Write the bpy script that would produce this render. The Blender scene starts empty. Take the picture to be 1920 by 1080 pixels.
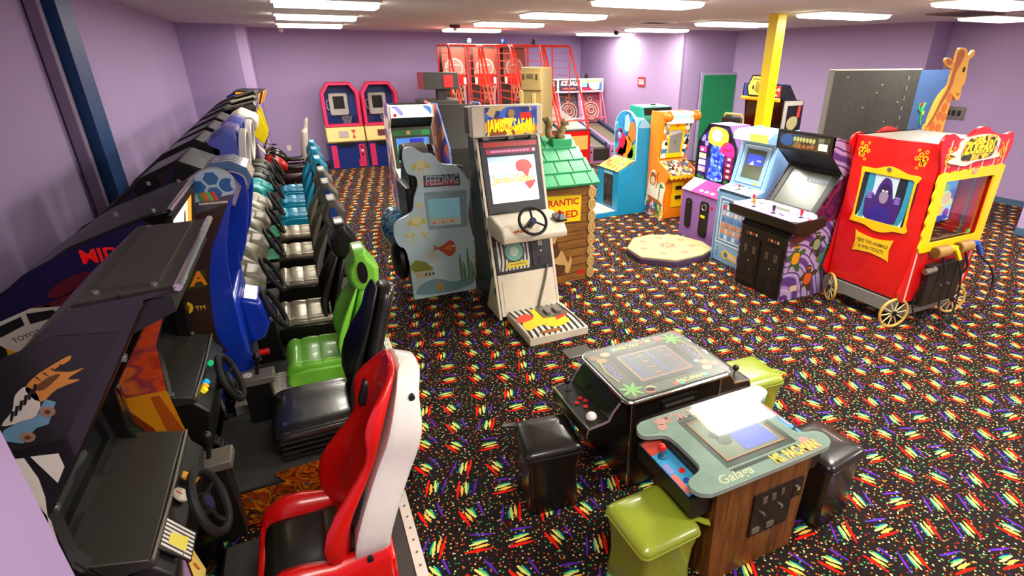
import bpy, bmesh, math, random
from mathutils import Vector, Matrix
PI = math.pi
R = math.radians
scene = bpy.context.scene
col = scene.collection

# ---------------------------------------------------------------- camera
PITCH, YAW, CAM_H, FPX = R(23.393), R(25.346), 2.5, 994.0
cam_data = bpy.data.cameras.new('camera')
cam = bpy.data.objects.new('camera', cam_data)
col.objects.link(cam)
cam_data.sensor_width = 36
cam_data.lens = FPX * 36 / 1920
cam_data.shift_x = -(1045 - 960) / 1920
cam_data.clip_start = 0.05
fwd = Vector((math.sin(YAW) * math.cos(PITCH), math.cos(YAW) * math.cos(PITCH), -math.sin(PITCH)))
rgt = Vector((math.cos(YAW), -math.sin(YAW), 0))
upv = rgt.cross(fwd)
cam.matrix_world = Matrix(((rgt.x, upv.x, -fwd.x, 0), (rgt.y, upv.y, -fwd.y, 0), (rgt.z, upv.z, -fwd.z, CAM_H), (0, 0, 0, 1)))
scene.camera = cam

# ---------------------------------------------------------------- world, exposure
world = bpy.data.worlds.new('world')
scene.world = world
world.use_nodes = True
world.node_tree.nodes['Background'].inputs[0].default_value = (0.9, 0.86, 0.9, 1)
world.node_tree.nodes['Background'].inputs[1].default_value = 0.12
vs = scene.view_settings
vs.view_transform = 'Standard'
vs.look = 'None'
vs.exposure = 0.2
vs.gamma = 1
vs.use_curve_mapping = False

# ---------------------------------------------------------------- ceiling troffer lamps (x0, x1, y centre)
CEIL = 3.14
LIGHT_W = 64.0
LIGHT_COL = (1.0, 0.955, 0.88)
TROFFERS = [(0.0, 1.16, y) for y in (0.4, 7.75, 10.2, 12.7)]
TROFFERS += [(4.0, 5.2, 4.15)] + [(3.42, 4.66, y) for y in (-1.0, 1.6, 6.0, 8.3, 10.7, 13.15)]
TROFFERS += [(7.2, 8.6, y) for y in (-0.6, 1.9, 4.35, 6.38, 8.8, 11.3, 13.75)]
TROFFERS += [(10.25, 11.35, 5.8)]
for i, (xa, xb, yc) in enumerate(TROFFERS):
    if xa > 10:
        continue        # no area lamp and a dimmed diffuser, to keep the far right wall dark
    ld = bpy.data.lights.new('troffer_lamp', 'AREA')
    ld.shape = 'RECTANGLE'
    ld.size, ld.size_y = xb - xa - 0.04, 0.56
    ld.energy = LIGHT_W * (0.6 if xa < 1 else 1.6 if xa < 6 and yc < 5 else 1.0)
    ld.color = LIGHT_COL
    lo = bpy.data.objects.new('troffer_lamp', ld)
    lo.location = ((xa + xb) / 2, yc, CEIL - 0.085)
    col.objects.link(lo)

# ---------------------------------------------------------------- materials
def lin(h):
    if not isinstance(h, str):
        return tuple(h)
    h = h.lstrip('#')
    v = [int(h[i:i + 2], 16) / 255 for i in (0, 2, 4)]
    return tuple((c / 12.92 if c <= 0.04045 else ((c + 0.055) / 1.055) ** 2.4) for c in v)

_M = {}
def M(name, hexc='808080', rough=0.5, metal=0.0, emit=0.0, coat=0.0, bump=0.0, bscale=120, spec=0.5, trans=0.0, var=0.0, vscale=6):
    if name in _M:
        return _M[name]
    m = bpy.data.materials.new(name)
    m.use_nodes = True
    nt = m.node_tree
    b = nt.nodes['Principled BSDF']
    c = lin(hexc)
    b.inputs['Base Color'].default_value = (*c, 1)
    b.inputs['Roughness'].default_value = rough
    b.inputs['Metallic'].default_value = metal
    b.inputs['Specular IOR Level'].default_value = spec
    if coat:
        b.inputs['Coat Weight'].default_value = coat
        b.inputs['Coat Roughness'].default_value = 0.08
    if trans:
        b.inputs['Transmission Weight'].default_value = trans
        b.inputs['IOR'].default_value = 1.1
    if emit:
        b.inputs['Emission Color'].default_value = (*c, 1)
        b.inputs['Emission Strength'].default_value = emit
    tc = nt.nodes.new('ShaderNodeTexCoord')
    if var:
        n = nt.nodes.new('ShaderNodeTexNoise')
        n.inputs['Scale'].default_value = vscale
        n.inputs['Detail'].default_value = 5
        nt.links.new(tc.outputs['Object'], n.inputs['Vector'])
        cr = nt.nodes.new('ShaderNodeValToRGB')
        cr.color_ramp.elements[0].position = 0.3
        cr.color_ramp.elements[1].position = 0.7
        cr.color_ramp.elements[0].color = (*[x * (1 - var) for x in c], 1)
        cr.color_ramp.elements[1].color = (*[min(1, x * (1 + var)) for x in c], 1)
        nt.links.new(n.outputs['Fac'], cr.inputs['Fac'])
        nt.links.new(cr.outputs['Color'], b.inputs['Base Color'])
    n2 = nt.nodes.new('ShaderNodeTexNoise')
    n2.inputs['Scale'].default_value = bscale
    nt.links.new(tc.outputs['Object'], n2.inputs['Vector'])
    if bump:
        bp = nt.nodes.new('ShaderNodeBump')
        bp.inputs['Strength'].default_value = bump
        bp.inputs['Distance'].default_value = 0.01
        nt.links.new(n2.outputs['Fac'], bp.inputs['Height'])
        nt.links.new(bp.outputs['Normal'], b.inputs['Normal'])
    else:
        mr = nt.nodes.new('ShaderNodeMapRange')
        mr.inputs['To Min'].default_value = max(0, rough - 0.04)
        mr.inputs['To Max'].default_value = min(1, rough + 0.04)
        nt.links.new(n2.outputs['Fac'], mr.inputs['Value'])
        nt.links.new(mr.outputs['Result'], b.inputs['Roughness'])
    _M[name] = m
    return m

def art_mat(name, palette, scale=9, warp=1.2, rough=0.35, emit=0.0, stretch=(1, 1, 1), mode='cells'):
    """printed artwork: patches, swirls or stripes of flat ink colours"""
    if name in _M:
        return _M[name]
    m = bpy.data.materials.new(name)
    m.use_nodes = True
    nt = m.node_tree
    N, L = nt.nodes, nt.links
    b = N['Principled BSDF']
    b.inputs['Roughness'].default_value = rough
    tc = N.new('ShaderNodeTexCoord')
    mp = N.new('ShaderNodeMapping')
    mp.inputs['Scale'].default_value = stretch
    L.new(tc.outputs['Object'], mp.inputs['Vector'])
    nz = N.new('ShaderNodeTexNoise')
    nz.inputs['Scale'].default_value = scale * 0.7
    L.new(mp.outputs['Vector'], nz.inputs['Vector'])
    sub = N.new('ShaderNodeVectorMath'); sub.operation = 'MULTIPLY_ADD'
    sub.inputs[1].default_value = (warp / scale,) * 3
    L.new(nz.outputs['Color'], sub.inputs[0])
    L.new(mp.outputs['Vector'], sub.inputs[2])
    cr = N.new('ShaderNodeValToRGB')
    cr.color_ramp.interpolation = 'CONSTANT' if mode != 'soft' else 'LINEAR'
    el = cr.color_ramp.elements
    while len(el) < len(palette):
        el.new(0.5)
    for i, h in enumerate(palette):
        el[i].position = i / len(palette)
        el[i].color = (*lin(h), 1)
    if mode == 'cells':
        v = N.new('ShaderNodeTexVoronoi')
        v.inputs['Scale'].default_value = scale
        L.new(sub.outputs[0], v.inputs['Vector'])
        sp = N.new('ShaderNodeSeparateColor')
        L.new(v.outputs['Color'], sp.inputs[0])
        L.new(sp.outputs[0], cr.inputs['Fac'])
    elif mode == 'soft':
        n3 = N.new('ShaderNodeTexNoise')
        n3.inputs['Scale'].default_value = scale
        L.new(sub.outputs[0], n3.inputs['Vector'])
        mr = N.new('ShaderNodeMapRange')
        mr.inputs['From Min'].default_value = 0.3; mr.inputs['From Max'].default_value = 0.7
        L.new(n3.outputs['Fac'], mr.inputs['Value'])
        L.new(mr.outputs['Result'], cr.inputs['Fac'])
    else:
        w = N.new('ShaderNodeTexWave')
        w.wave_type = 'RINGS' if mode == 'rings' else 'BANDS'
        if mode == 'rings':
            w.rings_direction = 'SPHERICAL'
        w.inputs['Scale'].default_value = scale
        w.inputs['Distortion'].default_value = warp
        L.new(mp.outputs['Vector'], w.inputs['Vector'])
        L.new(w.outputs['Fac'], cr.inputs['Fac'])
    L.new(cr.outputs['Color'], b.inputs['Base Color'])
    if emit:
        L.new(cr.outputs['Color'], b.inputs['Emission Color'])
        b.inputs['Emission Strength'].default_value = emit
    _M[name] = m
    return m

def wood_mat(name, c1, c2, rough=0.45, scale=3, axis=2):
    if name in _M:
        return _M[name]
    m = bpy.data.materials.new(name); m.use_nodes = True
    N, L = m.node_tree.nodes, m.node_tree.links
    b = N['Principled BSDF']; b.inputs['Roughness'].default_value = rough
    tc = N.new('ShaderNodeTexCoord'); mp = N.new('ShaderNodeMapping')
    s = [18.0, 18.0, 18.0]; s[axis] = 1.2
    mp.inputs['Scale'].default_value = s
    L.new(tc.outputs['Object'], mp.inputs['Vector'])
    n = N.new('ShaderNodeTexNoise'); n.inputs['Scale'].default_value = scale; n.inputs['Detail'].default_value = 8
    L.new(mp.outputs['Vector'], n.inputs['Vector'])
    cr = N.new('ShaderNodeValToRGB')
    cr.color_ramp.elements[0].position = 0.35; cr.color_ramp.elements[1].position = 0.7
    cr.color_ramp.elements[0].color = (*lin(c1), 1); cr.color_ramp.elements[1].color = (*lin(c2), 1)
    L.new(n.outputs['Fac'], cr.inputs['Fac']); L.new(cr.outputs['Color'], b.inputs['Base Color'])
    _M[name] = m
    return m

def glass_mat(name, tint='ffffff', alpha=0.12, rough=0.03):
    """clear pane: mostly see-through, mirror-like at the surface"""
    if name in _M:
        return _M[name]
    m = bpy.data.materials.new(name); m.use_nodes = True
    N, L = m.node_tree.nodes, m.node_tree.links
    out = N['Material Output']; N.remove(N['Principled BSDF'])
    tr = N.new('ShaderNodeBsdfTransparent'); tr.inputs[0].default_value = (*lin(tint), 1)
    gl = N.new('ShaderNodeBsdfGlossy'); gl.inputs['Roughness'].default_value = rough
    fr = N.new('ShaderNodeFresnel'); fr.inputs[0].default_value = 1.5
    ge = N.new('ShaderNodeNewGeometry')
    iv = N.new('ShaderNodeMath'); iv.operation = 'SUBTRACT'; iv.inputs[0].default_value = 1.0
    L.new(ge.outputs['Backfacing'], iv.inputs[1])
    sm_ = N.new('ShaderNodeMath'); sm_.operation = 'ADD'; sm_.inputs[1].default_value = alpha
    L.new(fr.outputs[0], sm_.inputs[0])
    ad = N.new('ShaderNodeMath'); ad.operation = 'MULTIPLY'      # reflect at the outer face only
    L.new(sm_.outputs[0], ad.inputs[0]); L.new(iv.outputs[0], ad.inputs[1])
    mx = N.new('ShaderNodeMixShader')
    L.new(ad.outputs[0], mx.inputs[0]); L.new(tr.outputs[0], mx.inputs[1]); L.new(gl.outputs[0], mx.inputs[2])
    L.new(mx.outputs[0], out.inputs[0])
    _M[name] = m
    return m

# ---------------------------------------------------------------- mesh builder
_text_cache = {}
def text_geo(s, bold=0.0, shear=0.0, align='CENTER'):
    k = (s, bold, shear, align)
    if k not in _text_cache:
        cu = bpy.data.curves.new('lettering', 'FONT')
        cu.body = s; cu.align_x = align; cu.align_y = 'CENTER'
        cu.offset = bold; cu.shear = shear; cu.resolution_u = 3; cu.extrude = 0.004
        ob = bpy.data.objects.new('lettering', cu)
        col.objects.link(ob)
        dg = bpy.context.evaluated_depsgraph_get()
        me = bpy.data.meshes.new_from_object(ob.evaluated_get(dg))
        vs_ = [v.co.copy() for v in me.vertices]
        fs_ = [tuple(p.vertices) for p in me.polygons]
        bpy.data.objects.remove(ob); bpy.data.curves.remove(cu); bpy.data.meshes.remove(me)
        _text_cache[k] = (vs_, fs_)
    return _text_cache[k]

def frame(o, u, v):
    u = Vector(u).normalized(); v = Vector(v).normalized(); n = u.cross(v).normalized(); v = n.cross(u)
    return Matrix(((u.x, v.x, n.x, o[0]), (u.y, v.y, n.y, o[1]), (u.z, v.z, n.z, o[2]), (0, 0, 0, 1)))

def arc(cx, cy, r, a0, a1, n=12, ry=None):
    ry = r if ry is None else ry
    return [(cx + r * math.cos(R(a0 + (a1 - a0) * i / n)), cy + ry * math.sin(R(a0 + (a1 - a0) * i / n))) for i in range(n + 1)]

def ell(cx, cy, rx, ry=None, n=20, rot=0):
    ry = rx if ry is None else ry
    c, s = math.cos(R(rot)), math.sin(R(rot))
    o = []
    for i in range(n):
        a = 2 * PI * i / n
        x, y = rx * math.cos(a), ry * math.sin(a)
        o.append((cx + x * c - y * s, cy + x * s + y * c))
    return o

def rrect(x0, y0, x1, y1, r, n=4):
    return arc(x1 - r, y0 + r, r, -90, 0, n) + arc(x1 - r, y1 - r, r, 0, 90, n) + arc(x0 + r, y1 - r, r, 90, 180, n) + arc(x0 + r, y0 + r, r, 180, 270, n)

def rect(x0, y0, x1, y1):
    return [(x0, y0), (x1, y0), (x1, y1), (x0, y1)]

def smooth_poly(pts, n=4):
    """closed Catmull-Rom through pts"""
    o = []
    k = len(pts)
    for i in range(k):
        p0, p1, p2, p3 = pts[i - 1], pts[i], pts[(i + 1) % k], pts[(i + 2) % k]
        for j in range(n):
            t = j / n
            o.append(tuple(0.5 * (2 * p1[d] + (p2[d] - p0[d]) * t + (2 * p0[d] - 5 * p1[d] + 4 * p2[d] - p3[d]) * t * t + (3 * p1[d] - p0[d] - 3 * p2[d] + p3[d]) * t ** 3) for d in range(len(p1))))
    return o

def smooth_line(pts, n=5):
    o = []
    k = len(pts)
    for i in range(k - 1):
        p0, p1, p2, p3 = pts[max(0, i - 1)], pts[i], pts[i + 1], pts[min(k - 1, i + 2)]
        for j in range(n):
            t = j / n
            o.append(tuple(0.5 * (2 * p1[d] + (p2[d] - p0[d]) * t + (2 * p0[d] - 5 * p1[d] + 4 * p2[d] - p3[d]) * t * t + (3 * p1[d] - p0[d] - 3 * p2[d] + p3[d]) * t ** 3) for d in range(len(p1))))
    o.append(tuple(pts[-1]))
    return o

class MB:
    def __init__(self, default=None):
        self.bm = bmesh.new(); self.mats = []; self.default = default
    def mi(self, m):
        m = m or self.default
        if m not in self.mats:
            self.mats.append(m)
        return self.mats.index(m)
    def faces(self, verts, faces, m=None, T=None):
        i = self.mi(m)
        bv = [self.bm.verts.new(T @ Vector(v) if T else Vector(v)) for v in verts]
        for f in faces:
            try:
                self.bm.faces.new([bv[k] for k in f]).material_index = i
            except ValueError:
                pass
        return self
    def box(self, x0, x1, y0, y1, z0, z1, m=None, T=None):
        v = [(x, y, z) for x in (x0, x1) for y in (y0, y1) for z in (z0, z1)]
        f = [(0, 1, 3, 2), (4, 6, 7, 5), (0, 4, 5, 1), (2, 3, 7, 6), (0, 2, 6, 4), (1, 5, 7, 3)]
        return self.faces(v, f, m, T)
    def prism(self, pts, T, z0, z1, m=None):
        """2-D outline (u, v) swept from z0 to z1 along the frame's normal"""
        n = len(pts)
        ar = sum(pts[i][0] * pts[(i + 1) % n][1] - pts[(i + 1) % n][0] * pts[i][1] for i in range(n))
        if ar < 0:
            pts = pts[::-1]
        v = [(p[0], p[1], z0) for p in pts] + [(p[0], p[1], z1) for p in pts]
        f = [tuple(range(n))[::-1], tuple(range(n, 2 * n))] + [(i, (i + 1) % n, n + (i + 1) % n, n + i) for i in range(n)]
        return self.faces(v, f, m, T)
    def sil(self, pts, axis, a, b, m=None):
        """side outline swept along x, y or z between a and b"""
        if axis == 'x':   # pts are (y, z)
            T = Matrix(((0, 0, 1, 0), (1, 0, 0, 0), (0, 1, 0, 0), (0, 0, 0, 1)))
        elif axis == 'y':  # pts are (x, z)
            T = Matrix(((1, 0, 0, 0), (0, 0, -1, 0), (0, 1, 0, 0), (0, 0, 0, 1))); a, b = -b, -a
        else:
            T = Matrix.Identity(4)
        return self.prism(pts, T, a, b, m)
    def hole(self, outer, inner, T, z0, z1, m=None):
        """plate with an opening; both outlines have the same point count"""
        n = len(outer)
        v = [(p[0], p[1], z) for z in (z0, z1) for p in outer] + [(p[0], p[1], z) for z in (z0, z1) for p in inner]
        f = []
        for i in range(n):
            j = (i + 1) % n
            f += [(i, j, n + j, n + i), (2 * n + j, 2 * n + i, 3 * n + i, 3 * n + j), (n + i, n + j, 3 * n + j, 3 * n + i), (j, i, 2 * n + i, 2 * n + j)]
        return self.faces(v, f, m, T)
    def cyl(self, p0, p1, r, m=None, n=14, r1=None, T=None):
        p0, p1 = Vector(p0), Vector(p1)
        r1 = r if r1 is None else r1
        d = (p1 - p0).normalized()
        a = d.orthogonal().normalized(); b = d.cross(a)
        v = []
        for p, q in ((p0, r), (p1, r1)):
            v += [p + a * q * math.cos(2 * PI * i / n) + b * q * math.sin(2 * PI * i / n) for i in range(n)]
        f = [tuple(range(n))[::-1], tuple(range(n, 2 * n))] + [(i, (i + 1) % n, n + (i + 1) % n, n + i) for i in range(n)]
        return self.faces(v, f, m, T)
    def tube(self, pts, r, m=None, n=8, closed=False, T=None):
        pts = [Vector(p) for p in pts]; k = len(pts)
        v, f = [], []
        prev = None
        for i, p in enumerate(pts):
            if closed:
                t = (pts[(i + 1) % k] - pts[i - 1]).normalized()
            else:
                t = (pts[min(k - 1, i + 1)] - pts[max(0, i - 1)]).normalized()
            a = t.orthogonal().normalized() if prev is None else (prev - t * prev.dot(t)).normalized()
            prev = a
            b = t.cross(a)
            rr = r[i] if isinstance(r, (list, tuple)) else r
            v += [p + a * rr * math.cos(2 * PI * j / n) + b * rr * math.sin(2 * PI * j / n) for j in range(n)]
        for i in range(k if closed else k - 1):
            q = (i + 1) % k
            f += [(i * n + j, i * n + (j + 1) % n, q * n + (j + 1) % n, q * n + j) for j in range(n)]
        if not closed:
            f += [tuple(range(n))[::-1], tuple(range((k - 1) * n, k * n))]
        return self.faces(v, f, m, T)
    def ring(self, c, axis, rad, r, m=None, n=28, k=8, T=None):
        axis = Vector(axis).normalized(); a = axis.orthogonal().normalized(); b = axis.cross(a); c = Vector(c)
        return self.tube([c + (a * math.cos(2 * PI * i / n) + b * math.sin(2 * PI * i / n)) * rad for i in range(n)], r, m, k, True, T)
    def ball(self, c, r, m=None, n=14, k=8, T=None):
        r = (r, r, r) if not isinstance(r, (tuple, list)) else r
        v, f = [], []
        for i in range(1, k):
            a = PI * i / k
            v += [(c[0] + r[0] * math.sin(a) * math.cos(2 * PI * j / n), c[1] + r[1] * math.sin(a) * math.sin(2 * PI * j / n), c[2] + r[2] * math.cos(a)) for j in range(n)]
        v += [(c[0], c[1], c[2] + r[2]), (c[0], c[1], c[2] - r[2])]
        t, bo = len(v) - 2, len(v) - 1
        for i in range(k - 2):
            f += [(i * n + j, (i + 1) * n + j, (i + 1) * n + (j + 1) % n, i * n + (j + 1) % n) for j in range(n)]
        f += [(t, j, (j + 1) % n) for j in range(n)] + [(bo, (k - 2) * n + (j + 1) % n, (k - 2) * n + j) for j in range(n)]
        return self.faces(v, f, m, T)
    def loft(self, rings, m=None, caps=True, closed=False, T=None):
        n = len(rings[0]); k = len(rings)
        v = [p for r in rings for p in r]; f = []
        for i in range(k if closed else k - 1):
            q = (i + 1) % k
            f += [(i * n + j, i * n + (j + 1) % n, q * n + (j + 1) % n, q * n + j) for j in range(n)]
        if caps and not closed:
            f += [tuple(range(n))[::-1], tuple(range((k - 1) * n, k * n))]
        return self.faces(v, f, m, T)
    def text(self, s, size, T, m=None, bold=0.0, shear=0.0, align='CENTER', x=0, y=0, z=0.002, sx=1.0, rot=0, fit=None):
        v, f = text_geo(s, bold, shear, align)
        if not v:
            return self
        if fit:
            w = max(p.x for p in v) - min(p.x for p in v)
            sx = fit / (w * size)
        Q = T @ Matrix.Translation((x, y, z)) @ Matrix.Rotation(R(rot), 4, 'Z') @ Matrix.Diagonal((size * sx, size, min(size, 0.2), 1))
        return self.faces(v, f, m, Q)

def part(name, mb, parent=None, bevel=0.0, sub=0, label=None, loc=None, angle=38, seg=2, flat=False):
    me = bpy.data.meshes.new(name)
    bmesh.ops.recalc_face_normals(mb.bm, faces=mb.bm.faces)
    mb.bm.to_mesh(me); mb.bm.free()
    for m in mb.mats:
        me.materials.append(m)
    if not flat:
        me.shade_smooth()
        me.set_sharp_from_angle(angle=R(angle))
    o = bpy.data.objects.new(name, me)
    col.objects.link(o)
    if parent:
        o.parent = parent
    if loc:
        o.location = loc
    if sub:
        s = o.modifiers.new('smooth', 'SUBSURF'); s.levels = sub; s.render_levels = sub
    if bevel:
        bv = o.modifiers.new('bevel', 'BEVEL'); bv.width = bevel; bv.segments = seg; bv.limit_method = 'ANGLE'; bv.angle_limit = R(40)
    if label:
        o['label'] = label
    return o

def thing(name, label, cat, loc=(0, 0, 0), rotz=0.0, group=None):
    o = bpy.data.objects.new(name, None)
    o.empty_display_size = 0.1
    col.objects.link(o)
    o.location = loc; o.rotation_euler = (0, 0, R(rotz))
    o['label'] = label; o['category'] = cat
    if group:
        o['group'] = group
    return o

def tag(o, label, cat, group=None):
    o['label'] = label; o['category'] = cat
    if group:
        o['group'] = group
    return o

def struct(name, mb, **k):
    o = part(name, mb, **k); o['kind'] = 'structure'
    return o

def children_of(o):
    return [c for c in bpy.data.objects if c.parent == o]

def copy_tree(o, parent=None):
    kids = children_of(o)
    c = o.copy(); col.objects.link(c)
    if parent:
        c.parent = parent
    for k in kids:
        copy_tree(k, c)
    return c
# ================================================================ the room
WALL = M('lilac_wall_paint', 'a892bd', 0.75, bump=0.06, bscale=60)
CEILM = M('ceiling_paint', 'dedad8', 0.85, bump=0.08, bscale=90)
BASEB = M('slate_baseboard', '44607c', 0.5)
GREEN = M('green_door_paint', '0d8a52', 0.45)
WHITE = M('white_plastic', 'eae6da', 0.4)
BLACK = M('black_plastic', '121110', 0.4)
BLACKG = M('black_gloss_laminate', '100e0f', 0.16, coat=0.4)
CHROME = M('chrome', 'd8d6d0', 0.18, metal=1.0)
STEEL = M('grey_steel', '8c8a84', 0.35, metal=0.8)
RUBBER = M('black_rubber', '0d0d0d', 0.7)
DARKSCR = M('dark_screen_glass', '1a1d1f', 0.06, coat=0.6)

def carpet():
    m = bpy.data.materials.new('confetti_scribble_carpet'); m.use_nodes = True
    N, L = m.node_tree.nodes, m.node_tree.links
    b = N['Principled BSDF']; b.inputs['Roughness'].default_value = 0.95; b.inputs['Specular IOR Level'].default_value = 0.1
    def math_(op, a, c=None, d=None, clamp=False):
        n = N.new('ShaderNodeMath'); n.operation = op; n.use_clamp = clamp
        for i, x in enumerate((a, c, d)):
            if x is None: continue
            if isinstance(x, (int, float)): n.inputs[i].default_value = x
            else: L.new(x, n.inputs[i])
        return n.outputs[0]
    def vmath(op, a, c=None):
        n = N.new('ShaderNodeVectorMath'); n.operation = op
        for i, x in enumerate((a, c)):
            if x is None: continue
            if isinstance(x, tuple): n.inputs[i].default_value = x
            else: L.new(x, n.inputs[i])
        return n
    tc = N.new('ShaderNodeTexCoord')
    GX, GY = 0.245, 0.20
    nz = N.new('ShaderNodeTexNoise'); nz.inputs['Scale'].default_value = 30
    L.new(tc.outputs['Object'], nz.inputs['Vector'])
    off = vmath('SCALE', vmath('SUBTRACT', nz.outputs['Color'], (0.5, 0.5, 0.5)).outputs[0]); off.inputs['Scale'].default_value = 0.012
    pos0 = vmath('ADD', tc.outputs['Object'], off.outputs[0]).outputs[0]
    mp = N.new('ShaderNodeMapping'); mp.inputs['Rotation'].default_value = (0, 0, R(28)); mp.inputs['Scale'].default_value = (1 / GX, 1 / GY, 1)
    L.new(pos0, mp.inputs['Vector'])
    sp = N.new('ShaderNodeSeparateXYZ'); L.new(mp.outputs[0], sp.inputs[0])
    row = math_('FLOOR', sp.outputs[1])
    xs = math_('ADD', sp.outputs[0], math_('MULTIPLY', row, 0.37))
    ci = N.new('ShaderNodeCombineXYZ'); L.new(math_('FLOOR', xs), ci.inputs[0]); L.new(row, ci.inputs[1])
    wn = N.new('ShaderNodeTexWhiteNoise'); wn.noise_dimensions = '2D'; L.new(ci.outputs[0], wn.inputs['Vector'])
    ws = N.new('ShaderNodeSeparateColor'); L.new(wn.outputs['Color'], ws.inputs[0])
    fx = math_('MULTIPLY', math_('SUBTRACT', math_('FRACT', xs), math_('ADD', 0.38, math_('MULTIPLY', ws.outputs[0], 0.24))), GX)
    fy = math_('MULTIPLY', math_('SUBTRACT', math_('FRACT', sp.outputs[1]), math_('ADD', 0.38, math_('MULTIPLY', ws.outputs[1], 0.24))), GY)
    f = N.new('ShaderNodeCombineXYZ'); L.new(fx, f.inputs[0]); L.new(fy, f.inputs[1])
    ar = N.new('ShaderNodeValToRGB'); ar.color_ramp.interpolation = 'CONSTANT'
    angs = [-74, -16, 72, -66, -20, -78, 64, -108]
    el = ar.color_ramp.elements
    while len(el) < len(angs): el.new(0.5)
    for i, a in enumerate(angs):
        el[i].position = i / len(angs); v = (a + 180) / 360; el[i].color = (v, v, v, 1)
    L.new(ws.outputs[2], ar.inputs['Fac'])
    ang = math_('MULTIPLY', math_('SUBTRACT', ar.outputs['Color'], 0.5), -2 * PI)
    ang = math_('SUBTRACT', ang, R(28))
    vr = N.new('ShaderNodeVectorRotate'); vr.rotation_type = 'Z_AXIS'
    L.new(f.outputs[0], vr.inputs['Vector']); L.new(ang, vr.inputs['Angle'])
    q = N.new('ShaderNodeSeparateXYZ'); L.new(vr.outputs[0], q.inputs[0])
    U, V = q.outputs[0], q.outputs[1]
    def stroke(ax, ay, bx, by, w):
        """mask of a tapering brush stroke from a to b"""
        dx, dy = bx - ax, by - ay; l2 = dx * dx + dy * dy
        px, py = math_('SUBTRACT', U, ax), math_('SUBTRACT', V, ay)
        t = math_('ADD', math_('MULTIPLY', px, dx / l2), math_('MULTIPLY', py, dy / l2), clamp=True)
        ex, ey = math_('SUBTRACT', px, math_('MULTIPLY', t, dx)), math_('SUBTRACT', py, math_('MULTIPLY', t, dy))
        d = math_('SQRT', math_('ADD', math_('MULTIPLY', ex, ex), math_('MULTIPLY', ey, ey)))
        wt = math_('MULTIPLY', w * 1.2, math_('SUBTRACT', 1.0, math_('MULTIPLY', math_('ABSOLUTE', math_('SUBTRACT', t, 0.45)), 1.1)))
        return math_('LESS_THAN', d, wt)
    def mixc(fac, a, c):
        n = N.new('ShaderNodeMix'); n.data_type = 'RGBA'
        L.new(fac, n.inputs[0])
        for i, x in ((6, a), (7, c)):
            if isinstance(x, str): n.inputs[i].default_value = (*lin(x), 1)
            else: L.new(x, n.inputs[i])
        return n.outputs[2]
    # confetti dots, two sizes
    colr = None
    base = N.new('ShaderNodeTexNoise'); base.inputs['Scale'].default_value = 900; L.new(tc.outputs['Object'], base.inputs['Vector'])
    br = N.new('ShaderNodeValToRGB'); br.color_ramp.elements[0].color = (*lin('100d0b'), 1); br.color_ramp.elements[1].color = (*lin('2a221e'), 1)
    L.new(base.outputs['Fac'], br.inputs['Fac'])
    c = br.outputs['Color']
    for sc, th, pal in ((27, 0.150, ['d8ca90', '459a56', 'c87c34', 'a8221c', '2b2760', 'd8ca90', 'b86426', '4aa05c']), (31, 0.135, ['a01c18', '1c1c44', 'd27a30', '3c9a58', '181510', 'c03018', 'd8c890', '201a40'])):
        v = N.new('ShaderNodeTexVoronoi'); v.voronoi_dimensions = '2D'; v.inputs['Scale'].default_value = sc; v.inputs['Randomness'].default_value = 0.85
        L.new(vmath('ADD', pos0, (sc * 1.7, sc * 0.3, 0)).outputs[0], v.inputs['Vector'])
        s2 = N.new('ShaderNodeSeparateColor'); L.new(v.outputs['Color'], s2.inputs[0])
        pr = N.new('ShaderNodeValToRGB'); pr.color_ramp.interpolation = 'CONSTANT'
        e = pr.color_ramp.elements
        while len(e) < len(pal): e.new(0.5)
        for i, h in enumerate(pal): e[i].position = i / len(pal); e[i].color = (*lin(h), 1)
        L.new(s2.outputs[0], pr.inputs['Fac'])
        c = mixc(math_('LESS_THAN', v.outputs['Distance'], th), c, pr.outputs['Color'])
    for (a, h) in (((-.070, .078, .062, .070, .0062), '5a2aae'), ((-.034, .042, .040, .036, .0065), '15206e'), ((-.046, .026, .036, .030, .0066), '3fc46c'), ((-.060, .008, .036, .024, .0072), 'ffe992'),
                   ((-.034, -.014, .052, -.002, .0068), 'ffab3a'), ((-.074, -.036, .068, -.028, .0082), 'f01c10'), ((-.034, -.012, .036, .002, .006), 'ffcf5a'), ((-.05, .008, .03, .026, .005), 'd8e870')):
        c = mixc(stroke(*a), c, h)
    L.new(c, b.inputs['Base Color'])
    bp = N.new('ShaderNodeBump'); bp.inputs['Strength'].default_value = 0.25; bp.inputs['Distance'].default_value = 0.004
    L.new(base.outputs['Fac'], bp.inputs['Height']); L.new(bp.outputs['Normal'], b.inputs['Normal'])
    return m

struct('floor', MB(carpet()).box(-3.4, 15, -3, 17.5, -0.1, 0), flat=True)
cm = MB(CEILM)
cm.box(-3.4, 15, -3, 17.5, CEIL, CEIL + 0.1)
struct('ceiling', cm, flat=True)

def wall(name, p, q, th=0.15, z0=0.0, z1=CEIL, m=WALL):
    """wall slab whose inner face runs p -> q with the room on its right-hand side"""
    p, q = Vector((*p, 0)), Vector((*q, 0)); d = (q - p).normalized(); n = Vector((-d.y, d.x, 0)) * th
    v = [p, q, q + n, p + n]
    return struct(name, MB(m).faces([(a.x, a.y, z) for z in (z0, z1) for a in v], [(3, 2, 1, 0), (4, 5, 6, 7), (0, 1, 5, 4), (1, 2, 6, 5), (2, 3, 7, 6), (3, 0, 4, 7)]), flat=True)

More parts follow.
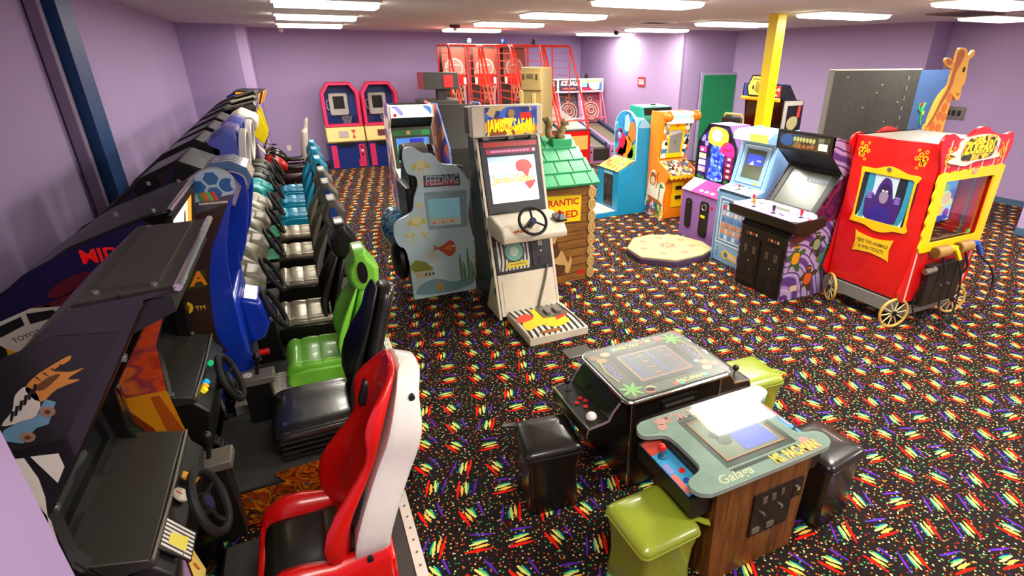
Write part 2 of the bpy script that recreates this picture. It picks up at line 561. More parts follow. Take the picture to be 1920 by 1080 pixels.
# plan of the room, walked clockwise as seen from above, room on the right hand
WP = [(-1.8, 1.62), (-1.8, 13.45), (-0.66, 13.75), (-0.60, 14.72), (8.48, 16.19), (8.89, 11.57), (10.44, 11.43), (11.12, 6.95)]
struct('wall_stub', MB(WALL).box(-1.95, -0.825, -1.2, 1.62, 0, CEIL), flat=True)
wall('wall_left', WP[0], WP[1])
struct('wall_left_return', MB(WALL).faces([(x, y, z) for z in (0, CEIL) for (x, y) in ((-1.95, 13.45), (-0.8, 13.45 + 0.02), (-0.62, 13.62), (-0.60, 14.85), (-1.95, 14.85))],
       [(4, 3, 2, 1, 0), (5, 6, 7, 8, 9), (0, 1, 6, 5), (1, 2, 7, 6), (2, 3, 8, 7), (3, 4, 9, 8), (4, 0, 5, 9)]), flat=True)
wall('wall_back', (-0.75, 14.695), WP[4])
wall('wall_right_back', WP[4], WP[5])
wall('wall_door', (WP[5][0] + .1, WP[5][1] + .0), WP[6])
wall('wall_right', WP[6], WP[7])
struct('wall_right_far', MB(WALL).box(11.75, 11.9, 3.0, 7.6, 0, CEIL), flat=True)
struct('wall_right_return', MB(WALL).faces([(x, y, z) for z in (0, CEIL) for (x, y) in ((11.12, 6.95), (11.75, 7.0), (11.75, 7.25), (11.14, 7.25))],
       [(3, 2, 1, 0), (4, 5, 6, 7), (0, 1, 5, 4), (1, 2, 6, 5), (2, 3, 7, 6), (3, 0, 4, 7)]), flat=True)
struct('wall_right_near', MB(WALL).box(9.8, 11.7, -3, 4.1, 0, CEIL), flat=True)
struct('wall_front', MB(WALL).box(-2, 9.8, -3.0, -2.85, 0, CEIL), flat=True)
struct('wall_left_near', MB(WALL).box(-1.95, -1.8, -3.0, -1.2, 0, CEIL), flat=True)

def skirting(name, p, q):
    p, q = Vector((*p, 0)), Vector((*q, 0)); d = (q - p).normalized(); n = Vector((d.y, -d.x, 0)) * 0.015
    v = [p, q, q + n, p + n]
    struct(name, MB(BASEB).faces([(a.x, a.y, z) for z in (0.0, 0.11) for a in v], [(3, 2, 1, 0), (4, 5, 6, 7), (0, 1, 5, 4), (1, 2, 6, 5), (2, 3, 7, 6), (3, 0, 4, 7)]), flat=True)
skirting('baseboard_left', WP[0], WP[1])
skirting('baseboard_back', (-0.6, 14.72), WP[4])
skirting('baseboard_right_back', WP[4], WP[5])
skirting('baseboard_right', WP[6], WP[7])
skirting('baseboard_right_far', (11.75, 7.0), (11.75, 4.1))
skirting('baseboard_right_near', (9.8, 4.1), (9.8, -2.8))

# green door in the right-hand recess
T = frame((9.47, 11.42, 0), (1, -0.09, 0), (0, 0, 1))
dm = MB(GREEN); dm.prism(rect(0, 0.01, 0.98, 2.12), T, 0.012, 0.05)
door = struct('door_1', dm, bevel=0.004)
h = MB(STEEL); h.cyl(T @ Vector((0.9, 1.05, 0.05)), T @ Vector((0.9, 1.05, 0.1)), 0.02); h.ball(T @ Vector((0.9, 1.05, 0.115)), 0.032)
h.prism(rrect(0.87, 1.13, 0.93, 1.22, 0.01), T, 0.05, 0.056)
part('door_knob', h, door)
fm = MB(M('lilac_door_frame', 'b09cc4', 0.5))
for a in (rect(-0.06, 0, 0.0, 2.18), rect(0.98, 0, 1.03, 2.18), rect(0, 2.12, 0.98, 2.18)):
    fm.prism(a, T, 0.002, 0.035)
part('door_frame', fm, door)

# ceiling lamps: white tray with a glowing diffuser
DIFF = M('lamp_diffuser', 'fff4de', 0.6, emit=9.0)
for (xa, xb, yc) in TROFFERS:
    t = thing('ceiling_light', 'long fluorescent ceiling light panel glowing white above the arcade carpet', 'ceiling light', ((xa + xb) / 2, yc, CEIL), 0, 'fluorescent ceiling panels')
    w = (xb - xa) / 2
    f = MB(WHITE); f.hole(rect(-w - .03, -.33, w + .03, .33), rect(-w, -.29, w, .29), Matrix.Identity(4), -0.022, -0.001)
    part('frame', f, t)
    part('diffuser', MB(DIFF if xa < 10 else M('lamp_diffuser_dim', 'fff4de', .6, emit=1.5)).sil([(-.29, -.004), (-.26, -.06), (-.2, -.075), (.2, -.075), (.26, -.06), (.29, -.004)], 'x', -w, w), t)
LIGHT_TOPS = [o for o in bpy.data.objects if o.name.startswith('ceiling_light')]
_names = {0: 'left-hand', 1: 'middle', 2: 'right-hand', 3: 'far right'}
for o in LIGHT_TOPS:
    x, y = o.location.x, o.location.y
    c = 0 if x < 2 else 1 if x < 6 else 2 if x < 9.5 else 3
    same = sorted({q.location.y for q in LIGHT_TOPS if abs(q.location.x - x) < 1}, reverse=True)
    k = same.index(y)
    word = ['nearest the back of the room', 'second from the back', 'third from the back', 'fourth from the back', 'fifth from the back', 'sixth from the back', 'seventh from the back'][k]
    o['label'] = 'white glowing ceiling light panel in the %s row, %s' % (_names[c], word)

# posts
o = part('yellow_post', MB(M('yellow_post_paint', 'f5d800', 0.35)).box(7.07, 7.26, 6.89, 7.08, 0, CEIL), bevel=0.006)
tag(o, 'square bright yellow support post running from carpet to ceiling', 'post')
b = MB(M('navy_post_paint', '14457a', 0.45)); b.box(-1.79, -1.62, 6.22, 6.62, 0, CEIL)
o = part('blue_post', b, bevel=0.004)
tag(o, 'dark blue flat steel post standing against the left lilac wall', 'post')
b = MB(M('lilac_conduit', '8d7d98', 0.5)); b.box(-1.79, -1.70, 6.08, 6.18, 0, CEIL)
o = part('wall_conduit', b, bevel=0.01)
tag(o, 'narrow lilac painted conduit running up beside the blue post', 'conduit')

# ceiling fittings
for (x, y, lab) in ((3.3, 11.9, 'dark red round fitting with white tip under the ceiling near the back lights'),):
    t = thing('smoke_detector', lab, 'detector', (x, y, CEIL))
    part('base', MB(M('maroon_plastic', '5a1e1e', 0.5)).cyl((0, 0, 0), (0, 0, -.06), .12, r1=.1), t)
    part('tip', MB(WHITE).ball((0, 0, -.08), .04), t)
t = thing('security_camera', 'small dark dome camera under the ceiling near the back right corner', 'camera', (7.35, 12.2, CEIL))
part('base', MB(WHITE).cyl((0, 0, 0), (0, 0, -.03), .08), t); part('dome', MB(BLACK).ball((0, 0, -.06), .065), t)
t = thing('security_camera', 'small white dome camera at the ceiling above the far left wall corner', 'camera', (0.05, 14.2, CEIL))
part('base', MB(WHITE).cyl((0, 0, 0), (0, 0, -.03), .07), t); part('dome', MB(WHITE).ball((0, 0, -.06), .055), t)
def vent(x, y, w, d, lab, m):
    t = thing('ceiling_vent', lab, 'vent', (x, y, CEIL))
    f = MB(m); f.hole(rect(-w, -d, w, d), rect(-w + .04, -d + .04, w - .04, d - .04), Matrix.Identity(4), -.02, 0)
    part('frame', f, t)
    s = MB(M('vent_grey', '6e6660', 0.6))
    for i in range(6):
        yy = -d + .06 + (2 * d - .12) * i / 5
        s.box(-w + .04, w - .04, yy - .012, yy + .012, -.016, -.002)
    part('louvre', s, t)
vent(6.5, 9.4, .32, .3, 'square white ceiling vent between the middle and right rows of lights', WHITE)
vent(9.6, 5.6, .5, .3, 'dark square ceiling vent left of the far right ceiling light', M('vent_brown', '6d5c50', 0.6))

# notices, sockets, floor boxes
t = thing('wall_sign', 'small red and white notice on the lilac wall left of the green door', 'sign', (8.745, 13.08, 1.92), 0)
T = frame((0, 0, 0), (0.088, -1, 0), (0, 0, 1))
part('sign_plate', MB(M('sign_red', 'd8202c', 0.4)).prism(rect(-.15, -.12, .15, .12), T, .001, .012), t)
s = MB(WHITE)
for (yy, hh) in ((.045, .018), (0.0, .012), (-.045, .022)):
    for xx in (-.09, -.03, .03, .09):
        s.prism(rect(xx - .024, yy - hh, xx + .024, yy + hh), T, .012, .0145)
part('sign_lettering', s, t)
def socket(x, y, z, u, lab):
    t = thing('wall_socket', lab, 'socket', (x, y, z))
    T = frame((0, 0, 0), u, (0, 0, 1))
    part('plate', MB(WHITE).prism(rrect(-.045, -.065, .045, .065, .01), T, .001, .008), t)
    s = MB(BLACK)
    for yy in (-.028, .028):
        s.prism(rect(-.012, yy - .01, -.006, yy + .01), T, .008, .0095); s.prism(rect(.006, yy - .01, .012, yy + .01), T, .008, .0095)
    part('slot', s, t)
socket(0.33, 14.865, 0.42, (1, .162, 0), 'small white wall socket on the back wall left of the hoop machines')
socket(-0.25, 14.77, 0.5, (1, .162, 0), 'white wall socket low on the back wall behind the motorbike games')
t = thing('wall_panel', 'grey metal control plate on the lilac wall right of the giraffe', 'panel', (11.745, 6.55, 1.52))
T = frame((0, 0, 0), (0, -1, 0), (0, 0, 1))
part('plate', MB(STEEL).prism(rect(-.2, -.12, .2, .12), T, .001, .02), t, bevel=.004)
s = MB(BLACK)
for i in range(3): s.prism(rect(-.13 + i * .1, -.05, -.07 + i * .1, .05), T, .02, .028)
part('switch', s, t)
def floorbox(x, y, rz, lab):
    t = thing('floor_box', lab, 'floor box', (x, y, 0), rz)
    part('lid', MB(M('floor_box_grey', '4a4640', 0.6, bump=.2)).box(-.13, .13, -.09, .09, .001, .012), t, bevel=.003)
    part('hinge', MB(STEEL).box(-.1, .1, -.085, -.07, .012, .015), t)
floorbox(2.0, 3.78, 0, 'small dark grey floor socket lid in front of the safari driving cabinet')
floorbox(6.95, 2.02, -8, 'small grey floor socket lid on the carpet right of the red zoo cabinet')
# ================================================================ the row of sit-down driving games (all face +x, screens on the left)
VINYL = M('black_vinyl', '1a1914', 0.24, spec=0.9, coat=0.2, bump=0.05, bscale=40)
SEAT_SHEEN = M('seat_sheen_grey', 'a39a84', 0.28, metal=0.35)  # silvery base colour stands in for light sheen on black seats
TEAL = M('teal_plastic', '1583a6', 0.3, coat=0.3)
LIME = M('lime_plastic', '86dc42', 0.35, coat=0.2)
RED = M('red_plastic', 'd8100c', 0.3, coat=0.3)
SHELLW = M('white_gelcoat', 'e9e5dc', 0.28, coat=0.3, var=0.03)
GREYP = M('warm_grey_plastic', '6f6a5e', 0.38)
CREAM = M('cream_plastic', 'd6cdb2', 0.4)
DASHG = M('stone_grey_dash', 'a5a08c', 0.38)
BLUEP = M('racing_blue_plastic', '1238b4', 0.25, coat=0.4)
NAVY = M('navy_plastic', '0f1f5c', 0.3)
DECKM = M('dark_deck_grip', '3b3a36', 0.7, bump=0.35, bscale=160)
TRIMW = M('white_edge_trim', 'd9d4c8', 0.45, var=0.06)
BROWNSMOKE = M('olive_charcoal_plastic', '2c2b25', 0.38)
TREAD = M('tread_plate_steel', 'c2bdad', 0.4, metal=0.3)
LAVA = art_mat('orange_lava_print', ['3a1606', 'a8440e', '7a2c08', 'd07a1a', '1c0c06', 'c05a12', '4a1a08', '8a3a0c'], 7, 2.6, 0.3, mode='soft')
DUSK = M('indigo_print', '1d1440', 0.35, var=0.25, vscale=3)

def wheel(root, c, tilt=28, r=0.165, m=RUBBER, hubm=BLACK, name='steering_wheel'):
    a = Vector((math.cos(R(tilt)), 0, math.sin(R(tilt)))); c = Vector(c)
    w = MB(m); w.ring(c, a, r, 0.018, m, 32, 8)
    o = part(name, w, root)
    u = Vector((0, 1, 0)); v = a.cross(u).normalized()
    s = MB(hubm)
    for ang in (0, 180, 270):
        d = u * math.cos(R(ang)) + v * math.sin(R(ang))
        s.tube([c - a * 0.02 + d * 0.03, c - a * 0.022 + d * 0.09, c + d * r], [0.016, 0.012, 0.01], hubm, 6)
    part('spokes', s, o)
    h = MB(hubm); h.cyl(c - a * 0.05, c - a * 0.004, 0.048, hubm); h.cyl(c - a * 0.004, c, 0.03, M('wheel_badge', '2a2a58', 0.3))
    part('hub', h, o)
    st = MB(BLACK); st.cyl(c - a * 0.17, c - a * 0.05, 0.05, BLACK, r1=0.035)
    part('steering_column', st, root)
    return o

def pedals(root, x, y):
    for k, dy in enumerate((-0.08, 0.08)):
        T = frame((x, y + dy, 0.32), (0, 1, 0), (-0.55, 0, 0.8))
        p = MB(STEEL); p.prism(rrect(-.035, -.07, .035, .07, .012), T, 0, .012)
        for i in range(4): p.prism(rect(-.025, -.05 + i * .028, .025, -.042 + i * .028), T, .012, .016, RUBBER)
        o = part('pedal', p, root)
        part('pedal_arm', MB(BLACK).cyl(T @ Vector((0, 0, 0)), T @ Vector((0, 0.03, -.14)), .009), o)

def cushion_rings(st, dish=0.035):
    rings = []
    for (x, zt, zb, w) in st:
        rings.append([(x, -w, zb), (x, -w * 1.02, zt - .01), (x, -w * .97, zt + dish * .6), (x, -w * .86, zt + dish), (x, -w * .70, zt + .004), (x, -w * .35, zt - .004), (x, 0, zt - .006), (x, w * .35, zt - .004), (x, w * .70, zt + .004),
                      (x, w * .86, zt + dish), (x, w * .97, zt + dish * .6), (x, w * 1.02, zt - .01), (x, w, zb)])
    return rings

def bucket_seat(root, cush, shell, headm, side=None, oval=None, dx=0.0, back_z=0.0):
    """moulded racing seat: dished cushion with rolled front, waisted back, wedge head box"""
    side = side or shell
    st = [(.08, .40, .33, .20), (0, .40, .33, .225), (-.12, .405, .33, .235), (-.19, .41, .33, .235), (-.20, .40, .33, .235), (-.21, .41, .33, .235), (-.31, .42, .33, .23), (-.335, .395, .33, .225), (-.355, .425, .33, .225), (-.40, .425, .32, .22), (-.44, .38, .30, .21), (-.45, .33, .29, .20)]
    o = part('seat_cushion', MB(cush).loft(cushion_rings([(x + dx, a, b, w) for (x, a, b, w) in st])), root, sub=1, angle=70)
    p = MB(side)
    p.sil([(.14 + dx, .12), (.14 + dx, .36), (-.12 + dx, .385), (-.3 + dx, .395), (-.43 + dx, .36), (-.455 + dx, .30), (-.40 + dx, .22), (-.2 + dx, .14)], 'y', -.245, .245)
    part('seat_pan', p, root, bevel=.02)
    part('seat_base', MB(BLACK).box(-.32 + dx, .12 + dx, -.2, .2, 0.02, .16), root, bevel=.01)
    sp = [(.00, .36, .22, .03), (-.005, .46, .25, .085), (.03, .60, .26, .10), (.085, .76, .235, .075), (.135, .90, .17, .04), (.16, .96, .125, .025), (.175, 1.0, .115, .02)]
    sp = [(x + dx, z * .96 + .015 + back_z * max(0, z - .4), w, b) for (x, z, w, b) in sp]
    rings, srings = [], []
    for i, (x, z, w, b) in enumerate(sp):
        a, c = sp[max(0, i - 1)], sp[min(len(sp) - 1, i + 1)]
        t = Vector((c[0] - a[0], 0, c[1] - a[1])).normalized(); n = Vector((-t.z, 0, t.x)); P = Vector((x, 0, z))
        q = lambda s, d: tuple(P + Vector((0, s, 0)) + n * d)
        rings.append([q(-w, 0), q(-w, b), q(-w + .03, b), q(-w * .62, .02), q(0, .012), q(w * .62, .02), q(w - .03, b), q(w, b), q(w, 0)])
        srings.append([q(-w, .002), q(-w * .9, -.055), q(-w * .45, -.075), q(0, -.08), q(w * .45, -.075), q(w * .9, -.055), q(w, .002)])
    part('seat_back', MB(headm if headm != shell else shell).loft(rings), root, sub=1, angle=75)
    part('back_shell', MB(side).loft(srings), root, sub=1, angle=75)
    # head box: wedge shaped block with side openings and a narrow cap
    hx, hz = sp[-1][0], sp[-1][1]
    hp = [(-.07, -.07), (-.105, .02), (-.10, .10), (-.05, .17), (-.045, .235), (.045, .24), (.06, .18), (.125, .09), (.11, -.06), (.03, -.10)]
    h = MB(headm)
    for (y0, y1, s) in ((-.15, .15, 1.0),):
        n = len(hp)
        rr = []
        for (yy, sc, dz) in ((-.15, .55, .0), (-.145, .8, .0), (-.10, 1, 0), (.10, 1, 0), (.145, .8, 0), (.15, .55, 0)):
            rr.append([(hx + .01 + x * sc, yy, hz + .07 + (z - .07) * (sc * .6 + .4)) for (x, z) in hp])
        h.loft(rr)
    ho = part('headrest', h, root, bevel=.012, angle=30)
    for s in (-1, 1):
        T = frame((hx + .0, s * .152, hz + .10), (-s, 0, 0), (0, 0, 1))
        T = frame((hx + .012, s * .150, hz + .075), (s, 0, 0), (0, 0, 1))
        part('side_oval', MB(oval or BLACK).prism(ell(0, .0, .036, .085, 16), T, -.012, .006), ho, label=('blue oval inset in headrest' if oval else None))
    return o

def deck(root, w, x0, x1, z, trim=TRIMW, top=DECKM):
    d = MB(BLACK); d.box(x0, x1, -w, w, 0.0, z - .004); part('platform', d, root, bevel=.006)
    d = MB(top); d.box(x0 + .02, x1 - .05, -w + .01, w - .01, z - .004, z + .004); part('deck_mat', d, root)
    e = MB(trim); e.box(x1 - .05, x1 + .004, -w, w, z - .09, z + .008)
    for i in range(9):
        e.cyl((x1 - .022, -w + .04 + i * (2 * w - .08) / 8, z + .008), (x1 - .022, -w + .04 + i * (2 * w - .08) / 8, z + .012), .006, STEEL, 8)
    part('edge_trim', e, root)

def shifter(root, x, y, z):
    b = MB(GREYP); b.box(x - .11, x + .11, -.07 + y, .07 + y, z - .05, z); b.box(x - .08, x + .08, y - .05, y + .05, .18, z - .05, BLACK)
    o = part('shifter_box', b, root, bevel=.008)
    s = MB(BLACK); s.cyl((x + .01, y, z), (x + .03, y, z + .10), .012); s.ball((x + .03, y, z + .12), (.024, .024, .032))
    part('gear_lever', s, o)
    s = MB(WHITE); s.cyl((x - .045, y, z), (x - .045, y, z + .006), .028, WHITE, 18)
    part('gear_plate', s, o)

SIDE_B = [(-.585, 1.875), (-.61, 1.80), (-.66, 1.52), (-.78, 1.25), (-.80, .95), (-.785, .80), (-.77, .62), (-.75, .3), (-.75, 0), (-1.55, 0), (-1.68, .8), (-1.62, 1.24), (-1.45, 1.42), (-1.25, 1.575), (-1.14, 1.665), (-.98, 1.75), (-.68, 1.855)]
TOP_B = [(-.585, 1.875), (-.68, 1.86), (-.98, 1.753), (-1.25, 1.588), (-1.45, 1.435), (-1.62, 1.28)]
TOP_A = [(-.40, 1.885), (-.64, 1.885), (-.83, 1.725), (-1.2, 1.37), (-1.5, 1.05)]
SIDE_A = [(-.40, 1.885), (-.48, 1.865), (-.59, 1.685), (-.73, 1.46), (-.885, 1.22), (-.89, 1.0), (-.80, .80), (-.76, .62), (-.72, .3), (-.72, 0), (-1.55, 0), (-1.6, .8), (-1.5, 1.04), (-1.2, 1.36), (-.83, 1.715), (-.65, 1.87)]
def hooded_game(Y, label, w=.40, dxp=0.0, panel=BLACKG, roofm=M('roof_olive_charcoal', '35332c', .45), art=None, marquee=None, group=None, PROF=SIDE_A, top=TOP_A):
    root = thing('driving_game', label, 'driving game', (0, Y, 0), 0, group)
    prof = [(x + dxp, z) for x, z in PROF]
    for s in (-1, 1):
        y0, y1 = (s * w, s * (w - .03))
        p = MB(panel); p.sil(prof, 'y', min(y0, y1), max(y0, y1))
        po = part('side_panel', p, root)
        # thick rounded flange along the front edge
        fl = MB(BLACKG)
        pts = [Vector((x - .035, s * (w - .045), z)) for x, z in prof[1:8]]
        ring = []
        for i, q in enumerate(pts):
            a, b = pts[max(0, i - 1)], pts[min(len(pts) - 1, i + 1)]
            t = (b - a).normalized(); n = Vector((-t.z, 0, t.x))
            ring.append([tuple(q + n * d + Vector((0, e, 0))) for d, e in ((-.035, -.03), (.035, -.03), (.035, .03), (-.035, .03))])
        fl.loft(ring)
        part('front_flange', fl, po, bevel=.006)
        for k in (1, 3, 5):
            q = pts[k]; part('bolt', MB(STEEL).cyl(q, q + Vector((.045, 0, -.01)), .014, STEEL, 10), po)
        if s == -1 and art:
            art(po, -w)
    # roof of three flat runs
    tx, tz = top[0]
    r = MB(roofm)
    iw = w - .03
    for i in range(len(top) - 1):
        (xa, za), (xb, zb) = top[i], top[i + 1]
        r.sil([(xa + dxp, za - .03), (xa + dxp, za + .002), (xb + dxp, zb + .002), (xb + dxp, zb - .03)], 'y', -iw, iw)
    if top is TOP_A: r.box(-.60, -.45, -iw + .05, iw - .05, 1.887, 1.893)
    for yy in (-iw + .03, iw - .03):
        for xx in (-.06, -.2): r.cyl((tx + xx, yy, tz - .01), (tx + xx, yy, tz + .008), .01, STEEL, 8)
    part('roof', r, root)
    t = MB(CHROME); t.tube([(tx + .005, -iw - .02, tz), (tx + .005, iw + .02, tz)], .012)
    part('front_trim', t, root)
    h = MB(BLACK)
    h.sil([(tx - .02, tz - .03), (tx - .02, tz - .08), (-.9, 1.60), (-.9, 1.64), (tx - .1, tz - .035)], 'y', -iw, iw)
    part('hood_lining', h, root)
    if marquee:
        marquee(root, iw, dxp)
    # screen well
    T = frame((-.99 + dxp, 0, 1.22), (0, 1, 0), (-.08, 0, .9))
    m = MB(BLACK); m.hole(rect(-iw, -.27, iw, .24), rect(-.29, -.2, .29, .2), T, 0, .03)
    part('screen_bezel', m, root)
    sc = MB(DARKSCR); sc.prism(rect(-.29, -.2, .29, .2), T, -.03, 0.002)
    part('screen', sc, root)
    # cowl between screen and dash, with speaker grilles
    c = MB(BROWNSMOKE)
    c.sil([(-1.12 + dxp, 1.02), (-.86 + dxp, .955), (-.715 + dxp, .91), (-.70 + dxp, .875), (-.86 + dxp, .85), (-1.12 + dxp, .9)], 'y', -iw, iw)
    co = part('cowl', c, root, bevel=.004)
    part('cowl_edge', MB(GREYP).tube([(-.705 + dxp, -iw, .908), (-.70 + dxp, -.05, .905), (-.705 + dxp, iw, .908)], .006), co)
    for yy in (-.2, .2):
        g = MB(BLACK)
        T = frame((-.95 + dxp, yy, .977), (0, 1, 0), (-.26, 0, .065)); g.prism(ell(0, 0, .095, .085, 20), T, .001, .004, M('speaker_cloth', '191815', .9))
        part('speaker_grille', g, co)
    # dash fascia
    d = MB(BLACK)
    d.sil([(-.72 + dxp, .885), (-.66 + dxp, .80), (-.70 + dxp, .62), (-.78 + dxp, .35), (-.95 + dxp, .35), (-.95 + dxp, .88)], 'y', -iw, iw)
    do = part('dashboard', d, root, bevel=.01)
    wheel(root, (-.60, 0, .78), 16, .138)
    pedals(root, -.78 + dxp, 0)
    return root, iw, do

# --- nearest game: black cabinet with the big cat driving a striped jeep
TIGER = M('tiger_orange_ink', 'b5752e', 0.5); TIGERD = M('tiger_brown_ink', '5a3312', 0.5); JEEP = M('jeep_blue_ink', '5f86a0', 0.5); STRW = M('zebra_white_ink', 'bdb6ae', 0.5); TYREI = M('tyre_tan_ink', '8a6a58', 0.5); CHAR = M('charcoal_print', '1b191c', 0.42)
def art_tiger(po, yw):
    T = frame((0, yw, 0), (1, 0, 0), (0, 0, 1))
    a = MB(CHAR)
    a.prism([(-1.03, 1.47), (-.77, 1.475), (-.62, 1.69), (-.56, 1.78), (-.70, 1.80), (-1.0, 1.70)], T, .0005, .002, CHAR)
    L = .0035
    # jeep
    a.prism([(-.905, 1.515), (-.86, 1.49), (-.82, 1.53), (-.79, 1.535), (-.755, 1.60), (-.775, 1.615), (-.81, 1.565), (-.85, 1.56), (-.885, 1.545)], T, .002, L, JEEP)
    for (x, z) in ((-.845, 1.507), (-.78, 1.575)):
        a.prism(ell(x, z, .017, .017, 14), T, L, L + .001, TYREI); a.prism(ell(x, z, .007, .007, 10), T, L + .001, L + .002, TIGERD)
    # zebra body
    a.prism(smooth_poly([(-.885, 1.56), (-.84, 1.56), (-.80, 1.575), (-.785, 1.63), (-.80, 1.665), (-.83, 1.645), (-.85, 1.60)], 3), T, .002, L, STRW)
    for i in range(6):
        x = -.865 + i * .014; z = 1.568 + i * .014
        a.prism([(x, z), (x + .006, z), (x + .02, z + .03), (x + .012, z + .03)], T, L, L + .001, CHAR)
    a.prism(ell(-.905, 1.555, .014, .01), T, .002, L, STRW)
    # tiger
    a.prism(smooth_poly([(-.805, 1.655), (-.775, 1.69), (-.73, 1.715), (-.685, 1.735), (-.69, 1.72), (-.73, 1.70), (-.70, 1.685), (-.665, 1.69), (-.71, 1.665), (-.685, 1.655), (-.74, 1.64), (-.785, 1.61)], 3), T, .002, L, TIGER)
    a.prism(smooth_poly([(-.785, 1.655), (-.75, 1.68), (-.72, 1.685), (-.74, 1.665), (-.77, 1.645)], 3), T, L, L + .001, TIGERD)
    for i in range(4):
        a.prism([(-.775 + i * .02, 1.69 + i * .008), (-.77 + i * .02, 1.69 + i * .008), (-.765 + i * .02, 1.675 + i * .008)], T, L, L + .001, CHAR)
    part('side_art', a, po, flat=True, label='print of a tiger riding a striped jeep')
    b = MB(TRIMW)
    b.prism([(-.92, 1.45), (-.875, 1.44), (-.866, 1.36), (-.872, 1.29), (-.90, 1.16)], T, .0005, .002, TRIMW)
    b.prism([(-1.02, 1.42), (-.955, 1.43), (-.90, 1.33), (-.885, 1.2), (-.905, 1.0), (-1.0, 1.0)], T, .0005, .002, TRIMW)
    b.prism([(-.86, 1.44), (-.80, 1.43), (-.80, 1.38), (-.83, 1.33)], T, .0005, .002, TRIMW)
    part('worn_patch', b, po, flat=True, label='bare worn white patches low on the panel')

g1, iw, dash1 = hooded_game(2.17, 'nearest black hooded driving game with a tiger on its side and red and white seat', .415, 0, art=art_tiger)
# instruments and stickers on its dash
T = frame((-.685, 0, .845), (0, 1, 0), (-.55, 0, .75))
s = MB(WHITE); s.prism(ell(-.02, .015, .034, .034, 20), T, .012, .020, M('gauge_face', 'ddd6bc', .4)); s.prism(rect(-.022, .015, -.018, .04), T, .02, .022, RED)
part('gauge', s, dash1)
s = MB(M('amber_plate', 'd99a1c', .4)); s.prism([(.07, -.03), (.13, -.05), (.12, .03), (.08, .03)], T, .012, .018); part('warning_plate', s, dash1)
s = MB(TRIMW)
s.prism(rect(-.32, -.08, -.17, .05), T, .006, .014, BLACK)
for i in range(7): s.prism([(-.315 + i * .02, -.075), (-.305 + i * .02, -.075), (-.29 + i * .02, .045), (-.30 + i * .02, .045)], T, .014, .0155, TRIMW)
s.prism([(-.29, -.05), (-.22, -.05), (-.23, .02), (-.28, .02)], T, .0155, .017, M('sticker_lemon', 'd8cf4a', .4))
part('zebra_sticker', s, dash1)
s = MB(M('instruction_yellow', 'e5cf6a', .4)); TT = frame((-.665, -.24, .70), (0, 1, 0), (-.12, 0, .9))
s.prism(rect(-.05, -.11, .06, .11), TT, .0, .012)
[s.prism(ell(u, v, .009, .03, 10, 15), TT, .012, .014, M('ink_orange', 'c0661a', .5)) for (u, v) in ((-.02, .05), (.0, .035), (.02, .045), (.01, -.03))]
s.box(-.675, -.645, -.315, -.295, .58, .82, CHROME)
part('instruction_plate', s, dash1, flat=True)
deck(g1, .38, -.72, .21, .16)
s = MB(TREAD); s.box(-.68, -.36, -.36, .08, .164, .17)
for i in range(5):
    for j in range(3): s.cyl((-.64 + i * .06, -.3 + j * .14, .17), (-.64 + i * .06, -.3 + j * .14, .173), .012, STEEL, 8)
part('foot_plate', s, g1)
shifter(g1, -.68, .44, .69)
# red and white moulded seat
st = [(.06, .40, .36, .17), (-.08, .395, .36, .19), (-.2, .40, .36, .195), (-.21, .392, .36, .195), (-.22, .40, .36, .195), (-.38, .41, .36, .195), (-.46, .40, .36, .19), (-.48, .36, .35, .18)]
part('seat_pad', MB(VINYL).loft(cushion_rings(st, .006)), g1, sub=1, angle=60, label='worn black vinyl pad')
r = MB(RED)
for s_ in (-1, 1):
    rr = []
    for (x, z, wd) in ((.06, .46, .06), (-.05, .455, .07), (-.18, .44, .075), (-.30, .47, .085), (-.38, .475, .08), (-.46, .44, .065), (-.50, .37, .045)):
        y = s_ * .235
        rr.append([(x, y - wd * .75, .2), (x, y - wd * .8, z - .05), (x, y - wd * .45, z - .004), (x, y, z + .012), (x, y + wd * .45, z - .004), (x, y + wd * .8, z - .05), (x, y + wd * .75, .2)])
    r.loft(rr)
r.sil([(-.46, .2), (-.50, .26), (-.505, .365), (-.47, .37), (-.44, .3)], 'y', -.22, .22)
r.box(-.46, .08, -.23, .23, .18, .35)
part('seat_shell', r, g1, bevel=.012)
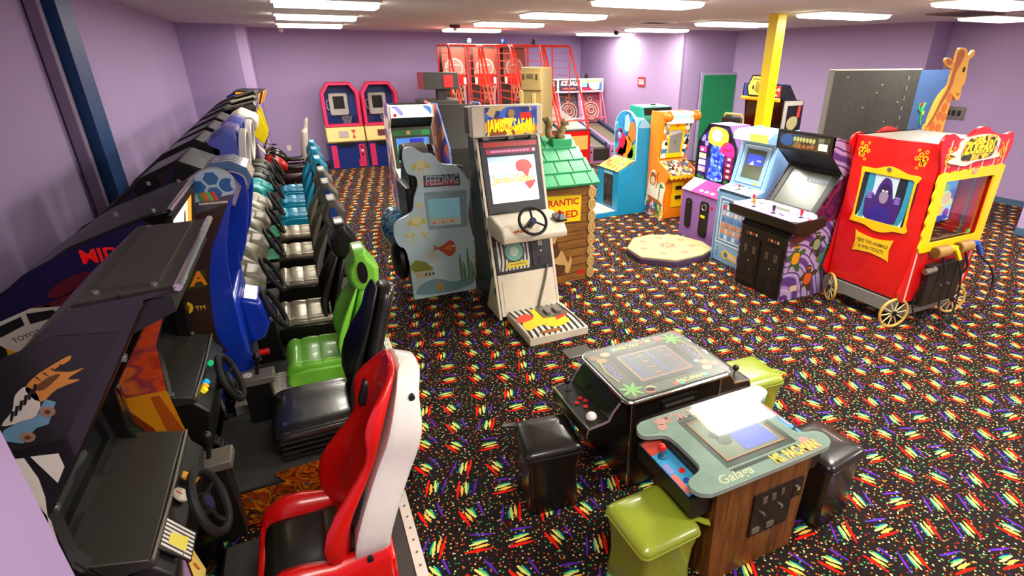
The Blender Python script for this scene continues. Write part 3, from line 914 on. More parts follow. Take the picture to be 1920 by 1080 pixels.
def red_back(root):
    # outline of one half seen from the front (y, distance along back); padding is red, shell white
    sp = [(-.09, .36, .20, .05), (-.10, .46, .27, .13), (-.07, .60, .275, .15), (0, .76, .25, .09), (.07, .90, .215, .04), (.11, .99, .235, .10), (.145, 1.09, .22, .11), (.18, 1.18, .17, .06), (.205, 1.25, .12, .03), (.215, 1.28, .08, .02)]
    rings, srings = [], []
    for i, (x, z, w, b) in enumerate(sp):
        a, c = sp[max(0, i - 1)], sp[min(len(sp) - 1, i + 1)]
        t = Vector((c[0] - a[0], 0, c[1] - a[1])).normalized(); n = Vector((-t.z, 0, t.x)); P = Vector((x, 0, z))
        q = lambda s, d: tuple(P + Vector((0, s, 0)) + n * d)
        rings.append([q(-w, -.005), q(-w - .012, b * .6), q(-w + .005, b), q(-w + .045, b * .8), q(-w * .6, .03), q(0, .02), q(w * .6, .03), q(w - .045, b * .8), q(w - .005, b), q(w + .012, b * .6), q(w, -.005)])
        e = .165 if z < 1.0 else .15 if z < 1.15 else .11
        srings.append([q(-w + .02, -.012), q(-w - .014, .0), q(-w - .012, -.02), q(-w - .004, -e * .85), q(-w + .006, -e * .95), q(-w * .82, -e * 1.02), q(0, -e * 1.08), q(w * .82, -e * 1.02), q(w - .006, -e * .95), q(w + .004, -e * .85), q(w + .012, -.02), q(w + .014, .0), q(w - .02, -.012)])
    o = part('seat_back', MB(RED).loft(rings), root, sub=1, angle=75, label='red padded front of the seat back')
    sh = part('back_shell', MB(SHELLW).loft(srings), root, sub=1, angle=75, label='white rear shell')
    for s in (-1, 1):
        for (i, yy, dd) in ((1, 1.03, -.03), (4, 1.03, -.03), (7, 1.03, -.02)):
            x, z, w, _ = sp[i]
            part('shell_plug', MB(RUBBER).cyl((x + .07, s * (w - .02), z - .02), (x + .07, s * (w + .012), z - .02), .014, RUBBER, 12), sh)
    for s in (-1, 1):
        hm = MB(BLACK)
        T = frame((.062, s * .155, 1.05), (0, -1, 0), (.33, 0, .94))
        hm.prism(smooth_poly([(u * -s, v) for u, v in ((-.045, -.055), (.02, -.05), (.04, .045), (-.02, .06))], 4), T, -.04, .0)
        part('harness_slot', hm, o, bevel=.006, label='dark harness opening beside the headrest')
        hm = MB(BLACK)
        T = frame((-.075, s * .19, .68), (0, -1, 0), (.33, 0, .94))
        hm.prism(smooth_poly([(u * -s, v) for u, v in ((-.025, -.09), (.03, -.06), (.03, .10), (-.015, .07))], 4), T, -.04, .0)
        part('side_slot', hm, o, bevel=.006)
red_back(g1)

# --- second game: indigo panel with truck and maker's lettering, black seat
def art_dusk(po, yw):
    T = frame((0, yw, 0), (1, 0, 0), (0, 0, 1))
    a = MB(DUSK)
    a.prism([(-.68, 1.85), (-.98, 1.75), (-1.14, 1.67), (-1.25, 1.58), (-1.48, 1.3), (-1.5, 1.05), (-.84, 1.05), (-.80, 1.25), (-.68, 1.52), (-.63, 1.80)], T, .0005, .002, DUSK)
    a.text('MIDWAY', .085, T, M('red_lettering', 'e01818', .4, emit=.15), x=-.775, y=1.713, z=.002, bold=.03, fit=.325)
    for (x, z, w_, h_) in ((-1.0, 1.60, .1, .03), (-1.2, 1.47, .12, .035), (-1.05, 1.52, .16, .03)):
        a.prism(ell(x, z, w_, h_, 16, 25), T, .002, .003, M('sunset_crimson', '5a1224', .45))
    # rally truck
    TW = M('truck_white_ink', 'c9c2b4', .5)
    a.prism([(-1.40, 1.31), (-1.40, 1.40), (-1.30, 1.47), (-1.16, 1.52), (-1.06, 1.51), (-.98, 1.46), (-.97, 1.40), (-1.05, 1.37), (-1.2, 1.34)], T, .003, .0045, TW)
    a.prism([(-1.31, 1.45), (-1.20, 1.49), (-1.20, 1.45), (-1.29, 1.41)], T, .0045, .006, CHAR); a.prism([(-1.18, 1.50), (-1.09, 1.50), (-1.07, 1.47), (-1.18, 1.45)], T, .0045, .006, CHAR)
    for (x, z) in ((-1.33, 1.345), (-1.06, 1.40)): a.prism(ell(x, z, .04, .04), T, .006, .008, CHAR)
    a.prism([(-1.40, 1.31), (-1.40, 1.36), (-1.3, 1.37), (-1.26, 1.33)], T, .0045, .006, M('decal_amber', 'd8a020', .4))
    a.text('TOYOTA', .03, T, M('decal_navy', '1d2030', .5), x=-1.2, y=1.40, z=.0045, rot=15, bold=.01)
    part('side_art', a, po, flat=True, label='indigo print with red lettering and a white rally truck')
    b = MB(LAVA)
    SUN = art_mat('desert_dusk_print', ['4a3f78', 'b03020', 'd8501c', '8a3040', 'e07020', '5a4a80'], 3.2, .6, .35, stretch=(1, 1, 2.4), mode='soft')
    b.prism([(-.80, 1.44), (-.68, 1.56), (-.69, 1.45), (-.78, 1.25), (-.80, 1.0), (-1.2, 1.0), (-1.2, 1.1)], T, .002, .003, SUN)
    b.prism([(-.80, 1.0), (-.785, .80), (-.765, .62), (-.9, .55), (-1.1, .8), (-1.2, 1.0)], T, .002, .003, M('mesa_amber', 'd88c14', .4))
    BUT = M('butte_brown', '7a300c', .45)
    b.prism([(-.87, .98), (-.835, .98), (-.79, .78), (-.765, .62), (-.83, .58), (-.85, .75)], T, .003, .0045, M('butte_orange', 'b0500f', .45)); b.prism([(-1.05, .95), (-.97, .93), (-.90, .80), (-.88, .62), (-1.1, .62)], T, .003, .0045, BUT)
    part('desert_print', b, po, flat=True, label='orange desert mesa print')
def marq_lit(root, iw, dxp):
    T = frame((-.625, 0, 1.725), (0, 1, 0), (.22, 0, 1))
    m = MB(BLACK); m.hole(rect(-iw, -.13, iw, .13), rect(-iw + .04, -.10, iw - .04, .10), T, -.02, .02)
    mo = part('marquee_frame', m, root)
    p = MB(M('marquee_glow', 'fff0c8', .5, emit=1.2)); p.prism(rect(-iw + .04, -.10, iw - .04, .10), T, -.01, .005)
    for (u0, u1, c) in ((-.33, -.28, 'c8781e'), (.2, .33, 'e8a83c')):
        p.prism(rect(u0, -.10, u1, .10), T, .005, .008, M('marquee_ink_' + c, c, .5, emit=.6))
    for (u, v, w_, h_) in ((.05, -.05, .03, .04), (.1, -.02, .02, .06), (.14, -.06, .03, .03)): p.prism(ell(u, v, w_, h_), T, .005, .008, M('marquee_ink_dark', '6a3a10', .5, emit=.2))
    part('marquee', p, mo, flat=True, label='lit cream marquee')
g2, iw, dash2 = hooded_game(3.22, 'second black hooded driving game with an indigo and desert print and black vinyl seat', .405, 0, art=art_dusk, marquee=marq_lit, PROF=SIDE_B, top=TOP_B, roofm=M('roof_matt_black', '14130f', .5))
T = frame((-.685, .0, .845), (0, 1, 0), (-.55, 0, .75))
for (u, c) in ((-.16, '18a8e8'), (-.205, 'f0a020'), (-.245, 'f0d020'), (.06, '1fd07a')):
    s = MB(M('lamp_button_' + c, c, .3, emit=.5)); s.cyl(T @ Vector((u, .02, .0)), T @ Vector((u, .02, .022)), .016, None, 12); part('button', s, dash2)
deck(g2, .40, -.80, .30, .26)
s = MB(LAVA); TT = frame((0, -.402, 0), (1, 0, 0), (0, 0, 1))
s.prism([(-.78, 0.02), (.28, .02), (.28, .24), (.10, .35), (-.45, .33), (-.40, .25), (-.78, .25)], TT, .001, .006)
for x in (-.6, -.3, .1): s.cyl(TT @ Vector((x, .2, .006)), TT @ Vector((x, .2, .011)), .012, STEEL, 8)
part('platform_print', s, g2, label='mottled orange and black printed side board')
shifter(g2, -.52, .31, .60)
st = [(.10, .45, .30, .24), (.06, .475, .28, .265), (-.1, .475, .27, .275), (-.35, .48, .27, .275), (-.42, .475, .28, .265), (-.455, .44, .30, .25)]
o = part('seat_cushion', MB(VINYL).loft(cushion_rings(st, -.012)), g2, sub=1, angle=60, label='glossy black vinyl cushion')
s = MB(M('rib_black', '1c1b18', .3))
for k in range(4): s.tube([(-.40, -.272, .31 + k * .035), (.05, -.279, .31 + k * .035)], .009)
part('cushion_rib', s, o)
part('seat_base', MB(BLACK).box(-.3, .1, -.2, .2, .26, .30), g2)
sp = [(.07, .42, .23, .04), (.08, .55, .27, .10), (.12, .75, .26, .09), (.18, .92, .22, .05), (.22, 1.03, .17, .03), (.25, 1.10, .165, .05), (.28, 1.20, .13, .03), (.285, 1.23, .08, .02)]
rings, srings = [], []
for i, (x, z, w, b) in enumerate(sp):
    a, c = sp[max(0, i - 1)], sp[min(len(sp) - 1, i + 1)]
    t = Vector((c[0] - a[0], 0, c[1] - a[1])).normalized(); n = Vector((-t.z, 0, t.x)); P = Vector((x, 0, z))
    q = lambda s, d: tuple(P + Vector((0, s, 0)) + n * d)
    rings.append([q(-w, 0), q(-w, b), q(-w + .04, b), q(-w * .6, .02), q(0, .012), q(w * .6, .02), q(w - .04, b), q(w, b), q(w, 0)])
    srings.append([q(-w, .003), q(-w * .95, -.08), q(-w * .4, -.11), q(w * .4, -.11), q(w * .95, -.08), q(w, .003)])
part('seat_back', MB(BLACK).loft(rings), g2, sub=1, angle=75)
part('back_shell', MB(M('smoked_black_plastic', '22211d', .28, coat=.3)).loft(srings), g2, sub=1, angle=75)

# --- third game: blue rounded cabinet with the honeycomb panel, lime seat
g3 = thing('driving_game', 'blue driving game with a round honeycomb printed panel, blue dash and lime green seat', 'driving game', (0, 4.06, 0))
BEDGE = smooth_line([(-.401, 1.78), (-.421, 1.736), (-.452, 1.70), (-.497, 1.62), (-.536, 1.54), (-.596, 1.43), (-.652, 1.24), (-.69, 1.0), (-.695, .82), (-.665, .72)], 3)
CTOP = smooth_line([(-.78, 1.745), (-.66, 1.826), (-.59, 1.873), (-.54, 1.90), (-.485, 1.908), (-.434, 1.885), (-.404, 1.844), (-.401, 1.78)], 3)
prof = smooth_line([(-.401, 1.78), (-.43, 1.70), (-.46, 1.63), (-.525, 1.40), (-.552, 1.15), (-.56, .96), (-.565, .76), (-.54, .66), (-.52, .62)], 3) + [(-.55, .56), (-.75, .50), (-.8, 0), (-1.5, 0), (-1.5, .9), (-1.35, 1.22), (-1.1, 1.5)] + CTOP[:-1]
for s in (-1, 1):
    pf = prof if s == -1 else [(x, z - .16 * max(0, (z - 1.2) / .78)) for x, z in prof]
    p = MB(BLUEP); y0, y1 = sorted((s * .36, s * .335)); p.sil(pf, 'y', y0, y1)
    po = part('side_panel', p, g3)
    e = MB(M('panel_edge_grey', '9a948c', .35)); e.tube([(x, s * .3475, z) for x, z in pf[-21:] + pf[:1]], .009); part('edge_moulding', e, po)
    if s == -1:
        T = frame((0, -.36, 0), (1, 0, 0), (0, 0, 1))
        BP = M('panel_brown_print', '35201c', .35)
        HP_ = CTOP + BEDGE[:4] + [(-.8, 1.68)]
        a = MB(BP)
        a.prism(HP_, T, .001, .003, M('honeycomb_line', 'a9c3da', .35))
        a.prism(BEDGE[3:] + [(-.9, .7), (-1.2, .8), (-1.25, 1.5), (-.9, 1.62), (-.8, 1.69)], T, .001, .0025, BP)
        a.prism(BEDGE[2:7] + [(-.8, 1.60), (-.8, 1.69)], T, .0025, .0032, M('panel_slate_band', '4a4a5c', .35))
        HB = M('honeycomb_blue', '1c5fa0', .35)
        def inside(x, z):
            c = False
            for i in range(len(HP_)):
                (x1, z1), (x2, z2) = HP_[i], HP_[i - 1]
                if (z1 > z) != (z2 > z) and x < (x2 - x1) * (z - z1) / (z2 - z1) + x1: c = not c
            return c
        for i in range(6):
            for j in range(3):
                cx = -.435 - i * .074; cz = 1.895 - j * .088 + (.044 if i % 2 else 0)
                hx = [p for p in ell(cx, cz, .041, .041, 6)]
                if all(inside(x, z) for x, z in hx): a.prism(hx, T, .003, .0045, HB)
                elif inside(cx, cz):
                    hx = [p for p in ell(cx, cz, .041, .041, 24)]
                    hx = [p if inside(*p) else (cx + (p[0] - cx) * .45, cz + (p[1] - cz) * .45) for p in hx]
                    if all(inside(*p) for p in hx): a.prism(hx, T, .003, .0045, HB)
        a.prism([(-.59, 1.545), (-.625, 1.49), (-1.0, 1.46), (-1.0, 1.52)], T, .003, .004, M('panel_green_band', '20604e', .35))
        a.prism([(-.66, 1.30), (-.68, 1.19), (-1.0, 1.19), (-1.0, 1.30)], T, .003, .004, M('panel_olive_band', '3f4218', .35))
        for k, c in enumerate(('3f9a4a', 'e05a20', '5ab858', 'd83a24')):
            x = -.60 + k * .024; a.prism([(x, 1.775), (x + .02, 1.775), (x + .034, 1.72), (x + .014, 1.72)], T, .005, .007, M('logo_bar_' + c, c, .4))
        [a.prism(rect(-.60 + k * .0125, 1.702, -.591 + k * .0125, 1.713), T, .0045, .006, WHITE) for k in range(12)]
        a.text('A', .125, T, M('logo_orange', 'f08a1c', .4), x=-.675, y=1.245, z=.0042, bold=.03, shear=.2, align='RIGHT')
        a.text('D', .125, T, M('logo_yellow', 'f0c020', .4), x=-.785, y=1.06, z=.0042, bold=.03, shear=.2, align='RIGHT')
        a.text('TM', .04, T, M('logo_yellow'), x=-.742, y=1.055, z=.0042, bold=.01)
        part('side_art', a, po, flat=True, label='honeycomb print with orange lettering')
i_ = .335
s = MB(NAVY); s.sil([(-.42, 1.66), (-.46, 1.74), (-.68, 1.66), (-1.1, 1.42), (-1.35, 1.18), (-1.33, 1.14), (-.7, 1.60), (-.48, 1.66)], 'y', -i_, i_); part('hood', s, g3, bevel=.01)
s = MB(DARKSCR); T = frame((-.80, 0, 1.32), (0, 1, 0), (.0, 0, .9)); s.prism(rect(-.3, -.22, .3, .22), T, 0, .02); part('screen', s, g3)
s = MB(NAVY); s.hole(rect(-i_, -.30, i_, .27), rect(-.3, -.22, .3, .22), T, -.02, .03, BLACK); part('screen_bezel', s, g3)
s = MB(BLUEP); s.sil([(-.55, 1.06), (-.545, .62), (-.62, .50), (-.85, .48), (-.9, 1.0), (-.8, 1.06)], 'y', -i_, i_); part('dashboard', s, g3, bevel=.03, seg=3)
s = MB(BLUEP); s.sil([(-.56, 1.0), (-.43, .95), (-.40, .78), (-.46, .66), (-.56, .64)], 'y', -.16, .16); part('steering_pod', s, g3, bevel=.03, seg=3)
s = MB(RED); s.cyl((-.5, -.27, .62), (-.44, -.27, .62), .022, None, 12); part('start_button', s, g3)
wheel(g3, (-.37, 0, .82), 22, .15)
deck(g3, .37, -.75, .42, .20)
pedals(g3, -.72, 0)
bucket_seat(g3, LIME, LIME, LIME, LIME, dx=.07, back_z=.0)
shifter(g3, -.50, .40, .62)
for (xa, xb) in ((-.56, -.30), (-.72, -.64)):
    s = MB(TREAD); s.box(xa, xb, -.34, .02, .20, .275)
    for i in range(6 if xb > -.5 else 2):
        for j in range(8):
            x, y = xa + .02 + i * .04, -.32 + j * .044
            s.box(x - .012, x + .012, y - .004, y + .004, .275, .279)
    part('tread_plate', s, g3)

# --- the further games of the row: one solid cabinet each, own hood, dash and seat
def row_game(Y, label, body, dash, cush, side, head, hood, w=.36, oval=None, art=None, extra=None, sc='20303a', pod=True, dx=0.0, rimw=RUBBER, deckm=DECKM):
    root = thing('driving_game', label, 'driving game', (0, Y, 0))
    b = MB(BLACK)
    b.sil(body, 'y', -w, w)
    bo = part('cabinet', b, root, bevel=.015)
    if art:
        T = frame((0, -w, 0), (1, 0, 0), (0, 0, 1)); art(bo, T)
    T = frame((-.83, 0, 1.28), (0, 1, 0), (-.13, 0, .9))
    s = MB(BLACK); s.hole(rect(-w + .02, -.28, w - .02, .28), rect(-.27, -.2, .27, .2), T, .02, .06); part('screen_bezel', s, root)
    s = MB(M('screen_' + sc, sc, .1, coat=.5)); s.prism(rect(-.27, -.2, .27, .2), T, .01, .035); part('screen', s, root)
    hood(root, w)
    s = MB(dash); s.loft([[(-.80, y, z0), (-.62, y, z0 - .02), (-.55, y, zm), (-.52 + c, y, zt), (-.62, y, zt + .06), (-.80, y, zt + .08)] for (y, z0, zm, zt, c) in
        ((-w + .02, .62, .70, .84, -.05), (-w * .62, .60, .68, .86, 0), (-w * .45, .60, .66, .80, .02), (w * .45, .60, .66, .80, .02), (w * .62, .60, .68, .86, 0), (w - .02, .62, .70, .84, -.05))])
    do = part('dashboard', s, root, bevel=.02, seg=2)
    s = MB(dash); s.sil([(-.60, .90), (-.50, .87), (-.44, .80), (-.48, .68), (-.6, .62)], 'y', -.13, .13); part('steering_pod', s, do, bevel=.025)
    wheel(root, (-.40, 0, .80), 24, .16, rimw)
    deck(root, w, -.72, .36, .18, top=deckm)
    pedals(root, -.68, 0)
    bucket_seat(root, cush, side, head, side, oval=oval, dx=dx)
    if extra: extra(root, w)
    return root
BODY = [(-.72, 0), (-.72, .6), (-.80, .95), (-.80, 1.02), (-.90, 1.60), (-.62, 1.68), (-.62, 1.74), (-.80, 1.83), (-1.05, 1.72), (-1.3, 1.52), (-1.55, 1.2), (-1.6, .6), (-1.6, 0)]
def lift(pts, dz): return [(x, z + (dz if z > 1.1 else 0)) for x, z in pts]

STRIPE1, STRIPE2 = M('visor_white', 'eceef0', .25, coat=.4), M('visor_steel_blue', '5f86a8', .25, coat=.4)
def hood_striped(root, w):
    s = MB(STRIPE1)
    arcp = [(x, z - .05) for x, z in [(-.70, 1.80), (-.60, 1.865), (-.48, 1.87), (-.385, 1.82), (-.36, 1.74), (-.40, 1.66)]]
    inn = [(x, z - .05) for x, z in [(-.44, 1.67), (-.42, 1.74), (-.44, 1.79), (-.50, 1.82), (-.60, 1.82), (-.68, 1.76)]]
    n = 9
    for i in range(n):
        y0, y1 = -w + 1.05 * w * i / n, -w + 1.05 * w * (i + 1) / n
        s.sil(arcp + inn, 'y', y0, y1, STRIPE1 if i % 2 else STRIPE2)
    o = part('visor', s, root, label='white and steel blue striped visor')
    s = MB(BLUEP)
    s.sil([(-.56, 1.62), (-.40, 1.66), (-.42, 1.50), (-.50, 1.2), (-.56, 1.06), (-.66, 1.06), (-.74, 1.5)], 'y', -w, -w + .05); part('side_wing', s, root, bevel=.01)
    s = MB(BLUEP); s.sil([(-.56, 1.62), (-.40, 1.66), (-.42, 1.50), (-.50, 1.2), (-.56, 1.06), (-.66, 1.06), (-.74, 1.5)], 'y', w - .05, w)
    part('side_wing', s, root, bevel=.01)
HAZE = M('periwinkle_visor', '6a76d8', .18, coat=.5)
def hood_blue(root, w):
    s = MB(HAZE)
    s.loft([[(x, -w * k, z0), (x, -w * k, z1 - .04), (x, -w * k + .06, z1), (x, w * k - .06, z1), (x, w * k, z1 - .04), (x, w * k, z0)] for (x, z0, z1, k) in ((-.80, 1.60, 1.78, .95), (-.68, 1.60, 1.90, 1), (-.59, 1.58, 1.95, 1), (-.50, 1.56, 1.92, 1))])
    part('visor', s, root, angle=50, label='glossy periwinkle blue visor hood')
    T = frame((-.475, 0, 1.70), (0, 1, 0), (.12, 0, 1))
    ro = part('visor_rim', MB(WHITE).hole(ell(0, .0, w - .03, .21, 28), ell(0, 0, w - .06, .18, 28), T, -.03, .03), root, bevel=.008, label='white oval rim')
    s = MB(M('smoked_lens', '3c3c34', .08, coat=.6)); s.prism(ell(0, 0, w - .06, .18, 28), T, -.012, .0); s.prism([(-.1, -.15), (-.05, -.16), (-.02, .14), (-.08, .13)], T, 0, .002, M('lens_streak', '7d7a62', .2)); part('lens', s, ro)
def hood_cream(root, w):
    s = MB(CREAM); s.loft([[(-.72, y, 1.74), (-.42, y, 1.74), (-.40, y, 1.84), (-.44, y, 1.89), (-.57, y, zt), (-.68, y, zt - .06)] for (y, zt) in ((-w, 1.90), (-w + .08, 1.96), (w - .08, 1.96), (w, 1.90))]); part('visor', s, root, bevel=.015, label='cream moulded hood cap')
    T = frame((-.50, 0, 1.55), (0, 1, 0), (.12, 0, 1)); s = MB(M('smoked_lens')); s.prism(rrect(-w + .03, -.16, w - .03, .18, .06), T, -.03, 0); part('lens', s, root)
def hood_black(x1, z1, bump=0):
    def f(root, w):
        s = MB(BLACKG); s.sil([(-1.28, 1.55), (-.81, z1 - .09), (x1, z1), (x1 + .02, z1 - .06), (x1 - .02, z1 - .18), (-.8, z1 - .2), (-1.25, 1.45)], 'y', -w, w); o = part('roof', s, root, bevel=.01)
        c = MB(CREAM if bump else GREYP); c.tube([(-1.2, -w + .06, 1.63), (-.82, -w + .06, z1 - .07), (x1, -w + .06, z1 + .012)], .014); c.tube([(x1 + .015, -w, z1 - .02), (x1 + .015, w, z1 - .02)], .012, CHROME); part('roof_rail', c, o)
    return f
def art_patch(pal, name, pts):
    def f(bo, T):
        a = MB(art_mat(name, pal, 9, 1.4, .35)); a.prism(pts, T, .001, .004); part('side_art', a, bo, flat=True)
    return f
ROOFART = [(-.82, 1.80), (-1.05, 1.70), (-1.3, 1.50), (-1.53, 1.2), (-1.5, 1.1), (-1.2, 1.35), (-.9, 1.58)]
BLK = M('matt_black_shell', '15140f', .3, coat=.2)
OV = M('royal_blue_oval', '1f4fa8', .35)
row_game(4.87, 'grey dash driving game under a white and blue striped visor, next after the lime seat', lift(BODY, .02), DASHG, SEAT_SHEEN, BLK, BLK, hood_striped, art=art_patch(['101014', '2a1c3c', '1b2a55', '101014', '3a2418', '101014'], 'night_race_print', ROOFART))
row_game(5.82, 'driving game under the nearer periwinkle blue visor with silvery seat and grey blue-oval headrest', lift(BODY, .05), DASHG, SEAT_SHEEN, BLK, GREYP, hood_blue, oval=OV, art=art_patch(['101020', 'c85a20', '1a2a66', '101020', '5a78a0', 'a83018', '101020', 'd8b050'], 'orange_navy_race_print', ROOFART))
row_game(6.72, 'driving game under the further periwinkle blue visor with silvery seat and grey headrest', lift(BODY, .06), DASHG, SEAT_SHEEN, BLK, GREYP, hood_blue, oval=OV, art=art_patch(['1a5aa0', '1f7ab8', '123060', 'd8c890', '1a5aa0'], 'sky_race_print', ROOFART))
row_game(7.55, 'driving game with a cream hood cap and silvery seat, just before the teal seats', lift(BODY, .08), DASHG, SEAT_SHEEN, BLK, GREYP, hood_cream, oval=OV, art=art_patch(['1a5aa0', '123060', '205aa8'], 'blue_race_print', ROOFART), deckm=M('green_deck', '1c7f5e', .6))
TEALDASH = M('turquoise_dash', '2f9e9e', .35)
row_game(8.55, 'driving game with the nearest teal seat and a turquoise dash', lift(BODY, .1), TEALDASH, TEAL, TEAL, TEAL, hood_black(-.45, 1.98), art=art_patch(['1a6a98', '28a0b8', '103050'], 'teal_race_print', ROOFART), deckm=M('green_deck'))
row_game(9.45, 'driving game with the middle teal seat of three and black glossy roof', lift(BODY, .12), BROWNSMOKE, TEAL, TEAL, TEAL, hood_black(-.47, 2.0, 1), art=art_patch(['101010', '204a70', '101010'], 'dark_race_print', ROOFART))
row_game(10.35, 'driving game with the furthest teal seat, beside the motorbike games', lift(BODY, .14), BROWNSMOKE, TEAL, TEAL, TEAL, hood_black(-.50, 2.03), art=art_patch(['101010', '14407a', '101010'], 'navy_race_print', ROOFART))
# ================================================================ centre and right-hand machines
def slope(y0, z0, y1, z1, x=0):
    """frame on a front face running up from (y0, z0) to (y1, z1); u is +x, v is up the slope"""
    return frame((x, (y0 + y1) / 2, (z0 + z1) / 2), (1, 0, 0), (0, y1 - y0, z1 - z0)), math.hypot(y1 - y0, z1 - z0) / 2

def joystick(root, T, u, v, colr, s=1.0, ball=True):
    a = MB(BLACK); a.cyl(T @ Vector((u, v, 0)), T @ Vector((u, v, .006)), .026 * s, None, 14); a.cyl(T @ Vector((u, v, .006)), T @ Vector((u, v, .05 * s)), .006 * s, STEEL, 8)
    o = part('joystick', a, root)
    b = MB(colr); b.ball(T @ Vector((u, v, .06 * s)), .02 * s, colr, 12, 8) if ball else b.cyl(T @ Vector((u, v, .03)), T @ Vector((u, v, .085 * s)), .013 * s, colr, 10, r1=.017 * s)
    part('joystick_knob', b, o)
def button(root, T, u, v, colr, r=.016):
    b = MB(colr); b.cyl(T @ Vector((u, v, 0)), T @ Vector((u, v, .009)), r, colr, 12); part('button', b, root)
def coin_door(root, T, x0, y0, x1, y1, m=None, slots=2, name='coin_door'):
    d = MB(m or M('coin_door_black', '191816', .4, bump=.1)); d.prism(rrect(x0, y0, x1, y1, .012), T, .001, .012)
    o = part(name, d, root)
    w, h = x1 - x0, y1 - y0
    for k in range(slots):
        cx = x0 + w * (k + .5) / slots
        s = MB(STEEL); s.prism(rect(cx - .022, y0 + h * .68, cx + .022, y0 + h * .84), T, .012, .018); s.prism(rect(cx - .004, y0 + h * .70, cx + .004, y0 + h * .82), T, .018, .019, BLACK); part('coin_slot', s, o)
        s = MB(BLACK); s.prism(rrect(cx - .03, y0 + h * .12, cx + .03, y0 + h * .34, .006), T, .012, .018); part('coin_return', s, o)
    k = MB(CHROME); k.cyl(T @ Vector((x0 + w * .5, y0 + h * .5, .012)), T @ Vector((x0 + w * .5, y0 + h * .5, .02)), .011, CHROME, 12); part('lock', k, o)
    return o
SCR_OFF = M('unlit_screen', '4a4f50', .08, coat=.6)

# ---------------------------------------------------------------- fish-tank shaped cabinet
ff = thing('fish_game', 'pale blue wavy-edged undersea game cabinet left of the white safari driving cabinet', 'arcade game', (1.25, 5.6, 0))
OUT = [(0.947, 1.666), (1.032, 1.673), (1.123, 1.61), (1.222, 1.594), (1.313, 1.49), (1.467, 1.456), (1.552, 1.346), (1.591, 1.251), (1.59, 1.104), (1.557, 0.89), (1.59, 0.688), (1.61, 0.512), (1.575, 0.251), (1.595, 0.03), (1.527, 0.006), (1.211, 0.004), (0.907, 0.004), (0.872, 0.047), (0.867, 0.37), (0.84, 0.599), (0.771, 0.664), (0.737, 0.804), (0.775, 0.918), (0.908, 0.981), (0.965, 1.039), (0.991, 1.166), (1.041, 1.289), (1.026, 1.379), (0.955, 1.41), (0.925, 1.498), (0.920, 1.596)]
OUT = [(x - 1.25, max(z, .004)) for x, z in OUT]
so = smooth_poly(OUT, 3); so = [(x, max(.004, z)) for x, z in so]
T = frame((0, 0, 0), (1, 0, 0), (0, 0, 1))
SEA = M('sea_blue_print', 'c2dfe4', .35, var=.05, vscale=4)
f = MB(SEA); f.prism(so, T, -.045, 0, SEA); fo = part('front_board', f, ff)
e = MB(M('board_edge_black', '14161a', .4)); e.prism([(x * .99, z * .995 + .002) for x, z in so], T, -.058, -.046); part('edge', e, ff)
b = MB(BLACK)
b.box(-.33, .30, .06, .62, 0.0, 1.25); b.sil([(.06, 1.2), (.06, 1.60), (.15, 1.68), (.40, 1.60), (.62, 1.25), (.62, 1.2)], 'x', -.28, .02); b.sil([(.06, 1.2), (.06, 1.45), (.3, 1.42), (.62, 1.2)], 'x', .02, .30)
part('cabinet_body', b, ff, bevel=.02)
s = MB(M('taupe_hood', '6d6257', .35)); s.sil([(.05, 1.60), (.05, 1.655), (.16, 1.70), (.36, 1.66), (.5, 1.50), (.46, 1.47), (.33, 1.60), (.16, 1.645)], 'x', -.30, -.06); part('rear_hood', s, ff, bevel=.01)
s = MB(art_mat('bubble_print', ['1c4f86', '2f7fb0', '7fb6cf', '1c3f70', 'b9d6dd'], 7, 1.4, .2, mode='soft')); s.ball((-.46, .28, .80), (.14, .24, .22)); part('side_console', s, ff, label='rounded blue bubble printed side console')
s = MB(BLACK); s.ball((-.44, .26, .42), (.10, .22, .24)); part('side_bulge', s, ff)
# screen, title and pictures on the board
s = MB(M('tank_bezel', '93b2ba', .35)); s.prism([(x - 1.25, z) for x, z in ((1.096, 1.207), (1.554, 1.188), (1.54, 0.78), (1.108, 0.795))], T, .001, .008); so_ = part('screen_bezel', s, fo)
for (x, z) in ((1.13, 1.18), (1.51, 1.17), (1.51, .81), (1.14, .82)): part('screw', MB(STEEL).cyl(T @ Vector((x - 1.25, z, .008)), T @ Vector((x - 1.25, z, .012)), .008, STEEL, 8), so_)
s = MB(M('tank_screen', '6f98a2', .15, emit=.35)); s.prism([(x - 1.25, z) for x, z in ((1.127, 1.126), (1.468, 1.117), (1.467, 0.817), (1.125, 0.839))], T, .008, .011)
s.prism([(x - 1.25, z) for x, z in ((1.127, .93), (1.468, .90), (1.467, 0.817), (1.125, 0.839))], T, .011, .012, M('tank_sand', '8a9a8e', .2, emit=.25))
for i in range(6): s.prism(ell(-.08 + i * .05, .865 + (i % 2) * .015, .018, .012, 10), T, .012, .0135, M('tank_coral' + str(i % 2), ('b8402a', 'c87a3a')[i % 2], .3, emit=.3))
part('screen', s, so_, flat=True, label='lit aquarium screen')
s = MB(M('title_dark', '3b4456', .4)); s.prism([(x - 1.25, z) for x, z in ((1.106, 1.38), (1.487, 1.372), (1.491, 1.247), (1.101, 1.258))], T, .001, .004)
s.prism([(-.135, 1.27), (.23, 1.26), (.23, 1.315), (-.135, 1.32)], T, .004, .005, M('title_red', 'b84444', .4)); s.text('FEEDING', .135, T, M('title_ink', 'a9bcbc', .4), x=.05, y=1.316, z=.005, bold=.02, fit=.345, rot=-1)
part('title', s, fo, flat=True, label='FEEDING FRENZY lettering')
JY = M('jelly_yellow', 'd8c860', .4); JP = M('jelly_pale', 'e2dda6', .4)
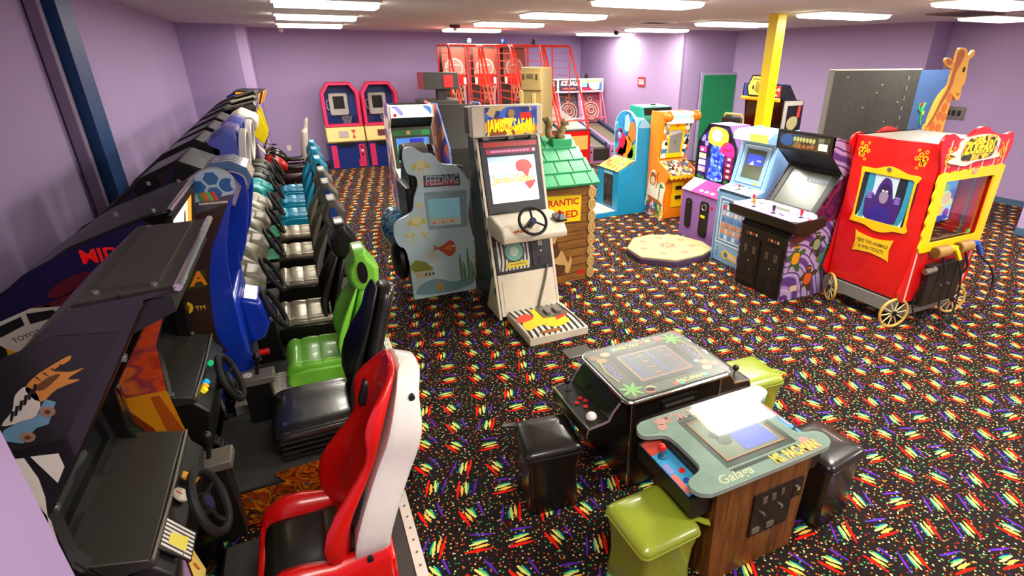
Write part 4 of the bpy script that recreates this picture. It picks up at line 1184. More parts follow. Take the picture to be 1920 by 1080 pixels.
for (cx, cz, k) in ((1.09, 1.45, 1.0), (.99, .86, 1.05), (.90, .745, .5), (1.07, .745, .4), (1.03, 1.06, .4)):
    s = MB(JY); s.prism([(cx - 1.25 + k * u, cz + k * v) for u, v in smooth_poly([(-.10, 0), (-.07, .06), (0, .085), (.07, .06), (.105, 0), (.05, .015), (0, -.01), (-.05, .012)], 3)], T, .001, .003, JY)
    s.prism([(cx - 1.25 + k * u, cz + k * v) for u, v in ell(0, .05, .05, .045)], T, .003, .004, JP)
    for q in range(4):
        u = -.06 + q * .04; s.prism([(cx - 1.25 + k * a, cz + k * c) for a, c in ((u, .0), (u + .012, 0), (u + .02, -.16 - .03 * (q % 2)), (u + .012, -.16))], T, .001, .0025, JP)
    part('jellyfish_print', s, fo, flat=True, label='yellow jellyfish picture')
s = MB(M('coral_red', 'c8543a', .4)); s.prism([(x - 1.25, z) for x, z in smooth_poly([(1.18, 0.576), (1.25, 0.60), (1.322, 0.645), (1.374, 0.604), (1.38, 0.503), (1.307, 0.457), (1.23, 0.526)], 3)], T, .001, .003)
s.prism([(x - 1.25, z) for x, z in ((1.19, .575), (1.15, .62), (1.145, .54))], T, .001, .003); s.prism([(x - 1.25, z) for x, z in ((1.24, .56), (1.34, .60), (1.34, .53))], T, .003, .004, M('coral_orange', 'e08a4a', .4)); s.prism(ell(.11, .575, .012), T, .004, .006, WHITE)
part('fish_print', s, fo, flat=True, label='red fish picture')
s = MB(M('chest_green', '8f9a40', .45)); s.prism([(x - 1.25, z) for x, z in ((0.857, 0.4), (0.93, 0.473), (1.032, 0.438), (1.118, 0.342), (1.10, .33), (0.90, .335))], T, .001, .003)
s.prism([(x - 1.25, z) for x, z in ((.895, .335), (1.105, .335), (1.124, 0.253), (0.933, 0.243))], T, .001, .003, M('chest_sign', 'c9c6a0', .45)); [s.prism(ell(-.22 + k * .04, .285, .011, .018), T, .003, .0045, M('chest_ink', '3c3c20', .5)) for k in range(3)]
part('chest_print', s, fo, flat=True, label='green treasure chest picture')
s = MB(M('star_ochre', 'c8a050', .45)); pts = []
for i in range(10):
    a = PI / 2 + i * PI / 5; r_ = .085 if i % 2 == 0 else .026; pts.append((-.075 + r_ * math.cos(a), .115 + r_ * math.sin(a)))
s.prism(pts, T, .001, .003); part('starfish_print', s, fo, flat=True)
s = MB(M('weed_green', '6f9a78', .45))
for i, (x, h) in enumerate(((.18, .40), (.22, .3), (.27, .46), (.31, .30))): s.prism(smooth_poly([(x, .08), (x + .02, .08 + h * .5), (x - .005, .08 + h), (x - .02, .08 + h * .5)], 3), T, .001, .0028)
s.prism(smooth_poly([(-.34, .06), (-.1, .03), (.2, .05), (.32, .10), (.3, .2), (.1, .14), (-.12, .22), (-.3, .16)], 3), T, .0008, .0018, M('sea_shade', '7faab4', .4)); s.prism(smooth_poly([(-.2, .52), (-.12, .56), (-.08, .48), (-.15, .42)], 3), T, .001, .003, M('shell_pale', 'd8d8c8', .4))
part('seabed_print', s, fo, flat=True)

# ---------------------------------------------------------------- white safari driving cabinet
IV = M('ivory_panel', 'dfd6bf', .4, var=.05); 
js = thing('safari_game', 'white upright safari driving cabinet with steering wheel, lit screen and striped foot plate', 'arcade game', (1.9, 4.66, 0))
Ts, hs = slope(0, 0, .50, 1.76)
prof = [(0, .02), (.50, 1.78), (.58, 1.78), (.20, .45), (.42, .02)]
for s in (-1, 1):
    p = MB(IV); y0, y1 = sorted((s * .345, s * .315)); p.sil(prof, 'x', y0, y1)
    po = part('side_panel', p, js, bevel=.006)
    if s == -1:
        z_ = MB(BLACK); TT = frame((-.345, 0, 0), (0, -1, 0), (0, 0, 1))
        for k in range(8):
            z = .25 + k * .19; y = z * .284; z_.prism(smooth_poly([(-y - .01, z), (-y - .05, z + .05), (-y - .03, z + .10), (-y - .012, z + .13)], 3), TT, .001, .0025)
            z_.prism([(-y - .052, z + .03), (-y - .07, z + .08), (-y - .055, z + .09)], TT, .001, .0025)
        part('zebra_stripes', z_, po, flat=True)
    st_ = MB(BLACK)
    for k in range(9): 
        u0 = s * .330; v = -.80 + k * .19; st_.prism([(u0 - .010, v), (u0 + .010, v + .02), (u0 + .008, v + .08), (u0 - .008, v + .05)], Ts, .001, .0025)
    part('edge_stripes', st_, po, flat=True)
b = MB(BLACK); b.sil([(.03, .06), (.53, 1.77), (.86, 1.78), (.86, .06)], 'x', -.315, .315); part('cabinet_body', b, js)
# screen
zc = lambda z: (z - .88) / .9619 
s = MB(BLACK); s.hole(rect(-.31, zc(1.06), .31, zc(1.745)), rect(-.25, zc(1.16), .26, zc(1.60)), Ts, -.005, .012); bo = part('screen_bezel', s, js)
s = MB(M('red_strip', 'c01414', .35, emit=.1)); s.prism(rect(-.28, zc(1.69), .29, zc(1.735)), Ts, .012, .016); part('top_strip', s, bo)
s = MB(M('magenta_strip', '9a1a5c', .4, emit=.3)); s.prism(rect(-.26, zc(1.625), .27, zc(1.67)), Ts, .012, .016)
[s.prism(ell(-.2 + k * .0205, zc(1.647), .006 + .003 * (k % 2), .011, 8), Ts, .016, .0175, M('pale_pink_ink', 'e8a8c0', .4, emit=.3)) for k in range(20)]; [s.prism(ell(u, zc(1.647), .016, .014, 10), Ts, .016, .0175, RED) for u in (-.238, .25)]; part('title_strip', s, bo, flat=True)
s = MB(M('screen_white', 'dfe8f6', .2, emit=.85)); s.prism(rect(-.25, zc(1.16), .26, zc(1.60)), Ts, -.008, 0)
s.prism(rect(-.25, zc(1.55), .26, zc(1.60)), Ts, 0, .001, M('screen_blue_band', 'a8c4dc', .2, emit=.7)); s.prism(rect(-.25, zc(1.40), .26, zc(1.43)), Ts, 0, .001, M('screen_blue_band'))
s.prism(smooth_poly([(.04, zc(1.50)), (.06, zc(1.545)), (.13, zc(1.56)), (.19, zc(1.54)), (.22, zc(1.48)), (.19, zc(1.46)), (.15, zc(1.38)), (.11, zc(1.44)), (.06, zc(1.45))], 3), Ts, .001, .002, M('continent_red', 'c02a2a', .3, emit=.6))
s.prism(smooth_poly([(.12, zc(1.34)), (.22, zc(1.36)), (.23, zc(1.33)), (.17, zc(1.27)), (.14, zc(1.30))], 3), Ts, .001, .002, M('continent_red'))
s.text('Jambo!Safari', .10, Ts, M('logo_gold', 'd8b83a', .3, emit=.5), x=0.0, y=zc(1.38), z=.002, bold=.03, fit=.44); s.text('KEY EDITION', .032, Ts, M('screen_grey_ink', 'a8b4c4', .3, emit=.5), x=-.10, y=zc(1.20), z=.001)
part('screen', s, bo, flat=True, label='lit white screen with gold lettering and red continent')
# marquee box
s = MB(IV); s.box(-.40, .33, .40, .50, 1.80, 2.09); s.box(-.36, .29, .50, .80, 1.80, 2.07, BLACK); mo = part('marquee_box', s, js, bevel=.012)
T = frame((0, .40, 1.945), (1, 0, 0), (0, 0, 1))
SAV = art_mat('savanna_print', ['e8b41c', 'f0d040', '2a4aa0', 'c87a1a', 'f2c020', '3058b8', '8a4a12', 'e8901c'], 11, 1.2, .35, emit=.45)
s = MB(SAV); s.prism(rect(-.265, -.13, .27, .13), T, .001, .006)
s.prism(rect(-.265, .03, .27, .13), T, .006, .0065, art_mat('savanna_sky', ['2a4690', '3c5cb0', '20346e', 'b8a06a', '3a62c0'], 9, 1.2, .35, emit=.4)); s.prism(rrect(.09, .005, .21, .075, .02), T, .0065, .008, M('marquee_red', 'd42018', .4, emit=.4))
s.text('JAMBO! SAFARI', .165, T, M('marquee_yellow', 'ffe400', .35, emit=.75), x=0.0, y=-.045, z=.008, bold=.012, fit=.49); s.prism(ell(.0, .07, .035, .04), T, .0065, .008, M('lion_tan', 'b08850', .45, emit=.2))
part('marquee', s, mo, flat=True, label='lit marquee with yellow JAMBO! SAFARI lettering')
s = MB(GREYP); s.box(-.30, .28, .46, .60, 1.77, 1.80)
for x in (-.26, 0, .24): s.box(x - .03, x + .03, .42, .46, 1.77, 1.80, STEEL)
part('marquee_bracket', s, js)
# control deck
s = MB(IV); s.sil([(.29, 1.06), (.16, 1.075), (-.10, 1.02), (-.17, .95), (-.165, .89), (-.08, .865), (.24, .865)], 'x', -.33, .34); do = part('control_deck', s, js, bevel=.02, seg=3)
s = MB(M('ivory_panel')); T = frame((.31, -.06, 1.04), (1, 0, 0), (0, .9, .25))
s = MB(BLACK); s.prism(rrect(-.06, -.05, .06, .09, .02), T, 0, .02); part('gear_gate', s, do)
joystick(do, T, .0, .02, RED, 1.1)
s = MB(M('decal_orange', 'c8652a', .45)); T = frame((-.14, -.135, .985), (1, 0, 0), (0, .7, .7)); [s.prism(ell(-.06 + k * .03, .004 * (k % 2), .016, .012, 10, 20), T, .010, .0125) for k in range(5)]; part('deck_decal', s, do, flat=True)
a = Vector((0, -.80, .60)); c = Vector((-.03, -.17, 1.09))
wv = MB(RUBBER); wv.ring(c, a, .135, .015, None, 30, 8); wo = part('steering_wheel', wv, js)
s = MB(BLACK); u = Vector((1, 0, 0)); v = a.cross(u).normalized()
for an in (0, 120, 240):
    d = u * math.cos(R(an + 90)) + v * math.sin(R(an + 90)); s.tube([c + d * .02, c + d * .135], .011, BLACK, 6)
part('spokes', s, wo)
s = MB(BLACK); s.cyl(c - a * .01, c + a * .008, .036, BLACK); s.cyl(c + a * .008, c + a * .011, .02, M('hub_blue', '2a3f8a', .3)); part('hub', s, wo)
s = MB(BLACK); s.cyl(c - a * .12, c - a * .01, .035, BLACK); part('steering_column', s, js)
# black panel under the deck with speaker and coin door
Tp = Ts
s = MB(BLACK); s.prism(rect(-.31, zc(.47), .31, zc(.87)), Tp, .001, .012); lo = part('lower_panel', s, js)
s = MB(WHITE); s.prism(rect(-.28, zc(.50), .06, zc(.80)), Tp, .012, .015, M('zebra_white', 'd8d4c8', .4))
for k in range(9): s.prism(smooth_poly([(-.275 + k * .04, zc(.505)), (-.255 + k * .04, zc(.60)), (-.262 + k * .04, zc(.79)), (-.24 + k * .04, zc(.79)), (-.238 + k * .04, zc(.6)), (-.26 + k * .04, zc(.505))], 2), Tp, .015, .0165, BLACK)
s.prism(ell(-.10, zc(.68), .115, .115, 24), Tp, .0165, .018, M('roundel_rim', '1a2a24', .35)); s.prism(ell(-.10, zc(.68), .098, .098, 24), Tp, .018, .0195, M('roundel_green', '6fae96', .35)); s.prism(ell(-.10, zc(.68), .05, .05, 20), Tp, .0195, .0205, M('roundel_pale', 'b8d8c4', .35))
s.prism([(-.20, zc(.52)), (.04, zc(.53)), (.03, zc(.58)), (-.19, zc(.575))], Tp, .0205, .022, M('roundel_yellow', 'e0d020', .4)); s.tube([Tp @ Vector((-.16 + k * .016, zc(.55) + .008 * (k % 2), .0225)) for k in range(12)], .0035, BLACK, 5)
part('zebra_decal', s, lo, flat=True, label='zebra striped decal with green roundel')
coin_door(lo, Tp @ Matrix.Translation((0, 0, .011)), .09, zc(.50), .29, zc(.80), None, 1)
s = MB(IV); s.prism(rect(-.31, zc(.05), .31, zc(.465)), Tp, .001, .010); s.prism(rect(-.27, zc(.09), .27, zc(.40)), Tp, .010, .014); lo2 = part('kick_panel', s, js)
s = MB(GREYP); s.tube([Tp @ Vector(p) for p in ((.25, zc(.50), .02), (.2, zc(.36), .03), (.10, zc(.12), .03), (.08, zc(.05), .04))], .012, None, 8); part('pedal_cable', s, js)
# foot plate
s = MB(IV); s.box(-.26, .36, -.60, .02, .0, .085); fo = part('foot_box', s, js, bevel=.008)
s = MB(M('zebra_white')); T = frame((.05, -.29, .0865), (1, 0, 0), (0, 1, 0)); s.prism(rrect(-.30, -.30, .30, .29, .02), T, 0, .004)
for k in range(10): s.prism(smooth_poly([(-.29 + k * .06, -.29), (-.275 + k * .06, -.05), (-.30 + k * .06, .28), (-.275 + k * .06, .28), (-.25 + k * .06, -.05), (-.265 + k * .06, -.29)], 2), T, .004, .0055, BLACK)
s.prism(smooth_poly([(-.27, -.16), (-.1, -.10), (.02, -.2), (.2, -.12), (.16, .0), (.0, .03), (.05, .2), (-.08, .26), (-.1, .1), (-.25, .02)], 3), T, .0055, .007, M('savanna_yellow', 'e8c81c', .4)); s.prism(smooth_poly([(-.28, .02), (-.12, .06), (-.14, .18), (-.27, .14)], 3), T, .007, .008, M('savanna_red', 'd83a1c', .4)); s.prism(smooth_poly([(.08, -.06), (.22, .0), (.26, .08), (.14, .05)], 3), T, .007, .008, M('savanna_red'))
s.prism(smooth_poly([(-.2, -.25), (-.05, -.22), (.06, -.26), (-.06, -.28)], 3), T, .007, .008, M('savanna_ochre', '9a5a14', .4))
part('foot_plate', s, fo, flat=True, label='zebra and yellow savanna printed foot plate')
s = MB(STEEL); s.prism(rrect(-.02, .02, .24, .26, .02), T, .009, .016); pe = part('pedal_plate', s, fo)
for (x0, w_) in ((.03, .05), (.13, .07)):
    q = MB(M('pedal_grey', '77736a', .4)); q.prism(rrect(x0, .06, x0 + w_, .18, .015), T, .016, .045); part('pedal', q, pe, bevel=.004)

# ---------------------------------------------------------------- log cabin game with green shingle roof and squirrel
WOOD = wood_mat('log_brown_print', '6c4416', 'a06c2a', .5, 3, 0)
cabn = thing('log_cabin_game', 'wooden cabin shaped game with green shingle roof and squirrel on top', 'arcade game', (2.65, 5.33, 0))
b = MB(WOOD); b.box(-.34, .30, .015, .80, .0, 1.22); b.sil([(.015, 1.22), (.40, 1.55), (.80, 1.22)], 'x', -.32, .28); part('cabin_body', b, cabn)
T = frame((0, .015, 0), (1, 0, 0), (0, 0, 1))
g = MB(M('plank_groove', '3c240c', .6))
for k in range(11): g.prism(rect(-.34, .10 + k * .105, .30, .107 + k * .105), T, .0005, .002)
part('plank_groove', g, cabn)
s = MB(M('sign_yellow', 'f0d400', .4)); s.prism([(-.34, .765), (.175, .755), (.185, 1.06), (-.34, 1.085)], T, .002, .012)
RI = M('sign_red_ink', 'c82014', .4)
s.text('FRANTIC', .105, T, RI, x=-.07, y=.99, z=.012, bold=.025, fit=.44); s.text('FRED', .115, T, RI, x=-.01, y=.845, z=.012, bold=.025, fit=.30)
for (x, z, r_) in ((-.245, .80, .035), (-.235, .865, .025), (-.26, .905, .012), (-.22, .905, .012)): s.prism(ell(x, z, r_), T, .012, .0135, BLACK)
part('sign', s, cabn, flat=True, label='yellow FRANTIC FRED sign')
s = MB(M('critter_brown', '5a3416', .5)); CT = M('critter_tan', 'c8a260', .5)
s.prism(smooth_poly([(-.30, .10), (-.05, .12), (-.02, .30), (-.10, .45), (-.14, .60), (-.24, .62), (-.31, .5)], 3), T, .002, .004)
s.prism(smooth_poly([(-.22, .30), (-.12, .34), (-.08, .42), (-.12, .44), (-.05, .40), (.02, .25), (.05, .33), (.07, .25), (.03, .12), (-.02, .14), (-.02, .22), (-.10, .24)], 3), T, .004, .006, CT)
s.prism(smooth_poly([(-.24, .50), (-.15, .52), (-.13, .62), (-.2, .66)], 3), T, .004, .006, CT); s.prism(ell(-.18, .50, .02, .018), T, .006, .0075, RI); s.prism(ell(-.13, .66, .012), T, .006, .0075, WHITE)
s.prism(ell(.20, .10, .05, .028), T, .002, .004, RI)
part('critter_print', s, cabn, flat=True, label='brown critter picture on the planks')
# chain of sawn log ends on the corner
for k in range(8):
    q = MB(M('log_end_tan', 'cfae6c', .5)); z = .085 + k * .142
    TT = frame((.325, .012, z), (1, 0, 0), (0, 0, 1)); q.prism(ell(0, 0, .05, .072, 20), TT, -.03, .012); q.hole(ell(0, 0, .036, .052, 20), ell(0, 0, .031, .046, 20), TT, .012, .014, M('log_ring_brown', '8f6a30', .5)); q.hole(ell(0, 0, .02, .03, 20), ell(0, 0, .015, .024, 20), TT, .012, .014, M('log_ring_brown'))
    part('log_end', q, cabn)
RG = M('shingle_green', '2fa468', .4, var=.08); RGL = M('shingle_pale_green', '8fd0a4', .4)
r = MB(RG)
for k in range(4):
    y0, z0 = -.10 + k * .13, 1.205 + k * .115
    xw = .41 - k * .035
    r.sil([(y0, z0 - .02), (y0 - .015, z0 + .012), (y0 + .15, z0 + .135), (y0 + .165, z0 + .10)], 'x', max(-xw - .06, -.385), xw - .05, RG)
r.sil([(.80, 1.16), (.40, 1.62), (.36, 1.60), (.36, 1.55), (.42, 1.56)], 'x', -.36, .28)
ro = part('roof', r, cabn, bevel=.006)
for k in range(4):
    for j in range(4):
        y0, z0 = -.10 + k * .13, 1.205 + k * .115; xw = .41 - k * .035
        x = -.36 + j * (2 * xw / 4) + (.07 if k % 2 else 0)
        if x + .005 < xw - .06:
            q = MB(M('shingle_joint', '1f7a4a', .5)); TT, hh = slope(y0 - .012, z0 + .016, y0 + .15, z0 + .139); q.prism(rect(x - .003, -hh, x + .003, hh * .95), TT, -.001, .004); part('shingle_joint', q, ro)
q = MB(RG); q.box(-.05, .20, .28, .46, 1.55, 1.66); part('chimney_block', q, ro, bevel=.012)
FUR = M('squirrel_fur', '8a7448', .8, bump=.5, bscale=200)
q = MB(FUR)
q.loft([[(0.08 + x + r_ * math.cos(a), .36 + r_ * .8 * math.sin(a), z) for a in [2 * PI * i / 12 for i in range(12)]] for (x, z, r_) in ((.0, 1.655, .05), (.0, 1.70, .065), (.01, 1.74, .055), (.03, 1.78, .038), (.045, 1.81, .03))])
q.ball((.135, .36, 1.825), (.05, .036, .036)); q.ball((.17, .36, 1.815), (.025, .02, .02))
for s_ in (-1, 1):
    q.cyl((.12, .36 + s_ * .022, 1.85), (.115, .36 + s_ * .026, 1.885), .014, FUR, 8, r1=.004); q.tube([(.06, .36 + s_ * .04, 1.75), (.11, .36 + s_ * .03, 1.735), (.135, .36 + s_ * .012, 1.755)], [.016, .013, .010], FUR, 8); q.ball((.07, .36 + s_ * .05, 1.68), (.055, .025, .035))
sq = part('squirrel', q, cabn, sub=1)
q = MB(FUR); q.tube(smooth_line([(.02, .36, 1.67), (-.06, .36, 1.69), (-.075, .36, 1.76), (-.06, .36, 1.82), (-.09, .36, 1.87), (-.13, .36, 1.86)], 5), [.02] * 5 + [.035] * 8 + [.045] * 8 + [.03] * 4 + [.01], FUR, 10); part('squirrel_tail', q, sq)
q = MB(BLACK); q.ball((.16, .325, 1.835), .007); part('squirrel_eye', q, sq)
q = MB(M('acorn_brown', '6a4218', .5)); q.ball((.145, .36, 1.76), .016); part('acorn', q, sq)
q = MB(M('owl_orange', 'd87828', .5)); q.ball((.36, .03, 1.235), (.04, .035, .05)); q.ball((.36, .0, 1.25), .018, WHITE); part('eave_ornament', q, ro)

# ---------------------------------------------------------------- orange upright
OR = M('orange_laminate', 'f5880c', .35); YE = M('bright_yellow', 'ffcc00', .35)
og = thing('upright_arcade_game', 'orange and yellow upright arcade cabinet with a monkey and palm on its left side', 'arcade game', (5.60, 7.05, 0))
W = .285
prof = [(.04, 0), (.04, .60), (-.06, .74), (-.05, .80), (.24, .93), (.28, 1.0), (.20, 1.52), (.10, 1.62), (.14, 1.72), (.55, 1.72), (.56, 0)]
for s in (-1, 1):
    p = MB(OR); a_, b_ = sorted((s * W, s * (W - .022))); p.sil(prof, 'x', a_, b_); po = part('side_panel', p, og, bevel=.004)
    if s == -1:
        T = frame((-W, 0, 0), (0, -1, 0), (0, 0, 1)); a = MB(M('beach_print', '7ab8d0', .4))
        a.prism(smooth_poly([(-.54, .02), (-.06, .02), (-.07, .30), (-.02, .55), (-.12, .62), (-.26, .58), (-.34, .78), (-.46, .72), (-.52, .45)], 3), T, .0008, .002, M('outline_cream', 'f4ead0', .45))
        a.prism(smooth_poly([(-.53, .03), (-.08, .03), (-.09, .26), (-.30, .30), (-.50, .26)], 3), T, .002, .003, art_mat('toy_patch_print', ['c8402a', '2a5aa8', 'e8c030', '3a8a3a', 'e8e0d0', 'a8582a', '1c6a8a'], 16, 1, .4))
        a.prism(smooth_poly([(-.46, .56), (-.44, .72), (-.36, .75), (-.29, .68), (-.30, .56), (-.36, .52)], 3), T, .003, .004, M('monkey_brown', '9a5422', .45)); a.prism(smooth_poly([(-.43, .56), (-.42, .66), (-.33, .66), (-.32, .56), (-.37, .53)], 3), T, .004, .005, M('monkey_face', 'f2c088', .45))
        for u in (-.40, -.35): a.prism(ell(u, .63, .014, .02), T, .005, .006, WHITE); a.prism(ell(u, .628, .006, .009), T, .006, .007, BLACK)
        a.prism(smooth_poly([(-.42, .575), (-.37, .56), (-.33, .58), (-.37, .545)], 2), T, .005, .006, RI)
        a.prism(smooth_poly([(-.43, .34), (-.44, .50), (-.32, .52), (-.28, .36)], 3), T, .003, .004, M('monkey_shirt', 'f0e0c8', .45))
        a.tube([T @ Vector(p) for p in ((-.28, .50, .004), (-.24, .60, .004), (-.26, .72, .004), (-.22, .76, .004))], .008, M('monkey_brown'), 6)
        a.prism([(-.20, .30), (-.18, .30), (-.15, .52), (-.175, .52)], T, .003, .004, M('palm_trunk', '7a5220', .5))
        for k in range(6):
            an = R(20 + k * 30); cx, cz = -.16, .52; a.prism(smooth_poly([(cx, cz), (cx + .07 * math.cos(an) - .012 * math.sin(an), cz + .07 * math.sin(an) + .012 * math.cos(an)), (cx + .12 * math.cos(an), cz + .11 * math.sin(an) - .02), (cx + .06 * math.cos(an) + .01 * math.sin(an), cz + .06 * math.sin(an) - .014)], 2), T, .004, .005, M('palm_green', '2f8a3a', .45))
        a.prism([(-.50, .29), (-.16, .25), (-.15, .30), (-.50, .345)], T, .004, .006, M('plank_sign', 'c87a20', .45)); a.prism([(-.47, .312), (-.19, .275), (-.19, .285), (-.47, .322)], T, .006, .007, M('plank_groove'))
        part('side_art', a, po, flat=True, label='monkey, palm and toys picture')
b = MB(OR); b.sil([(.05, .01), (.05, .62), (-.04, .735), (.25, .93), (.29, .98), (.29, 1.5), (.22, 1.70), (.54, 1.71), (.55, .01)], 'x', -W + .022, W - .022); part('cabinet_body', b, og)
Tf = frame((0, .05, 0), (1, 0, 0), (0, 0, 1))
s = MB(YE); s.prism(rect(-.13, .20, .10, .62), Tf, .001, .010); lo = part('coin_panel', s, og, label='yellow coin panel')
for z in (.52, .36): q = MB(BLACK); q.prism(rrect(-.06, z - .03, .06, z + .03, .01), Tf, .010, .02); part('coin_slot', q, lo)
s = MB(art_mat('toy_control_print', ['e8e0d0', 'b8402a', '2a4a80', '201c18', 'd8b040', 'e8e0d0', '7a4a2a'], 26, 1, .35)); T, hh = slope(-.045, .745, .25, .935); s.prism(rect(-W + .025, -hh, W - .025, hh), T, .001, .005); cp = part('control_panel', s, og, flat=True)
joystick(cp, T, -.1, 0, RED, .9); button(cp, T, .05, .0, YE); button(cp, T, .11, .02, RED)
s = MB(M('drip_yellow', 'ffd020', .4)); pts = [(-W + .02, .08), (W - .02, .08)]
Tt = frame((0, -.055, .66), (1, 0, 0), (0, 0, 1)); pts = [(-W + .02, .085), (-W + .02, .02)] + [(-W + .02 + (2 * W - .04) * k / 12, .02 if k % 2 else .045) for k in range(13)] + [(W - .02, .085)]
s.prism(pts, Tt, -.02, .004); part('scalloped_trim', s, og, flat=True)
Ts, hs = slope(.26, .99, .20, 1.56)
s = MB(YE); s.hole(rect(-W + .02, -hs, W - .02, hs), rect(-.125, -.22, .125, .16), Ts, -.005, .012); s.prism([(-.07, .27), (.07, .27), (0, .19)], Ts, .012, .016, OR); sb = part('screen_bezel', s, og)
q = MB(M('grey_screen', '8d8a80', .12, coat=.4)); q.prism(rect(-.125, -.22, .125, .16), Ts, -.008, 0); q.prism([(-.125, .07), (.125, .12), (.125, .16), (-.125, .16)], Ts, 0, .001, M('screen_pale', 'd0cdc4', .15)); part('screen', q, sb, flat=True)
q = MB(M('grey_ink', '5c5a54', .3)); q.tube([Ts @ Vector((-.03 + .06 * k / 8, -.04 + .03 * math.sin(k), .002)) for k in range(9)], .004, None, 5); part('screen_drawing', q, sb)
for s_ in (-1, 1):
    q = MB(art_mat('sticker_patch_print', ['f4ecd8', '20201c', '3a78b8', 'e87a2a', 'f4ecd8', 'c8402a', 'b89a5a', 'f4ecd8'], 17, 1, .4)); x0, x1 = sorted((s_ * (W - .022), s_ * .16)); q.prism(rect(x0, -hs, x1, hs * .93), Ts, .012, .016); part('sticker_strip', q, sb, flat=True)
mq = MB(WHITE)
mq.box(-W + .06, W - .06, .07, .30, 1.545, 1.72, M('marquee_milk', 'fff6e8', .4, emit=.8)); mo = part('marquee', mq, og, bevel=.02)
T = frame((0, .07, 1.635), (1, 0, 0), (0, 0, 1)); q = MB(M('mint_ink', '9ad0b8', .4, emit=.4)); q.prism(smooth_poly([(-.2, .0), (-.1, .05), (.05, .03), (.18, .05), (.2, -.02), (0, -.01)], 3), T, .001, .003); q.prism(ell(.15, .02, .04, .03), T, .003, .004, M('peach_ink', 'f0b090', .4, emit=.4)); part('marquee_lettering', q, mo, flat=True)
for s_ in (-1, 1): q = MB(M('globe_orange', 'f57a10', .3, coat=.4)); q.ball((s_ * (W - .015), .10, 1.66), .085, None, 18, 12); part('corner_globe', q, og)

# teal cabinet backing onto it
tc_ = thing('upright_arcade_game', 'teal upright cabinet seen only as a narrow strip behind the orange one', 'arcade game', (5.74, 7.95, 0))
q = MB(M('teal_laminate', '0f9a86', .4)); q.sil([(0, 0), (0, 1.4), (.1, 1.73), (.5, 1.75), (.55, 0)], 'x', -.3, .3); part('cabinet_body', q, tc_, bevel=.01)
q = MB(BLACK); q.box(-.28, .28, .06, .1, 1.55, 1.72); q.box(-.03, .03, .2, .26, 1.75, 1.77); part('marquee', q, tc_)

# ---------------------------------------------------------------- blue arched game (faces left)
BL = M('sky_blue_laminate', '138fbe', .4); BLP = M('pale_blue_top', '86bcd8', .4)
bg = thing('childrens_arcade_game', 'low blue arcade game with arched colourful back board, between the cabin and the orange cabinet', 'arcade game', (4.74, 8.00, 0), -90)
# local: front -y, local +x faces the camera side; width .72
W = .36
prof = [(.02, .10), (.02, .74), (.36, .90), (.36, 1.46), (.40, 1.56), (.46, 1.585), (.62, 1.45), (.62, 0.0), (-.42, 0.0), (-.42, .06), (.02, .085)]
for s in (-1, 1):
    a_, b_ = sorted((s * W, s * (W - .022))); p = MB(BL); p.sil(prof, 'x', a_, b_); part('side_panel', p, bg)
b = MB(BL); b.sil([(.03, .02), (.03, .72), (.37, .88), (.37, 1.42), (.60, 1.42), (.60, .02)], 'x', -W + .022, W - .022); part('cabinet_body', b, bg)
q = MB(BLP); q.sil([(.36, 1.44), (.42, 1.58), (.47, 1.60), (.63, 1.46), (.63, 1.43)], 'x', -W - .003, W + .003); part('top_cap', q, bg, bevel=.008)
T = frame((0, .36, 0), (1, 0, 0), (0, 0, 1))
arch = [(-W + .01, .90), (W - .01, .90), (W - .01, 1.40)] + arc(0, 1.40, W - .01, 10, 170, 14, .30) + [(-W + .01, 1.40)]
q = MB(WHITE); q.prism(arch, T, -.02, .02, M('arch_edge_pale', 'a8d4e8', .4)); ab = part('back_board', q, bg)
q = MB(art_mat('undersea_pop_print', ['1c6ab8', '1a8ac0', '0f4a90', '2aa0c8', '1c5aa0'], 6, 1, .35))
q.prism([(x * .94, .925 + (z - .90) * .955) for x, z in arch], T, .02, .022)
for pts, c in (([(-.30, .98), (-.05, .96), (.08, 1.15), (-.02, 1.30), (-.16, 1.36), (-.26, 1.25), (-.18, 1.12)], 'c81c50'), ([(-.1, .95), (.24, .94), (.26, 1.1), (.14, 1.28), (.02, 1.26), (.0, 1.1)], 'f08a14'), ([(.1, .94), (.32, .94), (.32, 1.2), (.22, 1.10)], '7ac030'), ([(.1, 1.28), (.16, 1.52), (.28, 1.50), (.32, 1.30), (.24, 1.2)], 'c8782a'),
               ([(-.02, 1.38), (.0, 1.60), (.08, 1.64), (.14, 1.52), (.10, 1.38)], '9ac8e0'), ([(-.22, .95), (-.05, .94), (-.02, 1.02), (-.12, 1.08)], 'e02818'), ([(-.06, 1.0), (.04, 1.0), (.05, 1.14), (-.02, 1.12)], 'f0c818'), ([(-.26, 1.36), (-.1, 1.40), (-.12, 1.30)], '8a1c60')):
    q.prism(smooth_poly(pts, 3), T, .022, .0235, M('pop_ink_' + c, c, .4))
for (x, z, r_) in ((-.17, 1.28, .06), (-.26, 1.46, .04)): q.prism(ell(x, z, r_), T, .0235, .025, M('pop_bubble', '5aa8e0', .3)); q.prism(ell(x - .015, z + .02, r_ * .4), T, .025, .026, WHITE)
part('back_art', q, ab, flat=True, label='colourful undersea picture')
q = MB(art_mat('sunny_control_print', ['e8d860', 'e8d860', 'd8c850', 'e07828', 'f0e070', 'e8a83a'], 14, 1, .4)); T, hh = slope(.015, .745, .35, .905); q.prism(rect(-W + .03, -hh, W - .03, hh), T, .001, .006); cp = part('control_panel', q, bg, flat=True)
for k, u in enumerate((-.2, -.07, .07, .2)): button(cp, T, u, .02, (RED, YE, M('button_green', '2aa84a', .35), M('button_blue', '2a6ad0', .35))[k], .024)
